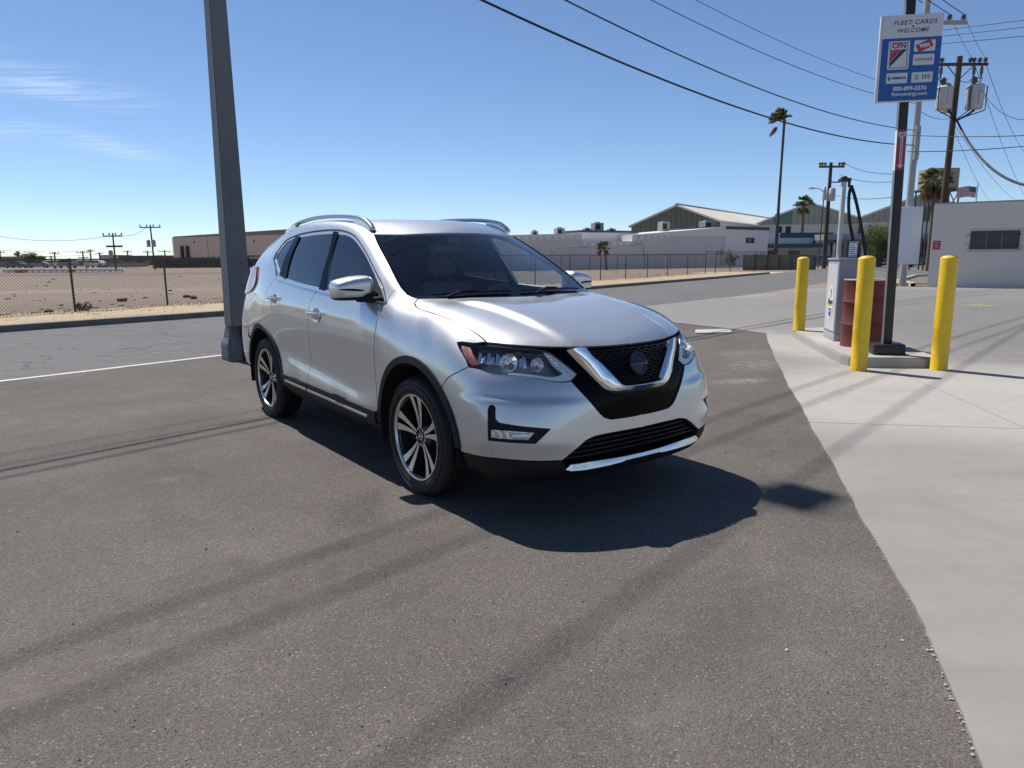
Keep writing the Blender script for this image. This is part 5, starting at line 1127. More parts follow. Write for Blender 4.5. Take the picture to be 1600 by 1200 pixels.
def build_car():
    car = thing('parked_car', 'silver crossover car parked on the dark asphalt with its nose towards the concrete', 'car', (.1382, 4.5860, 0), math.radians(-53.417))
    SIDE = (0, 1, 0); SH = (0, .8, -.6); UP45 = (0, .707, -.707); TOP = (0, 0, -1); COR = (-.707, .707, 0)
    FA, RA, AR = (.03, .37), (-2.70, .37), .48
    DF = [(-.405, -.84, 1.135), (-.413, -.868, 1.10), (-.409, -.897, 1.042), (-.415, -.919, .956), (-.428, -.922, .867), (-.444, -.918, .795), (-.456, -.913, .725), (-.459, -.904, .60), (-.452, -.902, .43)]
    DB = [(-1.43, -.879, 1.18), (-1.488, -.901, 1.119), (-1.512, -.919, 1.046), (-1.532, -.928, .946), (-1.56, -.92, .83), (-1.605, -.9, .68), (-1.637, -.901, .489), (-1.642, -.90, .375)]
    DR = [(-2.385, -.913, .732), (-2.50, -.922, .885), (-2.575, -.923, .985), (-2.569, -.919, 1.04), (-2.536, -.909, 1.105), (-2.465, -.89, 1.182), (-2.34, -.866, 1.255)]
    BEL1 = [(-.405, -.84, 1.135), (-.80, -.86, 1.148), (-1.173, -.877, 1.163), (-1.43, -.879, 1.18)]
    BEL2 = [(-1.43, -.879, 1.18), (-1.868, -.877, 1.209), (-2.105, -.871, 1.23), (-2.34, -.866, 1.255)]
    TIP = [(-2.34, -.866, 1.255), (-2.42, -.845, 1.315), (-2.52, -.82, 1.37), (-2.586, -.799, 1.404)]
    TIP2 = [(-2.586, -.799, 1.404), (-2.604, -.763, 1.463), (-2.574, -.70, 1.555)]
    DTOP = [(-2.574, -.70, 1.555), (-2.335, -.684, 1.597), (-2.0, -.674, 1.617), (-1.592, -.664, 1.617), (-1.373, -.666, 1.603), (-1.19, -.678, 1.567), (-1.046, -.70, 1.512), (-.865, -.734, 1.427), (-.687, -.77, 1.33), (-.532, -.798, 1.239), (-.405, -.84, 1.135)]
    HS = [(-.197, -.757, 1.137), (-.109, -.784, 1.114), (.024, -.786, 1.098), (.177, -.782, 1.079), (.303, -.777, 1.056), (.421, -.761, 1.024), (.492, -.750, .995), (.545, -.742, .967)]
    HC = [(-.237, -.706, 1.159), (-.197, -.757, 1.137)]
    HF = [(.545, -.742, .967), (.657, -.658, .959), (.757, -.524, .946), (.805, -.43, .941), (.856, -.276, .934), (.878, -.122, .931), (.882, 0, .931)]
    SEAM = [(.363, -.916, .715), (.418, -.907, .775), (.49, -.888, .814), (.545, -.858, .845)]
    HLO = [(.545, -.858, .845), (.523, -.855, .874), (.459, -.850, .923), (.41, -.843, .962)]
    HLT = [(.41, -.843, .962), (.43, -.829, .966), (.50, -.785, .960), (.545, -.742, .967)]
    HLB = [(.545, -.858, .845), (.603, -.825, .836), (.665, -.78, .812), (.735, -.717, .812), (.815, -.613, .792), (.865, -.516, .771), (.885, -.445, .769)]
    VB = [(.885, -.445, .769), (.908, -.412, .725), (.949, -.298, .59)]
    VB2 = [(.949, -.298, .59), (.953, -.27, .565), (.957, -.22, .549)]
    VB3 = [(.957, -.22, .549), (.96, -.1, .545), (.96, 0, .545)]
    GA = [(-.237, -.706, 1.159), (-.315, -.731, 1.18), (-.40, -.733, 1.226)]
    GP = [(-.40, -.733, 1.226), (-.42, -.79, 1.19), (-.405, -.84, 1.135)]
    r = lambda s: s[::-1]
    P = dict(parent=car)
    # painted panels
    panel('front_fender', M_PAINT, car, (-.2, .7, -.68), [DF, arc(*FA, AR, 174, 46), SEAM, HLO, HLT, r(HS), r(HC), GA, GP], gap=.0032, sp=.024)
    def ridge(p):
        x, y = p[0], abs(p[1]); ye = .56 - .16 * (x + .2); t = min(1, max(0, (ye - y) / .065 + .5)); s = t * t * (3 - 2 * t)
        fade = min(1, max(0, (.86 - x) / .35)) * min(1, max(0, (x + .12) / .2))
        return .024 * (s - .5) * fade
    panel('hood', M_PAINT, car, TOP, [HC, HS, HF, [(.882, 0, .931), (-.035, 0, 1.15)], [(-.035, 0, 1.15), (-.055, -.2, 1.152), (-.12, -.45, 1.16), (-.18, -.60, 1.163), (-.237, -.706, 1.159)]], join=True, gap=.004, sp=.022, disp=ridge)
    DITCH = [(-1.016, -.606, 1.569), (-1.10, -.572, 1.615), (-1.5, -.56, 1.65), (-2.1, -.56, 1.67), (-2.76, -.555, 1.632), (-3.1, -.54, 1.595), (-3.32, -.52, 1.55)]
    TAILED = [(-3.32, -.52, 1.55), (-3.36, -.66, 1.41), (-3.41, -.76, 1.22), (-3.45, -.80, 1.05), (-3.47, -.82, .90)]
    panel('side_frame', M_PAINT, car, UP45, [[(-.40, -.733, 1.226), (-.638, -.694, 1.374), (-.884, -.644, 1.505), (-1.016, -.606, 1.569)], DITCH, TAILED, [(-3.47, -.82, .90), (-3.3, -.87, .80), (-3.087, -.898, .66)], arc(*RA, AR, 142, 49, y=-.91), DR, TIP, TIP2, DTOP, r(GP)], gap=.0015, sp=.026)
    panel('roof', M_PAINT, car, TOP, [DITCH, [(-3.32, -.52, 1.55), (-3.40, -.3, 1.58), (-3.41, 0, 1.59)], [(-3.41, 0, 1.59), (-.80, 0, 1.577)], [(-.80, 0, 1.577), (-.82, -.2, 1.577), (-.89, -.437, 1.573), (-1.016, -.606, 1.569)]], join=True, gap=.003, sp=.045)
    doors = {}
    for s in 'RL':
        doors[s] = bpy.data.objects.new('door', None)
    def ell(cx, cz, rx, rz, rot, y): return np.array([(cx + rx * math.cos(t) * math.cos(rot) - rz * math.sin(t) * math.sin(rot), y, cz + rx * math.cos(t) * math.sin(rot) + rz * math.sin(t) * math.cos(rot)) for t in np.linspace(0, 2 * PI, 28, endpoint=False)])
    def sweep(p):
        x, z = p[0], p[2]; zl = .475 + .13 * min(1, max(0, (-.5 - x) / 1.6)); t = min(1, max(0, (zl - z) / .11 + .5)); s_ = t * t * (3 - 2 * t)
        zu = .985 + .05 * min(1, max(0, (-.4 - x) / 2)); t2 = min(1, max(0, (zu - z) / .05 + .5)); u_ = t2 * t2 * (3 - 2 * t2)
        f = min(1, max(0, (-.52 - x) / .25)) * min(1, max(0, (x + 2.30) / .25)); return (.010 * s_ - .005 * u_ * (1 - s_)) * f
    fdo = panel('front_door', M_PAINT, car, SIDE, [BEL1, DB, [(-1.642, -.90, .375), (-.455, -.89, .365)], [(-.455, -.89, .365), (-.452, -.902, .43)], r(DF)], holes=[ell(-1.375, 1.003, .088, .052, 0, -.92)], gap=.003, sp=.02, disp=sweep)
    FD = dict(zip('RL', fdo))
    rdo = panel('rear_door', M_PAINT, car, SIDE, [BEL2, r(DR), arc(*RA, AR, 49, 3, y=-.91), [(-2.2206, -.9, .395), (-2.19, -.89, .378), (-1.642, -.90, .375)], r(DB)], holes=[ell(-2.30, 1.075, .088, .052, 0, -.92)], gap=.003, sp=.02, disp=sweep)
    RD = dict(zip('RL', rdo))
    for DD, cx, cz in ((FD, -1.375, 1.003), (RD, -2.30, 1.075)):
        panel('handle_cup', M_PAINT, DD, SIDE, [[tuple(p) for p in list(ell(cx, cz, .088, .052, 0, -.92)) + [ell(cx, cz, .088, .052, 0, -.92)[0]]]], sp=.012, edge=0,
              disp=lambda p, cx=cx, cz=cz: -.026 * max(0, 1 - ((p[0] - cx) / .088) ** 2 - ((p[2] - cz) / .052) ** 2))
        q = [on_surf((cx + t, -.92, cz + .012 + .02 * t), (0, 1, 0)) for t in np.linspace(-.125, .125, 11)]
        mb = MB(); path = [p + n * (.012 + .016 * (1 - (i / 5 - 1) ** 4)) for i, (p, n) in enumerate(q)]
        mb.tube(path, [.010, .014, .016, .017, .017, .017, .017, .017, .016, .014, .010], 10)
        both('handle', mb, M_CHROME, DD)
    # glasshouse: silver door frames round the panes, black pillar plates, chrome line along the belt
    GQ = [[(-2.541, -.797, 1.411), (-2.556, -.769, 1.458), (-2.52, -.708, 1.548)], [(-2.52, -.708, 1.548), (-2.32, -.695, 1.583)], [(-2.32, -.695, 1.583), (-2.298, -.85, 1.298)], [(-2.298, -.85, 1.298), (-2.445, -.826, 1.36), (-2.541, -.797, 1.411)]]
    GR = [[(-2.225, -.701, 1.582), (-1.852, -.693, 1.594), (-1.565, -.686, 1.592)], [(-1.565, -.686, 1.592), (-1.46, -.767, 1.44), (-1.405, -.871, 1.20)], [(-1.405, -.871, 1.20), (-1.8, -.87, 1.224), (-2.13, -.866, 1.255)], [(-2.13, -.866, 1.255), (-2.20, -.781, 1.44), (-2.225, -.701, 1.582)]]
    GF = [[(-1.475, -.688, 1.586), (-1.333, -.685, 1.576), (-1.189, -.693, 1.546), (-1.051, -.712, 1.494), (-.879, -.741, 1.416), (-.70, -.778, 1.318), (-.53, -.811, 1.212), (-.452, -.83, 1.158)], [(-.452, -.83, 1.158), (-.9, -.86, 1.168), (-1.305, -.872, 1.188)], [(-1.305, -.872, 1.188), (-1.385, -.794, 1.38), (-1.475, -.688, 1.586)]]
    panel('window_surround', M_PAINT, car, SH, [r(BEL1 + BEL2[1:]), r(DTOP), r(TIP2), r(TIP)], holes=[GQ, GR, GF], off=-.003, sp=.03, edge=.016)
    panel('quarter_window', M_PRIV, car, SH, GQ, off=-.008, edge=0, sp=.05)
    panel('door_window', M_PRIV, RD, SH, GR, off=-.008, edge=0, sp=.05)
    panel('door_window', M_SIDEGL, FD, SH, GF, off=-.008, edge=0, sp=.05)
    BPIL = [[(-1.565, -.672, 1.605), (-1.47, -.676, 1.60)], [(-1.47, -.676, 1.60), (-1.385, -.794, 1.38), (-1.30, -.872, 1.18)], [(-1.30, -.872, 1.18), (-1.41, -.871, 1.187)], [(-1.41, -.871, 1.187), (-1.465, -.767, 1.44), (-1.565, -.672, 1.605)]]
    panel('pillar_plate', M_GLOSSBLK, FD, SH, BPIL, off=.001, edge=.006, sp=.04)
    CPIL = [[(-2.325, -.69, 1.588), (-2.215, -.695, 1.592)], [(-2.215, -.695, 1.592), (-2.19, -.781, 1.44), (-2.125, -.866, 1.245)], [(-2.125, -.866, 1.245), (-2.30, -.86, 1.275)], [(-2.30, -.86, 1.275), (-2.31, -.78, 1.44), (-2.325, -.69, 1.588)]]
    panel('pillar_plate', M_GLOSSBLK, RD, SH, CPIL, off=.001, edge=.006, sp=.04)
    FTRI = [[(-.452, -.83, 1.156), (-.62, -.795, 1.268), (-.66, -.79, 1.285)], [(-.66, -.79, 1.285), (-.60, -.845, 1.165)], [(-.60, -.845, 1.165), (-.44, -.835, 1.148), (-.452, -.83, 1.156)]]
    panel('sail_plate', M_BLKPL, FD, SH, FTRI, off=.002, edge=.004, sp=.04)
    def ribbon(name, m, line, w, off, parent, d, prof=((-1, 0), (-.7, 1), (.7, 1), (1, 0)), thick=.008, sides='RL', vert=(0, 0, 1)):
        pts = seg_smooth(line, .03); mb = MB(); vs = []; k = len(prof)
        Q = [on_surf(p, d) for p in pts]
        for i, (p, n) in enumerate(Q):
            t = Q[min(i + 1, len(Q) - 1)][0] - Q[max(i - 1, 0)][0]; t /= np.linalg.norm(t); s = np.cross(n, t); s /= np.linalg.norm(s)
            for a, b in prof: vs.append(p + s * (a * w / 2) + n * (off + b * thick))
        fs = [(i * k + j, i * k + j + 1, (i + 1) * k + j + 1, (i + 1) * k + j) for i in range(len(Q) - 1) for j in range(k - 1)]
        mb.add(vs, fs + [tuple(range(k)), tuple(range((len(Q) - 1) * k, len(Q) * k))[::-1]])
        bm = bmesh.new(); me = mb.mesh('t', m); bm.from_mesh(me); bmesh.ops.recalc_face_normals(bm, faces=bm.faces); bm.verts.index_update()
        mb.v = [tuple(v.co) for v in bm.verts]; mb.f = [[v.index for v in f.verts] for f in bm.faces]; mb.m = [0] * len(mb.f); bm.free()
        return both(name, mb, m, parent, 35, sides)
    nd = np.array((0, .8, -.6))
    ribbon('window_trim', M_CHROME, BEL1 + BEL2[1:] + TIP[1:] + TIP2[1:2], .019, .001, car, nd)
    ribbon('window_seal', M_BLKPL, [TIP2[1]] + DTOP, .007, .0005, car, nd, thick=.003)
    ribbon('hood_seam', M_LINER, HC + HS[1:], .0075, .0004, car, np.array((-.1, .6, -.8)), thick=.0006)
    # cladding
    panel('lower_moulding', M_BLKPL, FD, SIDE, [[(-.462, -.9, .445), (-1.638, -.9, .462)], [(-1.638, -.9, .462), (-1.64, -.9, .376)], [(-1.64, -.9, .376), (-.47, -.89, .362)], [(-.47, -.89, .362), (-.462, -.9, .445)]], off=.023, edge=.030, sp=.03)
    panel('lower_moulding', M_BLKPL, RD, SIDE, [[(-1.646, -.9, .462), (-2.205, -.9, .468)], [(-2.205, -.9, .468), (-2.21, -.89, .378)], [(-2.21, -.89, .378), (-1.646, -.9, .376)], [(-1.646, -.9, .376), (-1.646, -.9, .462)]], off=.023, edge=.030, sp=.03)
    ribbon('chrome_strip', M_SATIN, [(-.57, -.9, .398), (-1.63, -.9, .414)], .020, .022, FD, np.array((0, 1., 0)))
    ribbon('chrome_strip', M_SATIN, [(-1.655, -.9, .4145), (-2.12, -.9, .424)], .020, .022, RD, np.array((0, 1., 0)))
    panel('sill', M_BLKPL, car, SIDE, [[(-.44, -.88, .36), (-2.25, -.88, .372)], [(-2.25, -.88, .372), (-2.16, -.82, .285)], [(-2.16, -.82, .285), (-.40, -.81, .262)], [(-.40, -.81, .262), (-.44, -.88, .36)]], off=.0, edge=.03, sp=.04)
    for ctr in (FA, RA):
        a0, a1 = (178, 4) if ctr is FA else (171, 2)
        o, i_ = arc(*ctr, AR + .002, a0, a1), arc(*ctr, AR - .040, a1, a0)
        panel('arch_cladding', M_BLKPL, car, SIDE, [o, [o[-1], i_[0]], i_, [i_[-1], o[0]]], off=.009, edge=.035, sp=.03)
        mb = MB(); n = 28; R = AR - .035
        vs = []
        for k in range(n + 1):
            q = math.radians(-12 + 204 * k / n)
            vs += [(ctr[0] + R * math.cos(q), -.90, ctr[1] + R * math.sin(q)), (ctr[0] + R * math.cos(q), -.52, ctr[1] + R * math.sin(q)), (ctr[0], -.52, ctr[1])]
        mb.add(vs, [(3 * k, 3 * k + 1, 3 * k + 4, 3 * k + 3) for k in range(n)] + [(3 * k + 1, 3 * k + 2, 3 * k + 5, 3 * k + 4) for k in range(n)])
        both('arch_liner', mb, M_LINER, car, 0)
    # front bumper with fog lamp recess
    FOG = [[(.696, -.84, .642), (.70, -.832, .664), (.715, -.822, .668), (.727, -.812, .655)], [(.727, -.812, .655), (.735, -.818, .597), (.75, -.808, .580)], [(.75, -.808, .580), (.82, -.72, .562), (.897, -.595, .544)], [(.897, -.595, .544), (.872, -.674, .472)], [(.872, -.674, .472), (.752, -.819, .483), (.71, -.849, .485)], [(.71, -.849, .485), (.696, -.84, .642)]]
    LGT = [(.965, 0, .475), (.955, -.333, .475), (.95, -.399, .461)]
    def pod(p):
        x, y, z = p[0], abs(p[1]), p[2]; t = min(1, max(0, (.694 - .05 * (.85 - y) - z) / .036 + .5)); s_ = t * t * (3 - 2 * t)
        sm = lambda a: (lambda q: q * q * (3 - 2 * q))(min(1, max(0, a))); f = sm((y - .30) / .30) * sm((z - .39) / .09) * sm((x - .46) / .24); return .012 * s_ * f
    bump = panel('front_bumper', M_PAINT, car, COR, [SEAM, HLB, VB, VB2, VB3, [(.96, 0, .545), (.965, 0, .475)], LGT, [(.95, -.399, .461), (.929, -.542, .373)], [(.929, -.542, .373), (.75, -.819, .392), (.515, -.89, .387)], arc(*FA, AR, 2, 46)], holes=[FOG], join=True, gap=.0022, sp=.017, edge=.03, disp=pod)
    panel('fog_bezel', M_BLKPL, bump, COR, FOG, off=-.002, edge=0, sp=.03)
    FL = [[(.722, -.84, .541), (.801, -.765, .538), (.862, -.675, .528)], [(.862, -.675, .528), (.85, -.706, .493)], [(.85, -.706, .493), (.724, -.842, .501)], [(.724, -.842, .501), (.722, -.84, .541)]]
    panel('fog_lamp', mat('fog_reflector', (.62, .63, .64), .22, metal=.9), bump, COR, FL, off=.004, edge=.02, sp=.008, disp=lambda p: (.004 * math.sin(p[1] * 260) if p[1] < -.765 else .0015 * math.sin(p[2] * 300)))
    panel('fog_lens', M_LENS, bump, COR, FL, off=.012, edge=.004, sp=.04)
    panel('lower_lip', M_BLKPL, car, COR, [[(.515, -.89, .383), (.75, -.819, .388), (.929, -.542, .369)], [(.929, -.542, .369), (.933, -.512, .318)], [(.933, -.512, .318), (.955, -.3, .297), (.967, 0, .305)], [(.967, 0, .305), (.94, 0, .24)], [(.94, 0, .24), (.92, -.42, .24), (.86, -.6, .24), (.70, -.78, .245), (.50, -.86, .25)], [(.50, -.86, .25), (.515, -.89, .383)]], join=True, sp=.04, edge=.05, off=-.002)
    LG = [r(LGT), [(.965, 0, .475), (.967, 0, .30)], [(.967, 0, .30), (.945, -.48, .30), (.931, -.515, .33)], [(.931, -.515, .33), (.929, -.542, .373)], [(.929, -.542, .373), (.95, -.399, .461)]]
    lg = panel('lower_grille', M_GLOSSBLK, car, COR, LG, join=True, off=-.045, edge=0, sp=.05)
    for z, w in ((.372, .515), (.398, .475), (.424, .435), (.449, .395)):
        mb = MB(); pts = [on_surf((.95, y, z), np.array((-1., 0, 0))) for y in np.linspace(-w, w, 25)]
        mb.tube([p - n * .028 for p, n in pts], .0055, 6); mb.build('slat', M_BLKPL, lg, 60)
    panel('lower_trim', M_SATIN, car, COR, [[(.931, -.525, .325), (.94, -.495, .345), (.969, -.117, .335), (.969, 0, .333)], [(.969, 0, .333), (.966, 0, .318)], [(.966, 0, .318), (.964, -.136, .318), (.963, -.15, .315), (.952, -.324, .314), (.936, -.50, .317), (.931, -.525, .325)]], join=True, off=.006, edge=.03, sp=.012, disp=lambda p: max(0, .340 - p[2]) * .6)
    # grille
    BV = [[(.762, -.535, .934), (.805, -.43, .930), (.856, -.276, .925), (.878, -.122, .922), (.882, 0, .922)], [(.882, 0, .922), (.96, 0, .545)], r(VB3), r(VB2), r(VB), [(.885, -.445, .769), (.884, -.394, .803)], [(.884, -.394, .803), (.79, -.507, .92)], [(.79, -.507, .92), (.762, -.535, .934)]]
    gr = panel('grille', M_GLOSSBLK, car, COR, BV, join=True, off=-.010, edge=.03, sp=.03)
    panel('hood_gap', M_LINER, car, (-.66, .66, -.36), [[(.41, -.843, .958), (.43, -.829, .962), (.50, -.785, .954), (.545, -.742, .955), (.657, -.658, .948), (.757, -.530, .936)], [(.757, -.530, .936), (.77, -.545, .912), (.66, -.68, .925), (.55, -.77, .935), (.46, -.83, .945), (.41, -.843, .958)]], off=-.014, edge=0, sp=.03)
    vo = seg_smooth([(.821, -.427, .922), (.87, -.363, .838), (.918, -.292, .750)], .02)[:-1] + seg_smooth([(.918, -.292, .750), (.934, -.245, .705), (.943, -.20, .684)], .015)[:-1] + seg_smooth([(.943, -.20, .684), (.948, -.12, .677), (.95, 0, .675)], .03)
    vi = seg_smooth([(.858, -.318, .922), (.90, -.235, .826), (.936, -.150, .735)], .02)[:-1] + seg_smooth([(.936, -.150, .735), (.939, -.135, .727), (.940, -.115, .724)], .012)[:-1] + seg_smooth([(.940, -.115, .724), (.944, -.06, .722), (.945, 0, .721)], .03)
    def resamp(c, n):
        c = np.array(c); s = np.r_[0, np.cumsum(np.linalg.norm(np.diff(c, axis=0), axis=1))]; t = np.linspace(0, 1, n) * s[-1]
        return np.stack([np.interp(t, s, c[:, k]) for k in range(3)], 1)
    def corner_resamp(a, b, c, n1, n2, n3): pass
    # match arm and foot of inner and outer edge piecewise
    vo_a, vo_b, vo_c = np.array(vo[:12]), None, None
    cut_o = min(range(len(vo)), key=lambda i: abs(vo[i][1] + .235)); cut_i = min(range(len(vi)), key=lambda i: abs(vi[i][1] + .140))
    O = np.concatenate([resamp(vo[:cut_o + 1], 26), resamp(vo[cut_o:], 18)[1:]]); I = np.concatenate([resamp(vi[:cut_i + 1], 26), resamp(vi[cut_i:], 18)[1:]])
    prof = [(0, -.012), (0.0, .006), (.06, .013), (.30, .026), (.74, .036), (.86, .034), (1.0, .014), (1.0, -.012)]
    mb = MB(); vs = []; k = len(prof); rows = []
    for a, b in zip(O, I): rows.append((a, b))
    full = rows + [(np.array((a[0], -a[1], a[2])), np.array((b[0], -b[1], b[2]))) for a, b in rows[-2::-1]]
    for a, b in full:
        n = on_surf((a + b) / 2, np.array((-1., 0, 0)))[1]
        for t, o in prof: vs.append(a + (b - a) * t + n * o)
    nr = len(full)
    mb.add(vs, [(i * k + j, (i + 1) * k + j, (i + 1) * k + j + 1, i * k + j + 1) for i in range(nr - 1) for j in range(k - 1)] + [tuple(range(k)), tuple(range((nr - 1) * k, nr * k))[::-1]])
    mb.build('chrome_frame', M_CHROME, gr, 28)
    mb = MB()                                                     # fine wavy bars of the upper grille
    zz = .735
    while zz < .918:
        half = .14 + (zz - .725) * .92
        pts = []
        for y in np.linspace(-half, half, 45):
            p, n = on_surf((.9, y, zz + .0022 * math.sin(y * 105 + zz * 300)), np.array((-1., 0, 0))); pts.append(p + n * (.000 + .004 * math.sin(y * 105 + zz * 300)))
        mb.tube(pts, .0042, 5, False); zz += .0135
    mb.build('grille_mesh', mat('grille_black', (.003, .003, .0035), .5, spec=.3), gr, 60)
    p, n = on_surf((.93, 0, .826), np.array((-1., 0, 0)))
    rot = Vector(n).to_track_quat('Z', 'Y').to_matrix().to_4x4(); T = Matrix.Translation(Vector(p) + Vector(n) * .012) @ rot
    mb = MB(); mb.lathe([(.0, .0), (.048, .0), (.049, .006), (.0, .008)], 32, T)
    mb.lathe([(.048, -.01), (.048, .008), (.052, .012), (.062, .012), (.066, .008), (.066, -.01)], 40, T)
    mb.bbox((-.070, -.0125, .004), (.070, .0125, .014), .003, T)
    mb.build('badge', mat('badge_black', (.006, .007, .010), .2, coat=.2), gr, 40)
    # headlamps
    hd = (-.66, .66, -.36)
    HEADSEG = [HLO, [(.41, -.843, .962), (.43, -.829, .964), (.526, -.771, .950), (.621, -.704, .944), (.767, -.532, .926), (.787, -.510, .917)], [(.787, -.510, .917), (.882, -.396, .804)], [(.882, -.396, .804), (.883, -.445, .771)], r(HLB)]
    hb = dict(zip('RL', panel('headlight', M_LAMPBLK, car, hd, HEADSEG, off=-.062, edge=0, sp=.03)))
    panel('lens', M_LENS, hb, hd, HEADSEG, off=.002, edge=.006, sp=.03, gap=.002)
    rimseg = loop_pts(HEADSEG, .02)
    mb = MB(); vs = []
    for q in rimseg:
        s, nn = on_surf(q, np.array(basis(hd)[0])); vs += [s - nn * .002, s - nn * .066]
    m_ = len(rimseg); mb.add(vs, [(2 * i, 2 * i + 1, (2 * i + 3) % (2 * m_), (2 * i + 2) % (2 * m_)) for i in range(m_)])
    both('lamp_rim', mb, M_LAMPBLK, hb, 30)
    panel('amber_reflector', M_AMBER, hb, hd, [[(.44, -.838, .952), (.486, -.815, .945), (.535, -.82, .905), (.583, -.823, .862)], [(.583, -.823, .862), (.552, -.848, .856)], [(.552, -.848, .856), (.527, -.853, .876), (.465, -.849, .922), (.44, -.838, .952)]], off=-.010, edge=.02, sp=.02)
    panel('running_light', M_DRL, hb, hd, [[(.770, -.535, .918), (.787, -.512, .913)], [(.787, -.512, .913), (.879, -.400, .803)], [(.879, -.400, .803), (.882, -.445, .774)], [(.882, -.445, .774), (.862, -.518, .776), (.815, -.613, .797), (.72, -.735, .818)], [(.72, -.735, .818), (.722, -.732, .828), (.808, -.615, .815), (.848, -.53, .800), (.857, -.470, .812)], [(.857, -.470, .812), (.82, -.51, .86), (.770, -.535, .918)]], off=-.010, edge=.018, sp=.015)
    mb = MB()
    for i in range(7):
        t = i / 6; q = np.array((.79, -.515, .904)) * (1 - t) + np.array((.872, -.432, .800)) * t
        s, nn = on_surf(q, basis(hd)[0]); TT = Matrix.Translation(Vector(s - nn * .0095)) @ Vector(nn).to_track_quat('Z', 'Y').to_matrix().to_4x4()
        mb.lathe([(0, .004), (.006, .003), (.008, 0)], 10, TT)
    both('running_light_bead', mb, M_CHROME, hb)
    mb = MB()
    for c, rr in (((.665, -.69, .878), .047), ((.765, -.570, .866), .036)):
        s, nn = on_surf(np.array(c), basis(hd)[0]); ax = Vector((.93, -.30, .05)).normalized()
        TT = Matrix.Translation(Vector(s - nn * .044)) @ ax.to_track_quat('Z', 'Y').to_matrix().to_4x4()
        mb.lathe([(.0, -.018), (.012, -.018), (.018, -.016), (rr * .6, -.008), (rr * .86, .006), (rr, .014), (rr * 1.015, .014), (rr * 1.02, -.02)], 28, TT)
        mb.lathe([(0, .004), (.012, 0), (.014, -.018)], 14, TT)
    both('reflector', mb, M_REFL, hb, 50)
    mb = MB()                                                       # stepped chrome facets beside the bowls
    for i in range(7):
        t = (0, .07, .14, .21, .28, .66, .70)[i]; q = np.array((.545, -.80, .905)) * (1 - t) + np.array((.80, -.545, .868)) * t
        s, nn = on_surf(q, basis(hd)[0]); TT = Matrix.Translation(Vector(s - nn * .046)) @ Vector(nn).to_track_quat('Z', 'Y').to_matrix().to_4x4() @ RX(.12 * (-1) ** i) @ RY(.30 * (-1) ** i)
        mb.bbox((-.010, -.034, -.010), (.010, .034, .010), .003, TT)
    both('facet', mb, M_REFL, hb, 30)
    # windscreen, wipers, cabin
    ws = panel('windshield', M_WS, car, (-.75, 0, -.66), [[(-1.014, -.603, 1.568), (-.89, -.435, 1.572), (-.82, -.2, 1.576), (-.802, 0, 1.576)], [(-.802, 0, 1.576), (-.012, 0, 1.142)], [(-.012, 0, 1.142), (-.045, -.2, 1.148), (-.115, -.45, 1.158), (-.18, -.60, 1.163), (-.245, -.708, 1.160)], [(-.245, -.708, 1.160), (-.32, -.728, 1.182), (-.41, -.729, 1.232), (-.638, -.692, 1.374), (-.884, -.642, 1.504), (-1.014, -.603, 1.568)]], join=True, off=-.003, edge=.004, sp=.05)
    def wl(a, b, n=14): return [tuple(np.array(a) * (1 - i / n) + np.array(b) * i / n) for i in range(n + 1)]
    wd = np.array((-.75, 0, -.66)); wd /= np.linalg.norm(wd)
    FR = panel('windshield_frit', mat('frit_black', (.003, .003, .004), 1, spec=0), ws, wd, [[(-.022, 0, 1.150), (-.055, -.2, 1.154), (-.125, -.45, 1.162), (-.19, -.60, 1.168), (-.255, -.712, 1.160)], [(-.255, -.712, 1.160), (-.33, -.722, 1.186), (-.42, -.722, 1.236), (-.64, -.685, 1.374), (-.884, -.635, 1.504), (-1.01, -.598, 1.566)], [(-1.01, -.598, 1.566), (-.985, -.57, 1.560), (-.87, -.60, 1.500), (-.64, -.655, 1.375), (-.46, -.665, 1.262), (-.30, -.63, 1.205)], [(-.30, -.63, 1.205), (-.20, -.45, 1.195), (-.11, -.2, 1.19), (-.085, 0, 1.19)], [(-.085, 0, 1.19), (-.022, 0, 1.150)]], join=True, off=-.006, edge=0, sp=.05)
    for y0, y1 in ((-.62, -.10), (-.03, .60)):
        mb = MB(); pts = []
        for t in np.linspace(0, 1, 16):
            y = y0 + (y1 - y0) * t; q, n = on_surf((-.08 - .24 * (abs(y) / .62) ** 2 * .55, y, 1.19 + .012 * math.sin(t * 3)), wd); pts.append(q + n * .012)
        mb.tube(pts, [.006] * 15 + [.003], 6)
        mb.tube([pts[2] + np.array((.05, 0, -.02)), pts[5] + np.array((.02, 0, .01)), pts[8] + np.array((0, 0, .008))], [.010, .008, .005], 6)
        mb.build('wiper', M_BLKPL, ws, 50)
    ribbon('windshield_seal', M_GLOSSBLK, [(-.32, -.731, 1.182), (-.41, -.732, 1.232), (-.638, -.694, 1.374), (-.884, -.644, 1.505), (-1.014, -.604, 1.568)], .012, 0, car, np.array((-.5, .5, -.7)), thick=.003)
    mb = MB(); mb.bbox((-1.02, -.055, 1.50), (-.93, .055, 1.56), .015); mb.bbox((-1.06, -.125, 1.44), (-1.03, .125, 1.505), .012); mb.build('rear_view_mirror', M_CABIN, ws, 40)
    # cabin
    cab = link('cabin', None, car) if False else None
    mb = MB(); mb.box((-3.3, -.80, .30), (.10, .80, .345)); mb.box((-.12, -.74, .33), (-.06, .74, 1.08)); fl = mb.build('cabin_floor', M_LINER, car)
    mb = MB()
    prof = [(-.10, 1.085), (-.30, 1.10), (-.62, 1.095), (-.74, 1.07), (-.78, 1.02), (-.74, .93), (-.70, .70), (-.5, .45), (-.1, .45)]
    vs = [(x, y, z - .03 * (abs(y) / .8) ** 3) for y in np.linspace(-.79, .79, 13) for x, z in prof]; k = len(prof)
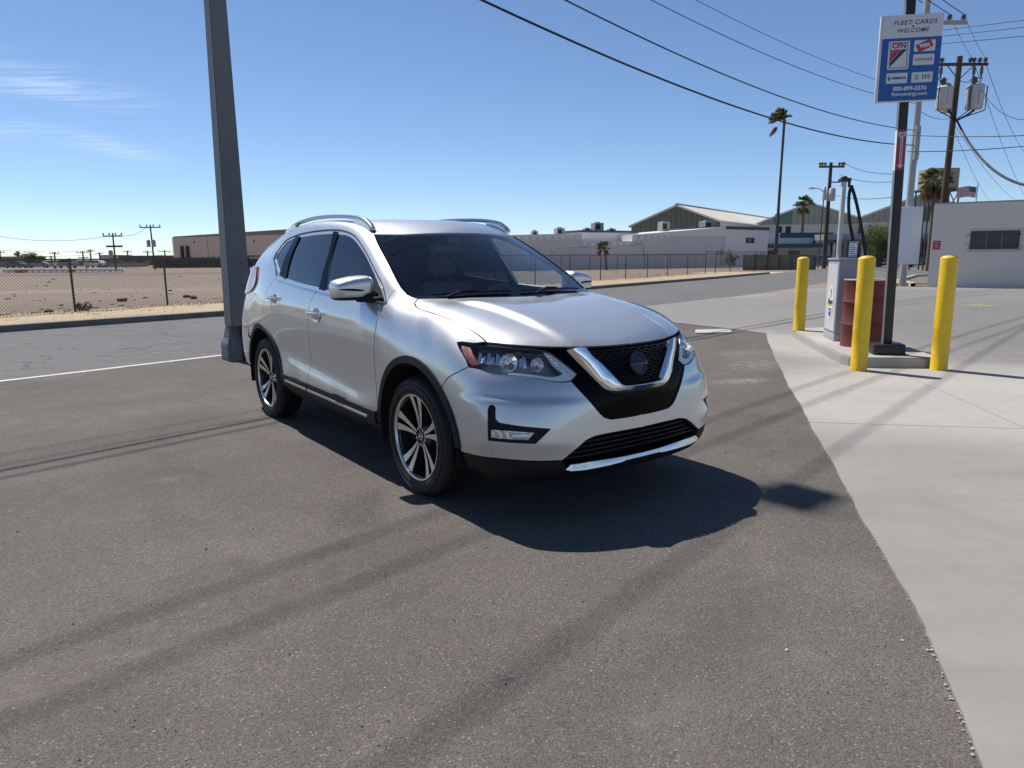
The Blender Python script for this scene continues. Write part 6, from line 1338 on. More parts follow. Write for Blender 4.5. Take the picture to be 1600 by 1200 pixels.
    mb.add(vs, [(i * k + j, i * k + (j + 1) % k, (i + 1) * k + (j + 1) % k, (i + 1) * k + j) for i in range(12) for j in range(k)])
    mb.bbox((-.80, .18, 1.06), (-.55, .55, 1.125), .025)
    mb.build('dashboard', M_CABIN, car, 40)
    mb = MB(); TT = TR(-.93, .37, 1.02) @ RY(math.radians(-68)); ring = [TT @ Vector((.185 * math.cos(t), .185 * math.sin(t), 0)) for t in np.linspace(0, 2 * PI, 33)]
    mb.tube(ring, .016, 8, False); mb.bbox((-.075, -.075, -.02), (.075, .075, .02), .018, TT); mb.bbox((-.17, -.02, -.012), (.17, .02, .006), .006, TT); mb.bbox((-.17, -.015, -.012), (0, .015, .006), .005, TT)
    mb.cyl(TT @ Vector((0, 0, -.02)), TT @ Vector((0, 0, -.25)), .03); mb.build('steering_wheel', M_CABIN, car, 50)
    def seat(x, y, w):
        mb = MB(); mb.bbox((x - .5, y - w / 2, .50), (x + .02, y + w / 2, .68), .05)
        TT = TR(x - .48, y, .64) @ RY(math.radians(-20)); mb.bbox((-.075, -w / 2, 0), (.075, w / 2, .60), .06, TT)
        for q in ([0] if w < .7 else [-w / 3.2, w / 3.2]):
            mb.bbox((-.055, q - .14, .65), (.055, q + .14, .84), .05, TT)
            for s in (-.06, .06): mb.cyl(TT @ Vector((0, q + s, .55)), TT @ Vector((0, q + s, .68)), .008, n=6)
        mb.build('seat', M_SEAT, car, 50)
    seat(-1.02, .37, .52); seat(-1.02, -.37, .52); seat(-1.92, 0, 1.25)
    mb = MB(); mb.box((-1.9, -.16, .4), (-.8, .16, .78)); mb.build('console', M_CABIN, car)
    panel('door_card', M_CABIN, car, SIDE, [[(-.35, -.86, 1.118), (-1.4, -.87, 1.165), (-2.3, -.86, 1.24)], [(-2.3, -.86, 1.24), (-3.2, -.82, 1.26)], [(-3.2, -.82, 1.26), (-3.2, -.86, .88)], [(-3.2, -.86, .88), (-2.20, -.88, .88), (-2.18, -.88, .38)], [(-2.18, -.88, .38), (-.50, -.88, .37)], [(-.50, -.88, .37), (-.50, -.9, .86), (-.35, -.9, .95), (-.35, -.86, 1.118)]], off=-.03, edge=0, sp=.08)
    panel('roof_lining', M_LINING, car, TOP, [[(-1.04, -.56, 1.6), (-2.1, -.55, 1.67), (-3.2, -.5, 1.55)], [(-3.2, -.5, 1.55), (-3.3, 0, 1.58)], [(-3.3, 0, 1.58), (-.84, 0, 1.6)], [(-.84, 0, 1.6), (-.93, -.42, 1.6), (-1.04, -.56, 1.6)]], join=True, off=-.03, edge=0, sp=.1)
    panel('pillar_trim', M_CABIN, car, UP45, [[(-.42, -.745, 1.226), (-.638, -.70, 1.374), (-.884, -.655, 1.505), (-1.02, -.62, 1.569)], [(-1.02, -.62, 1.569), (-1.5, -.57, 1.65), (-2.1, -.57, 1.67), (-2.76, -.56, 1.632), (-3.25, -.55, 1.56)], [(-3.25, -.55, 1.56), (-3.3, -.74, 1.25)], [(-3.3, -.74, 1.25), (-2.7, -.845, 1.25), (-2.30, -.845, 1.29)], [(-2.30, -.845, 1.29), (-2.56, -.79, 1.42), (-2.56, -.71, 1.54)], [(-2.56, -.71, 1.54), (-2.0, -.69, 1.59), (-1.35, -.69, 1.575), (-1.05, -.71, 1.492), (-.70, -.776, 1.318), (-.44, -.83, 1.16)], [(-.44, -.83, 1.16), (-.42, -.745, 1.226)]], off=-.022, edge=0, sp=.08)
    panel('pillar_trim', M_CABIN, car, SH, BPIL, off=-.02, edge=0, sp=.08)
    # tail end
    panel('rear_bumper', M_PAINT, car, (.707, .707, 0), [[(-3.087, -.898, .66), (-3.3, -.87, .80), (-3.47, -.82, .90)], [(-3.47, -.82, .90), (-3.62, -.45, .9), (-3.685, 0, .9)], [(-3.685, 0, .9), (-3.72, 0, .50)], [(-3.72, 0, .50), (-3.66, -.42, .48), (-3.46, -.80, .46), (-3.178, -.87, .42)], arc(*RA, AR, 174, 143, 8, y=-.89)], join=True, gap=.002, sp=.035, edge=.02)
    panel('rear_valance', M_BLKPL, car, (.707, .707, 0), [[(-3.18, -.87, .418), (-3.46, -.80, .456), (-3.66, -.42, .476), (-3.72, 0, .496)], [(-3.72, 0, .496), (-3.60, 0, .33)], [(-3.60, 0, .33), (-3.5, -.40, .33), (-3.38, -.72, .33), (-3.16, -.84, .36)], [(-3.16, -.84, .36), (-3.18, -.87, .418)]], join=True, sp=.05, edge=.03)
    panel('tailgate', M_PAINT, car, (1, 0, -.15), [[(-3.41, 0, 1.585), (-3.36, -.40, 1.57), (-3.32, -.52, 1.55)], TAILED, [(-3.47, -.82, .90), (-3.685, 0, .9)], [(-3.685, 0, .9), (-3.41, 0, 1.585)]], holes=[], join=True, gap=.003, sp=.05)
    panel('rear_window', M_PRIV, car, (1, 0, -.15), [[(-3.46, 0, 1.50), (-3.42, -.40, 1.49), (-3.37, -.56, 1.44)], [(-3.37, -.56, 1.44), (-3.46, -.66, 1.22)], [(-3.46, -.66, 1.22), (-3.57, -.4, 1.18), (-3.60, 0, 1.18)], [(-3.60, 0, 1.18), (-3.46, 0, 1.50)]], join=True, off=.006, edge=.01, sp=.06)
    panel('tail_light', M_TAIL, car, (.6, .8, 0), [[(-3.02, -.80, 1.335), (-2.93, -.855, 1.21), (-3.05, -.865, 1.13), (-3.25, -.83, 1.08)], [(-3.25, -.83, 1.08), (-3.43, -.78, 1.06), (-3.52, -.60, 1.06)], [(-3.52, -.60, 1.06), (-3.50, -.60, 1.18), (-3.38, -.74, 1.28)], [(-3.38, -.74, 1.28), (-3.2, -.77, 1.33), (-3.02, -.80, 1.335)]], off=.014, edge=.02, sp=.03)
    FU = ell(-2.93, 1.02, .085, .085, 0, -.89)
    ribbon('fuel_flap_gap', M_LINER, [tuple(p) for p in FU] + [tuple(FU[0])], .003, -.0005, car, np.array((0, 1., 0)), thick=.001, sides='R')
    # underside, with unseen dark boxes added below the hood to stop light leaks
    mb = MB(); mb.box((-3.45, -.72, .27), (.80, .72, .31)); mb.box((-3.3, -.55, .22), (-2.9, .55, .28)); mb.cyl((-2.7, -.7, .33), (-2.7, .7, .33), .04); mb.box((-.45, -.5, .19), (.55, .5, .28)); mb.box((-.05, -.60, .31), (.70, .60, .88)); mb.box((-.05, -.79, .835), (.48, -.605, .94)); mb.box((-.05, .605, .835), (.48, .79, .94))
    mb.build('underbody_and_light_block', M_LINER, car)
    # roof rails
    rail = [(-1.065, -.592, 1.612), (-1.10, -.592, 1.640), (-1.17, -.591, 1.674), (-1.30, -.590, 1.698), (-1.55, -.588, 1.720), (-1.9, -.585, 1.734), (-2.2, -.58, 1.734), (-2.45, -.575, 1.720), (-2.62, -.57, 1.702), (-2.78, -.565, 1.668), (-2.84, -.562, 1.645)]
    pts = seg_smooth(rail, .05); mb = MB(); vs = []; n = 10
    for i, p in enumerate(pts):
        t = pts[min(i + 1, len(pts) - 1)] - pts[max(i - 1, 0)]; t /= np.linalg.norm(t); up = np.cross(t, (0, 1, 0)); up /= np.linalg.norm(up); up *= np.sign(up[2]) or 1
        for q in range(n):
            a = 2 * PI * q / n; vs.append(p + np.array((0, 1, 0)) * .022 * math.cos(a) + up * .0155 * math.sin(a))
    mb.add(vs, [(i * n + k, i * n + (k + 1) % n, (i + 1) * n + (k + 1) % n, (i + 1) * n + k) for i in range(len(pts) - 1) for k in range(n)] + [tuple(range(n)), tuple(range(len(vs) - n, len(vs)))])
    for prof in ([(-1.055, 1.600), (-1.10, 1.642), (-1.17, 1.676), (-1.27, 1.698), (-1.345, 1.703), (-1.36, 1.640), (-1.2, 1.615)], [(-2.855, 1.600), (-2.80, 1.655), (-2.66, 1.688), (-2.56, 1.700), (-2.53, 1.655), (-2.65, 1.62)]):
        TT = Matrix(((1, 0, 0, 0), (0, 0, 1, 0), (0, 1, 0, 0), (0, 0, 0, 1)))
        mb.prism(prof, -.606, -.572, TT)
    bm = bmesh.new(); me = mb.mesh('t', M_SATIN); bm.from_mesh(me); bmesh.ops.recalc_face_normals(bm, faces=bm.faces); bm.verts.index_update()
    mb.v = [tuple(v.co) for v in bm.verts]; mb.f = [[v.index for v in f.verts] for f in bm.faces]; mb.m = [0] * len(mb.f); bm.free()
    both('roof_rail', mb, M_SATIN, car, 45)
    # door mirrors
    def sgn(v, e): return math.copysign(abs(v) ** e, v)
    MX, MY, MZ = -.67, -.96, 1.216
    def mirror_shell(zlo, zhi, grow=0):
        mb = MB(); nu, nv = 32, 20; vs = []
        for j in range(nv + 1):
            w = (zlo + (zhi - zlo) * j / nv) * PI / 2
            for i in range(nu):
                u = 2 * PI * i / nu
                a, b, c = sgn(math.cos(w), .32) * sgn(math.cos(u), .40), sgn(math.cos(w), .32) * sgn(math.sin(u), .40), sgn(math.sin(w), .50)
                x = a * (.108 if a > 0 else .05); taper = 1 - .20 * (b < 0) * abs(b) - .10 * max(0, a / 1)
                y = b * .122; z = c * .078 * taper
                v = Vector((x + .02 * b, y, z + .012 * b)); k = 1 + grow
                vs.append((MX + v.x * k, MY + v.y * k, MZ + v.z * k))
        mb.add(vs, [(j * nu + i, j * nu + (i + 1) % nu, (j + 1) * nu + (i + 1) % nu, (j + 1) * nu + i) for j in range(nv) for i in range(nu)] + [tuple(range(nu))[::-1], tuple(range(nv * nu, (nv + 1) * nu))])
        return mb
    mr = both('door_mirror', mirror_shell(-.34, 1), M_PAINT, FD, 50)
    mb = mirror_shell(-1, -.34, -.02)
    mb.tube([(-.62, -.93, 1.165), (-.57, -.89, 1.16), (-.52, -.845, 1.158)], [.035, .03, .035], 10); mb.bbox((-.60, -.885, 1.142), (-.44, -.835, 1.168), .008)
    both('mirror_base', mb, M_BLKPL, mr, 50)
    mb = MB(); mb.tube([(MX + a, MY + b, MZ + c) for a, b, c in ((.08, -.108, 0), (.103, -.07, -.001), (.113, -.02, -.004), (.113, .035, -.009), (.107, .065, -.010))], [.003, .006, .007, .005, .002], 8); both('indicator', mb, M_GLOSSBLK, mr, 50)
    mb = MB(); mb.bbox((MX - .057, MY - .105, MZ - .052), (MX - .047, MY + .095, MZ + .053), .004); both('mirror_glass', mb, M_CHROME, mr, 30)
    # wheels
    def wheel(x, y, rotdeg, flip):
        w = thing('wheel', '', '', (x, y, .362)); w.parent = car
        del w['label']; del w['category']
        w.rotation_euler = (0, 0, PI if flip else 0)
        TT = RX(PI / 2)                                  # local axis: outboard face towards -Y
        R = .362; mb = MB()
        tp = [(.252, -.085), (.2585, -.098), (.270, -.107), (.300, -.113), (.330, -.108), (.345, -.098), (.355, -.082), (R, -.060)]
        tp += [(R, -.052), (R - .007, -.050), (R - .007, -.043), (R, -.041), (R, -.018), (R - .007, -.016), (R - .007, -.008), (R, -.006)]
        prof = tp + [(a, -b) for a, b in tp[::-1]]
        mb.lathe([(a, -b) for a, b in prof], 72, TT)
        for q in range(72):                              # shoulder tread blocks
            a = 2 * PI * q / 72
            for s in (-1, 1):
                mb.box((-.011, -.016, -.004), (.011, .016, .0045), TT @ RZ(a) @ TR(.352, 0, s * .078) @ RY(PI / 2 - s * .5))
        for rr in (.285, .318): mb.lathe([(rr - .003, .1125), (rr, .1155), (rr + .003, .1125)], 72, TT)
        mb.build('tyre', M_RUBBER, w, 35)
        mb = MB(); mb.mi(1)
        mb.lathe([(.236, .100), (.240, .104), (.240, .085), (.228, .070), (.222, .02), (.205, -.08), (.230, -.10)], 60, TT)
        mb.mi(0); mb.lathe([(.226, .092), (.2295, .1025), (.238, .1045), (.2405, .098)], 72, TT)
        mb.mi(1); mb.lathe([(0, .055), (.03, .060), (.062, .058), (.075, .040), (.075, .0)], 36, TT)
        for k in range(5):
            base = 2 * PI * k / 5
            for s in (-1, 1):
                def pt(rad, off, z): return (rad, s * off, z)
                rows = []                              # radius, near edge, far edge (tangential), height of face
                for rad, o0, o1, z in ((.045, .0015, .0145, .066), (.085, .0035, .0225, .067), (.13, .007, .034, .071), (.18, .0125, .0485, .080), (.229, .019, .067, .092)): rows.append((rad, o0, o1, z))
                # machined face
                def strip(face0, inset):
                    vs = []
                    for rad, o0, o1, z in rows: vs += [pt(rad, o0 + inset, z - .0), pt(rad, o1 - inset * .7, z)]
                    return vs
                vs = strip(0, .0015); fs = [(2 * i, 2 * i + 1, 2 * i + 3, 2 * i + 2) if s > 0 else (2 * i, 2 * i + 2, 2 * i + 3, 2 * i + 1) for i in range(4)]
                mb.mi(0); mb.add([(a, b, c + .0012) for a, b, c in vs], [f[::-1] for f in fs], TT @ RZ(base))
                mb.mi(1); vs2 = []
                for rad, o0, o1, z in rows: vs2 += [pt(rad, o0, z), pt(rad, o1, z), pt(rad, o1 + .006, z - .045), pt(rad, o0 - .002, z - .045)]
                fs2 = []
                for i in range(4):
                    for j in range(4): fs2.append((4 * i + j, 4 * i + (j + 1) % 4, 4 * i + 4 + (j + 1) % 4, 4 * i + 4 + j))
                mb.add(vs2, fs2 if s > 0 else [f[::-1] for f in fs2], TT @ RZ(base))
        o = mb.build('rim', [M_MACH, M_RIMBLK], w, 30); o.scale = (1.085, 1, 1.085); o.rotation_euler = (0, -math.radians(rotdeg), 0)
        mb = MB(); mb.lathe([(0, .060), (.020, .0635), (.027, .0625), (.029, .056)], 24, TT); mb.mi(1); mb.lathe([(.017, .0645), (.0195, .0665), (.022, .0645)], 24, TT); mb.box((-.024, -.0665, -.004), (.024, -.0635, .004)); mb.build('hub_cap', [M_RIMBLK, M_MACH], w, 40)
        for k in range(5):
            a = 2 * PI * k / 5 + PI / 5 - math.radians(rotdeg) * 0
            mb = MB(); mb.cyl(TT @ Vector((.05 * math.cos(a), .05 * math.sin(a), .05)), TT @ Vector((.05 * math.cos(a), .05 * math.sin(a), .066)), .009, .008, 6); o = mb.build('lug_nut', M_CHROME, w, 30); o.rotation_euler = (0, -math.radians(rotdeg), 0)
        mb = MB(); mb.lathe([(0, .01), (.15, .01), (.15, -.012), (0, -.012)], 40, TT); mb.build('brake_disc', M_DISC, w, 30)
        mb = MB(); mb.lathe([(.0, -.02), (.215, -.02), (.215, -.03), (0, -.03)], 40, TT); mb.build('dust_shield', M_LINER, w, 30)
        return w
    wheel(0, -.785, 92, False); wheel(-2.706, -.785, 78, False); wheel(0, .785, 60, True); wheel(-2.706, .785, 30, True)
    return car
parked_car = build_car()
# ---------------------------------------------------------------- things close by
M_YEL = mat('yellow_paint', (.80, .515, .008), .42, var=.11, vscale=7, bump=.2, bscale=26, coat=.1)
M_STEELGREY = mat('pole_paint', (.150, .158, .166), .6, var=.22, vscale=2.2, bump=.10, bscale=14, stretch=(1, 1, .25))
M_GALV = mat('galvanised_steel', (.36, .37, .38), .5, metal=.6, var=.12, vscale=8)
M_BLACK = mat('black_paint', (.016, .016, .018), .45, var=.2, vscale=3)
M_WHITE = mat('white_panel', (.62, .63, .65), .5, var=.04, vscale=2)
M_WOOD = mat('creosote_wood', (.085, .055, .038), .9, var=.35, vscale=3, bump=.5, bscale=25, stretch=(1, 1, .12))
M_WIRE = mat('cable_rubber', (.012, .012, .014), .7)
M_PORC = mat('brown_porcelain', (.07, .05, .04), .3)
M_TANK = mat('transformer_grey', (.42, .43, .44), .5, var=.12, vscale=6)
M_CAGE = mat('cabinet_grey', (.29, .305, .325), .5, var=.06, vscale=4)
# light pole left of the car
lp = thing('light_pole', 'tapered grey steel light pole on a stepped flared foot standing behind the parked car', 'pole', (-3.83, 9.92, 0), math.radians(39)); lp.rotation_euler = (RY(.001) @ RZ(math.radians(39))).to_euler()
mb = MB(); H0, H1 = .50, 13.0; w0, w1 = .147, .032
def ring(w, z): return [(-w, -w, z), (w, -w, z), (w, w, z), (-w, w, z)]
n = 8; vs = []
for i in range(n + 1):
    z = H0 + (H1 - H0) * i / n; vs += ring(w0 + (w1 - w0) * i / n, z)
mb.add(vs, [(4 * i + k, 4 * i + (k + 1) % 4, 4 * i + 4 + (k + 1) % 4, 4 * i + 4 + k) for i in range(n) for k in range(4)] + [(3, 2, 1, 0), tuple(4 * n + k for k in range(4))])
sh = mb.build('shaft', M_STEELGREY, lp)
sh.data.update()
mb = MB(); mb.add([(-w0 - .0, -w0 - .002, .4), (-w0 + .006, -w0 - .002, .4), (-w1 + .006, -w1 - .002, H1), (-w1, -w1 - .002, H1)], [(0, 1, 2, 3)]); mb.build('weld_seam', M_BLACK, sh)
mb = MB()
for z in (1.05, 1.35): mb.cyl((.04, -w0 + .002, z), (.04, -w0 - .006, z), .012)
mb.build('handhole_screw', M_BLACK, sh)
mb = MB()
prof = [(.150, 0), (.150, .02), (.147, .25), (.122, .31), (.118, .325)]
st = [(.112, .325), (.112, .365), (.104, .365), (.104, .405), (.096, .405), (.096, .445), (.088, .445), (.088, .485), (.080, .485), (.080, .53)]
allp = prof + st; vs = []; FX, FY = -.050, .075
for w, z in allp: vs += [(q_[0] + FX, q_[1] + FY, z) for q_ in ring(w, z)]
mb.add(vs, [(4 * i + k, 4 * i + (k + 1) % 4, 4 * i + 4 + (k + 1) % 4, 4 * i + 4 + k) for i in range(len(allp) - 1) for k in range(4)] + [tuple(4 * (len(allp) - 1) + k for k in range(4))])
for z in (.06, .10, .14, .18, .22):
    w = .1515 - .015 * z; mb.add([(p[0] + FX, p[1] + FY, p[2]) for q in (ring(w, z), ring(w + .004, z + .008), ring(w, z + .016)) for p in q], [(4 * i + k, 4 * i + (k + 1) % 4, 4 * i + 4 + (k + 1) % 4, 4 * i + 4 + k) for i in range(2) for k in range(4)])
core = MB().box((.0, -.115, 0), (.125, .0, .50)).build('void_shade_block', mat('void_shade_black', (.02, .018, .017), .8), lp)  # black box painted in for the shaded void under the shaft
mb.build('foot_cover', M_STEELGREY, lp)
mb = MB(); mb.bbox((-.06, -.06, H1), (.06, .06, H1 + .12), .02); mb.bbox((-.22, -.16, H1 + .08), (.22, .16, H1 + .32), .05); mb.build('floodlight', M_STEELGREY, lp, 40)
# bollards
def bollard_mesh(h):
    mb = MB(); r = .095; mb.lathe([(r + .004, 0), (r + .004, .006), (r, .012), (r, h * .35), (r + .0012, h * .36), (r, h * .37), (r, h - .045), (r * .96, h - .028), (r * .75, h - .012), (r * .4, h - .003), (0, h)], 40)
    return mb.mesh('bollard', M_YEL, 40)
BM = bollard_mesh(1.38)
for nm, loc, lab in (('bollard', (4.235, 8.53, .018), 'yellow steel bollard in front of the red drum and island corner'), ('bollard', (5.21, 8.52, .018), 'yellow steel bollard on the right standing alone before the brick building'), ('bollard', (4.90, 12.02, .145), 'yellow steel bollard at the far end of the island, left of the fuel cabinet')):
    o = link(nm, BM if loc[2] < .1 else bollard_mesh(1.24), None, loc); tag(o, lab, 'bollard', 'yellow bollards guarding the fuel island')
# island
isl = [(4.80, 11.95), (4.36, 9.69), (4.25, 9.05), (4.27, 8.87), (4.36, 8.75), (4.52, 8.69), (5.12, 8.64), (5.24, 8.68), (5.32, 8.80), (5.62, 10.2), (5.95, 12.1), (5.85, 12.35), (5.6, 12.5), (5.05, 12.4), (4.87, 12.2)]
bm = bmesh.new(); f = bm.faces.new([bm.verts.new((x, y, .012)) for x, y in isl[::-1]]); r = bmesh.ops.extrude_face_region(bm, geom=[f])
for v in [g_ for g_ in r['geom'] if isinstance(g_, bmesh.types.BMVert)]: v.co.z = .150
bmesh.ops.recalc_face_normals(bm, faces=bm.faces)
bmesh.ops.bevel(bm, geom=[e for e in bm.edges if all(v.co.z > .1 for v in e.verts)], offset=.018, segments=2, affect='EDGES')
me = bpy.data.meshes.new('fuel_island'); bm.to_mesh(me); bm.free(); me.materials.append(M_ISL); tag(link('fuel_island', me), 'low raised concrete kerb island under the fuel cabinet, drum and sign', 'island')
# red drum
M_DRUM = mat('red_drum_paint', (.15, .024, .021), .5, var=.22, vscale=5, bump=.10, bscale=12)
dr = thing('oil_drum', 'dark red steel drum on the island between the grey cabinet and the sign post', 'drum', (4.93, 9.86, .150), .4)
mb = MB(); R = .292; hh = .93
p = [(0, .02), (R - .012, .02), (R - .012, .006), (R, 0), (R + .008, .008), (R + .004, .02), (R, .03)]
for zc in (.31, .62): p += [(R, zc - .03), (R + .006, zc - .018), (R + .013, zc), (R + .006, zc + .018), (R, zc + .03)]
p += [(R, hh - .03), (R + .004, hh - .02)]
mb.lathe(p, 56); mb.build('body', M_DRUM, dr, 40)
mb = MB(); mb.lathe([(R + .004, hh - .02), (R + .009, hh - .008), (R + .004, hh), (R - .008, hh), (R - .012, hh - .016), (0, hh - .016)], 56); mb.build('rim', mat('drum_rim', (.50, .44, .34), .5), dr, 40)
mb = MB(); mb.lathe([(.05, hh - .016), (.05, hh - .004), (0, hh - .004)], 20, TR(.17, 0, 0)); mb.build('bung', M_GALV, dr, 40)
# fuel cabinet with hose mast
cb = thing('fuel_cabinet', 'grey metal fuel cabinet with a printed oval badge on its narrow face beside the drum', 'fuel pump', (4.78, 10.43, .150), math.atan2(.65, .13) - PI / 2)
# local frame: narrow face runs along +Y from the near corner, wide face runs along +X
cw, cd, ch = .44, .663, 1.215
mb = MB(); mb.bbox((0, 0, .10), (cw, cd, ch - .03), .008); mb.build('case', M_CAGE, cb, 30)
mb = MB(); mb.bbox((-.006, -.006, 0), (cw + .006, cd + .006, .10), .006); mb.build('plinth', mat('cabinet_plinth', (.36, .38, .40), .5), cb, 30)
mb = MB(); mb.bbox((-.016, -.016, ch - .03), (cw + .016, cd + .016, ch), .008); mb.build('lid', mat('cabinet_lid', (.30, .31, .33), .45), cb, 30)
mb = MB(); mb.box((-.006, .04, .14), (.002, cd - .03, ch - .09)); mb.build('graphic_panel', mat('graphic_panel', (.58, .60, .64), .35), cb)
mb = MB(); mb.box((.30, -.006, .14), (.304, -.0, ch - .07)); mb.build('door_seam', M_BLACK, cb)
def oval(cx, cz, rx, rz, n=36): return [(cx + rx * math.cos(2 * PI * k / n), cz + rz * math.sin(2 * PI * k / n)) for k in range(n)]
TF = Matrix(((0, 0, -1, -.006), (-1, 0, 0, cd), (0, 1, 0, 0), (0, 0, 0, 1)))      # badge plane: u runs left to right over the narrow face, v up
def flat(mb, poly, z): mb.add([(u, v, z) for u, v in poly], [tuple(range(len(poly)))], TF)
MS = {}
def smat(n, c, r=.5):
    if n not in MS: MS[n] = mat(n, c, r)
    return MS[n]
mb = MB(); flat(mb, oval(.33, .56, .175, .265), .004); bd = mb.build('badge', smat('print_white', (.72, .72, .72)), cb)
def text_mesh(s, size, m, parent, T, shear=0, bold=0, name='lettering', align='CENTER', spacing=1.0, sx=1):
    cu = bpy.data.curves.new(name, 'FONT'); cu.body = s; cu.size = size; cu.align_x = align; cu.align_y = 'CENTER'; cu.shear = shear; cu.offset = bold; cu.space_character = spacing; cu.resolution_u = 3; cu.fill_mode = 'FRONT'
    ob = bpy.data.objects.new('tmp', cu); COL.objects.link(ob); bpy.context.view_layer.update()
    me = bpy.data.meshes.new_from_object(ob.evaluated_get(bpy.context.evaluated_depsgraph_get())); bpy.data.objects.remove(ob)
    me.transform(T @ Matrix.Diagonal((sx, 1, 1, 1))); me.materials.clear(); me.materials.append(m); return link(name, me, parent)
text_mesh('Flyers', .115, smat('print_black', (.02, .02, .02)), bd, TF @ TR(.33, .565, .0075), shear=.2, bold=.004)
mb = MB(); flat(mb, [(.20, .505), (.46, .505), (.44, .525), (.22, .525)], .006); mb.build('underline', smat('print_yellow', (.75, .55, .03)), bd)
mb = MB(); flat(mb, [(.235, .465), (.425, .465), (.42, .42), (.39, .37), (.33, .325), (.27, .37), (.24, .42)], .006); mb.build('shield', smat('print_navy', (.02, .06, .24)), bd)
text_mesh('ENERGY', .035, smat('print_white', (.72, .72, .72)), bd, TF @ TR(.33, .425, .0085), bold=.002)
mb = MB(); flat(mb, oval(.345, .715, .035, .045, 14), .006); flat(mb, [(.31, .66), (.37, .67), (.36, .63), (.32, .62)], .006); mb.build('emblem', smat('print_red', (.5, .06, .04)), bd)
# mast, cap, hoses and the reader screen stand on the cabinet
mp_ = Vector(at(1310, 403, 11.0)); mp_.z = .150 + ch
mst = thing('hose_mast', 'pale square mast with a black cap and two looping black hoses above the fuel cabinet', 'hose mast', (mp_.x, mp_.y, mp_.z))
top = at(1321, 284, 11.0).z - mp_.z
mb = MB(); mb.bbox((-.030, -.030, 0), (.030, .030, top), .006); mb.build('post', mat('mast_paint', (.50, .52, .52), .5, var=.08), mst, 30)
mb = MB(); mb.bbox((-.065, -.07, top), (.085, .07, top + .05), .012); mb.lathe([(0, top + .085), (.035, top + .08), (.055, top + .05), (.055, top + .045)], 16); mb.cyl((.07, -.02, top + .02), (.075, -.02, top - .08), .02); mb.build('cap', M_BLACK, mst, 40)
def hose(pts):
    P = [at(x, y, Y) - mp_ for x, y, Y in pts]; q = []
    for i in range(len(P) - 1):
        p0 = P[max(i - 1, 0)]; p3 = P[min(i + 2, len(P) - 1)]
        for k in range(6):
            t = k / 6; q.append(.5 * (2 * P[i] + (P[i + 1] - p0) * t + (2 * p0 - 5 * P[i] + 4 * P[i + 1] - p3) * t * t + (3 * P[i] - p0 - 3 * P[i + 1] + p3) * t ** 3))
    return q + [P[-1]]
for pts in ([(1330, 290, 10.95), (1327, 303, 10.95), (1326, 322, 10.93), (1327.5, 345, 10.93), (1331, 365, 10.93), (1334, 384, 10.95), (1335, 404, 10.95)], [(1330, 290, 10.95), (1335, 305, 10.9), (1340, 325, 10.88), (1345, 350, 10.86), (1349, 375, 10.85), (1352.5, 402, 10.85), (1354, 425, 10.85), (1352, 448, 10.8)]):
    mb = MB(); mb.tube(hose(pts), .024, 8); mb.build('hose', M_WIRE, mst, 60)
rd = at(1329, 403, 10.75); rdr = thing('card_reader', 'small pale reader screen in a black frame on top of the fuel cabinet', 'card reader', (rd.x, rd.y, .150 + ch), math.radians(8))
sw = .075; shh = .235
mb = MB(); mb.bbox((-sw - .02, -.05, 0), (sw + .035, .06, shh + .02), .008); mb.build('housing', M_BLACK, rdr, 30)
mb = MB(); mb.box((-sw + .004, -.054, .018), (sw - .014, -.050, shh - .022)); scr = mb.build('screen', mat('reader_label', (.62, .68, .78), .3), rdr)
mb = MB()
for k in range(6): mb.box((-sw + .012, -.0562, .03 + k * .029), (sw - .022 - .02 * ((k * 7) % 3), -.0548, .041 + k * .029))
mb.build('print_line', smat('print_grey', (.22, .28, .38)), scr)
mb = MB(); mb.bbox((-sw - .004, -.062, shh - .016), (sw + .01, -.045, shh + .004), .004); mb.build('hood', M_GALV, rdr, 30)
# sign post and sign
sp_ = Vector((4.82, 9.02, .150)); PR = math.radians(-14)
post = thing('sign_post', 'black square sign post on a black block at the front of the island', 'post', tuple(sp_), PR); post.rotation_euler = (0, -.016, PR)
mb = MB(); mb.bbox((-.18, -.14, 0), (.19, .17, .135), .012); mb.build('base_block', M_BLACK, post, 30)
PH = 5.2
mb = MB(); mb.bbox((-.050, -.050, .135), (.050, .050, PH), .006); mb.build('column', M_BLACK, post, 30)
mb = MB(); mb.box((-.0545, -.046, .135), (-.0505, .046, PH)); mb.build('lit_edge_strip', mat('lit_edge_grey', (.16, .165, .17), .45), post, 30)  # lighter grey sheet paints the sunlit left face of the post
mb = MB(); mb.bbox((.052, -.05, 4.30), (.125, .06, 5.0), .015); mb.build('junction_box', M_CAGE, post, 30)
mb = MB(); mb.tube([(-.05, 0, 4.32), (-.11, 0, 4.30), (-.175, 0, 4.36), (-.195, 0, 4.46), (-.195, 0, 4.75), (-.16, 0, 4.9)], .016, 8); mb.build('conduit', M_BLACK, post, 60)
mb = MB(); mb.lathe([(0, .06), (.05, .055), (.055, .04), (.055, -.02), (.03, -.05), (0, -.05)], 16, TR(-.13, -.02, 4.52) @ RX(.9)); mb.cyl((-.13, 0, 4.44), (-.05, 0, 4.42), .014); mb.build('camera_dome', mat('lamp_dome', (.5, .47, .42), .25), post, 40)
zT, zB = at(1407, 203, 9.0).z - .15, at(1404, 266, 9.0).z - .15
mb = MB(); mb.bbox((-.051, -.0545, zB), (.047, -.0505, zT), .001); pq = mb.build('arrow_plate', mat('plate_red', (.30, .035, .035), .45), post)
mb = MB(); mb.box((-.0575, -.046, zB), (-.0545, .046, zT)); mb.build('plate_side', smat('print_white', (.72, .72, .72)), pq)
hz = zT - zB; TPl = Matrix(((1, 0, 0, 0), (0, 0, -1, -.0545), (0, 1, 0, zB), (0, 0, 0, 1)))
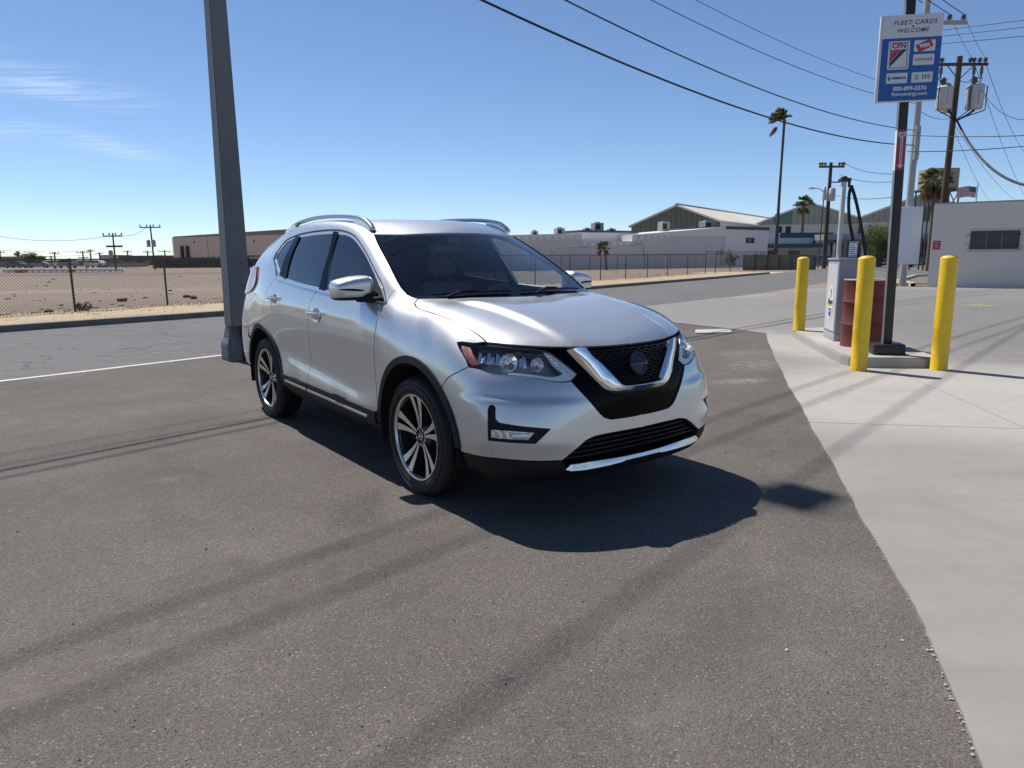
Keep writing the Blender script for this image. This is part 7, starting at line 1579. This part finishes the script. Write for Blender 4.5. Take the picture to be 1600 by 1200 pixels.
mb = MB(); cx = -.004
mb.add([(cx + u, v, .002) for u, v in [(-.014, .13 * hz), (-.016, .83 * hz), (-.040, .83 * hz), (-.040, .95 * hz), (0, .925 * hz), (.040, .95 * hz), (.040, .83 * hz), (.016, .83 * hz), (.016, .13 * hz), (.038, .13 * hz), (0, .04 * hz), (-.038, .13 * hz)]], [tuple(range(12))[::-1]], TPl)
mb.build('arrow', smat('print_pale', (.55, .53, .53)), pq)
mb = MB()
for k in range(13):
    v = (.15 + .05 * k) * hz; mb.add([(cx - .007, v, .004), (cx + .007, v + .002 * (k % 2), .004), (cx + .006, v + .024 * hz, .004), (cx - .007, v + .028 * hz, .004)], [(0, 1, 2, 3)], TPl)
for k in range(4): mb.add([(cx - .026 + k * .014, .855 * hz, .004), (cx - .018 + k * .014, .855 * hz, .004), (cx - .018 + k * .014, .895 * hz, .004), (cx - .026 + k * .014, .895 * hz, .004)], [(0, 1, 2, 3)], TPl)
mb.build('arrow_print', smat('print_black', (.02, .02, .02)), pq)
# the card sign: local x across, z up, face at -y
TL, TRt, BL, BR = at(1374, 25, 8.98), at(1473, 20, 8.86), at(1369, 161, 8.98), at(1464, 157, 8.86)
sx0 = ((TL + BL) / 2); sx1 = (TRt + BR) / 2; sw = (Vector((sx1.x, sx1.y)) - Vector((sx0.x, sx0.y))).length; sz0 = (BL.z + BR.z) / 2; sz1 = (TL.z + TRt.z) / 2; sh_ = sz1 - sz0
sg = thing('card_sign', 'blue and white fleet card sign panel mounted high on the black post', 'sign', ((sx0.x + sx1.x) / 2, (sx0.y + sx1.y) / 2, sz0), math.atan2(sx1.y - sx0.y, sx1.x - sx0.x))
mb = MB(); mb.bbox((-sw / 2, -.012, 0), (sw / 2, .028, sh_), .004); mb.build('backing', mat('sign_edge', (.62, .62, .60), .4), sg, 30)
def rrect(x0, y0, x1, y1, r, n=5):
    out = []
    for cx, cy, a in ((x1 - r, y1 - r, 0), (x0 + r, y1 - r, 90), (x0 + r, y0 + r, 180), (x1 - r, y0 + r, 270)):
        out += [(cx + r * math.cos(math.radians(a + 90 * k / n)), cy + r * math.sin(math.radians(a + 90 * k / n))) for k in range(n + 1)]
    return out
SF = Matrix(((1, 0, 0, -sw / 2), (0, 0, -1, -.012), (0, 1, 0, 0), (0, 0, 0, 1)))
def sflat(name, polys, z, m, parent=sg):
    mb = MB()
    for p in polys: mb.add([(u, v, z) for u, v in p], [tuple(range(len(p)))], SF)
    return mb.build(name, m, parent)
W_ = sw; Hs = sh_; e = .018
B1 = smat('sign_blue', (.010, .095, .33), .35); WT = smat('sign_white', (.60, .61, .64), .35); NV = smat('sign_navy', (.012, .022, .10), .4); RD_ = smat('sign_red', (.42, .025, .04), .4)
ex = .030
sflat('face_white', [rrect(ex, Hs * .735, W_, Hs - .004, .02)], .002, WT)
sflat('face_blue', [rrect(ex, .012, W_, Hs * .735, .02)], .0025, B1)
def box_at(u0, v0, u1, v1, r=.012): return rrect(ex + (W_ - ex) * u0, Hs * v0, ex + (W_ - ex) * u1, Hs * v1, r)
cfn = sflat('logo_plate', [box_at(.115, .375, .475, .70)], .004, WT); c2 = sflat('logo_plate', [box_at(.545, .57, .90, .70)], .004, WT); c3 = sflat('logo_plate', [box_at(.545, .415, .90, .54)], .004, WT); c4 = sflat('logo_plate', [box_at(.115, .215, .475, .335)], .004, WT); c5 = sflat('logo_plate', [box_at(.545, .215, .90, .335)], .004, WT)
X = lambda u: ex + (W_ - ex) * u
Z = lambda v: Hs * v
def stext(s, u, v, size, m, parent=sg, **k): return text_mesh(s, size, m, parent, SF @ TR(X(u), Z(v), .0055), **k)
stext('FLEET CARDS', .53, .905, .070, NV, shear=.22, bold=.0002, spacing=1.14); stext('&', .50, .862, .03, NV, bold=.001); stext('WELCOME', .50, .815, .066, NV, shear=.22, bold=.0002, spacing=1.14)
stext('CFN', .295, .645, .076, RD_, cfn, bold=.0035, sx=1.05)
def band(u0, u1, v0, v1, t): return [(X(u0), Z(v0)), (X(u0 + t), Z(v0)), (X(u1 + t), Z(v1)), (X(u1), Z(v1))]
fr = []; t_ = .006
a0, a1, b0, b1 = X(.145), X(.445), Z(.392), Z(.685)
sflat('logo_frame', [[(a0, b0), (a1, b0), (a1, b0 + t_), (a0, b0 + t_)], [(a0, b1 - t_), (a1, b1 - t_), (a1, b1), (a0, b1)], [(a0, b0), (a0 + t_, b0), (a0 + t_, b1), (a0, b1)], [(a1 - t_, b0), (a1, b0), (a1, b1), (a1 - t_, b1)]], .006, NV, cfn)
sflat('logo_band', [[(X(.16), Z(.60)), (X(.16), Z(.555)), (X(.20), Z(.605))], [(X(.16), Z(.46)), (X(.16), Z(.41)), (X(.43), Z(.605)), (X(.345), Z(.605))]], .006, NV, cfn)
sflat('logo_band', [[(X(.16), Z(.545)), (X(.16), Z(.47)), (X(.335), Z(.605)), (X(.215), Z(.605))]], .006, RD_, cfn)
rr = rrect(-.085, -.045, .085, .045, .012); ca, sa = math.cos(.42), math.sin(.42); cxu, cyv = X(.72), Z(.636)
sflat('card_mark', [[(cxu + u * ca - v * sa, cyv + u * sa + v * ca) for u, v in rr]], .006, RD_, c2); text_mesh('WEX', .050, WT, c2, SF @ TR(cxu, cyv, .008) @ RZ(.12), bold=.004)
stext('VOYAGER', .722, .478, .040, NV, c3, bold=.0006, spacing=1.1); stext('COMDATA', .325, .275, .034, NV, c4, bold=.002); sflat('logo_mark', [rrect(X(.145), Z(.25), X(.18), Z(.295), .004)], .006, B1, c4)
stext('EFS', .79, .275, .066, NV, c5, bold=.0005); sflat('logo_mark', [rrect(X(.60), Z(.245), X(.66), Z(.305), .01)], .006, smat('print_lilac', (.36, .38, .5)), c5)
stext('800-899-2376', .53, .150, .062, WT, bold=.003, spacing=1.05); stext('flyersenergy.com', .53, .088, .056, WT, bold=.0015, spacing=1.02)
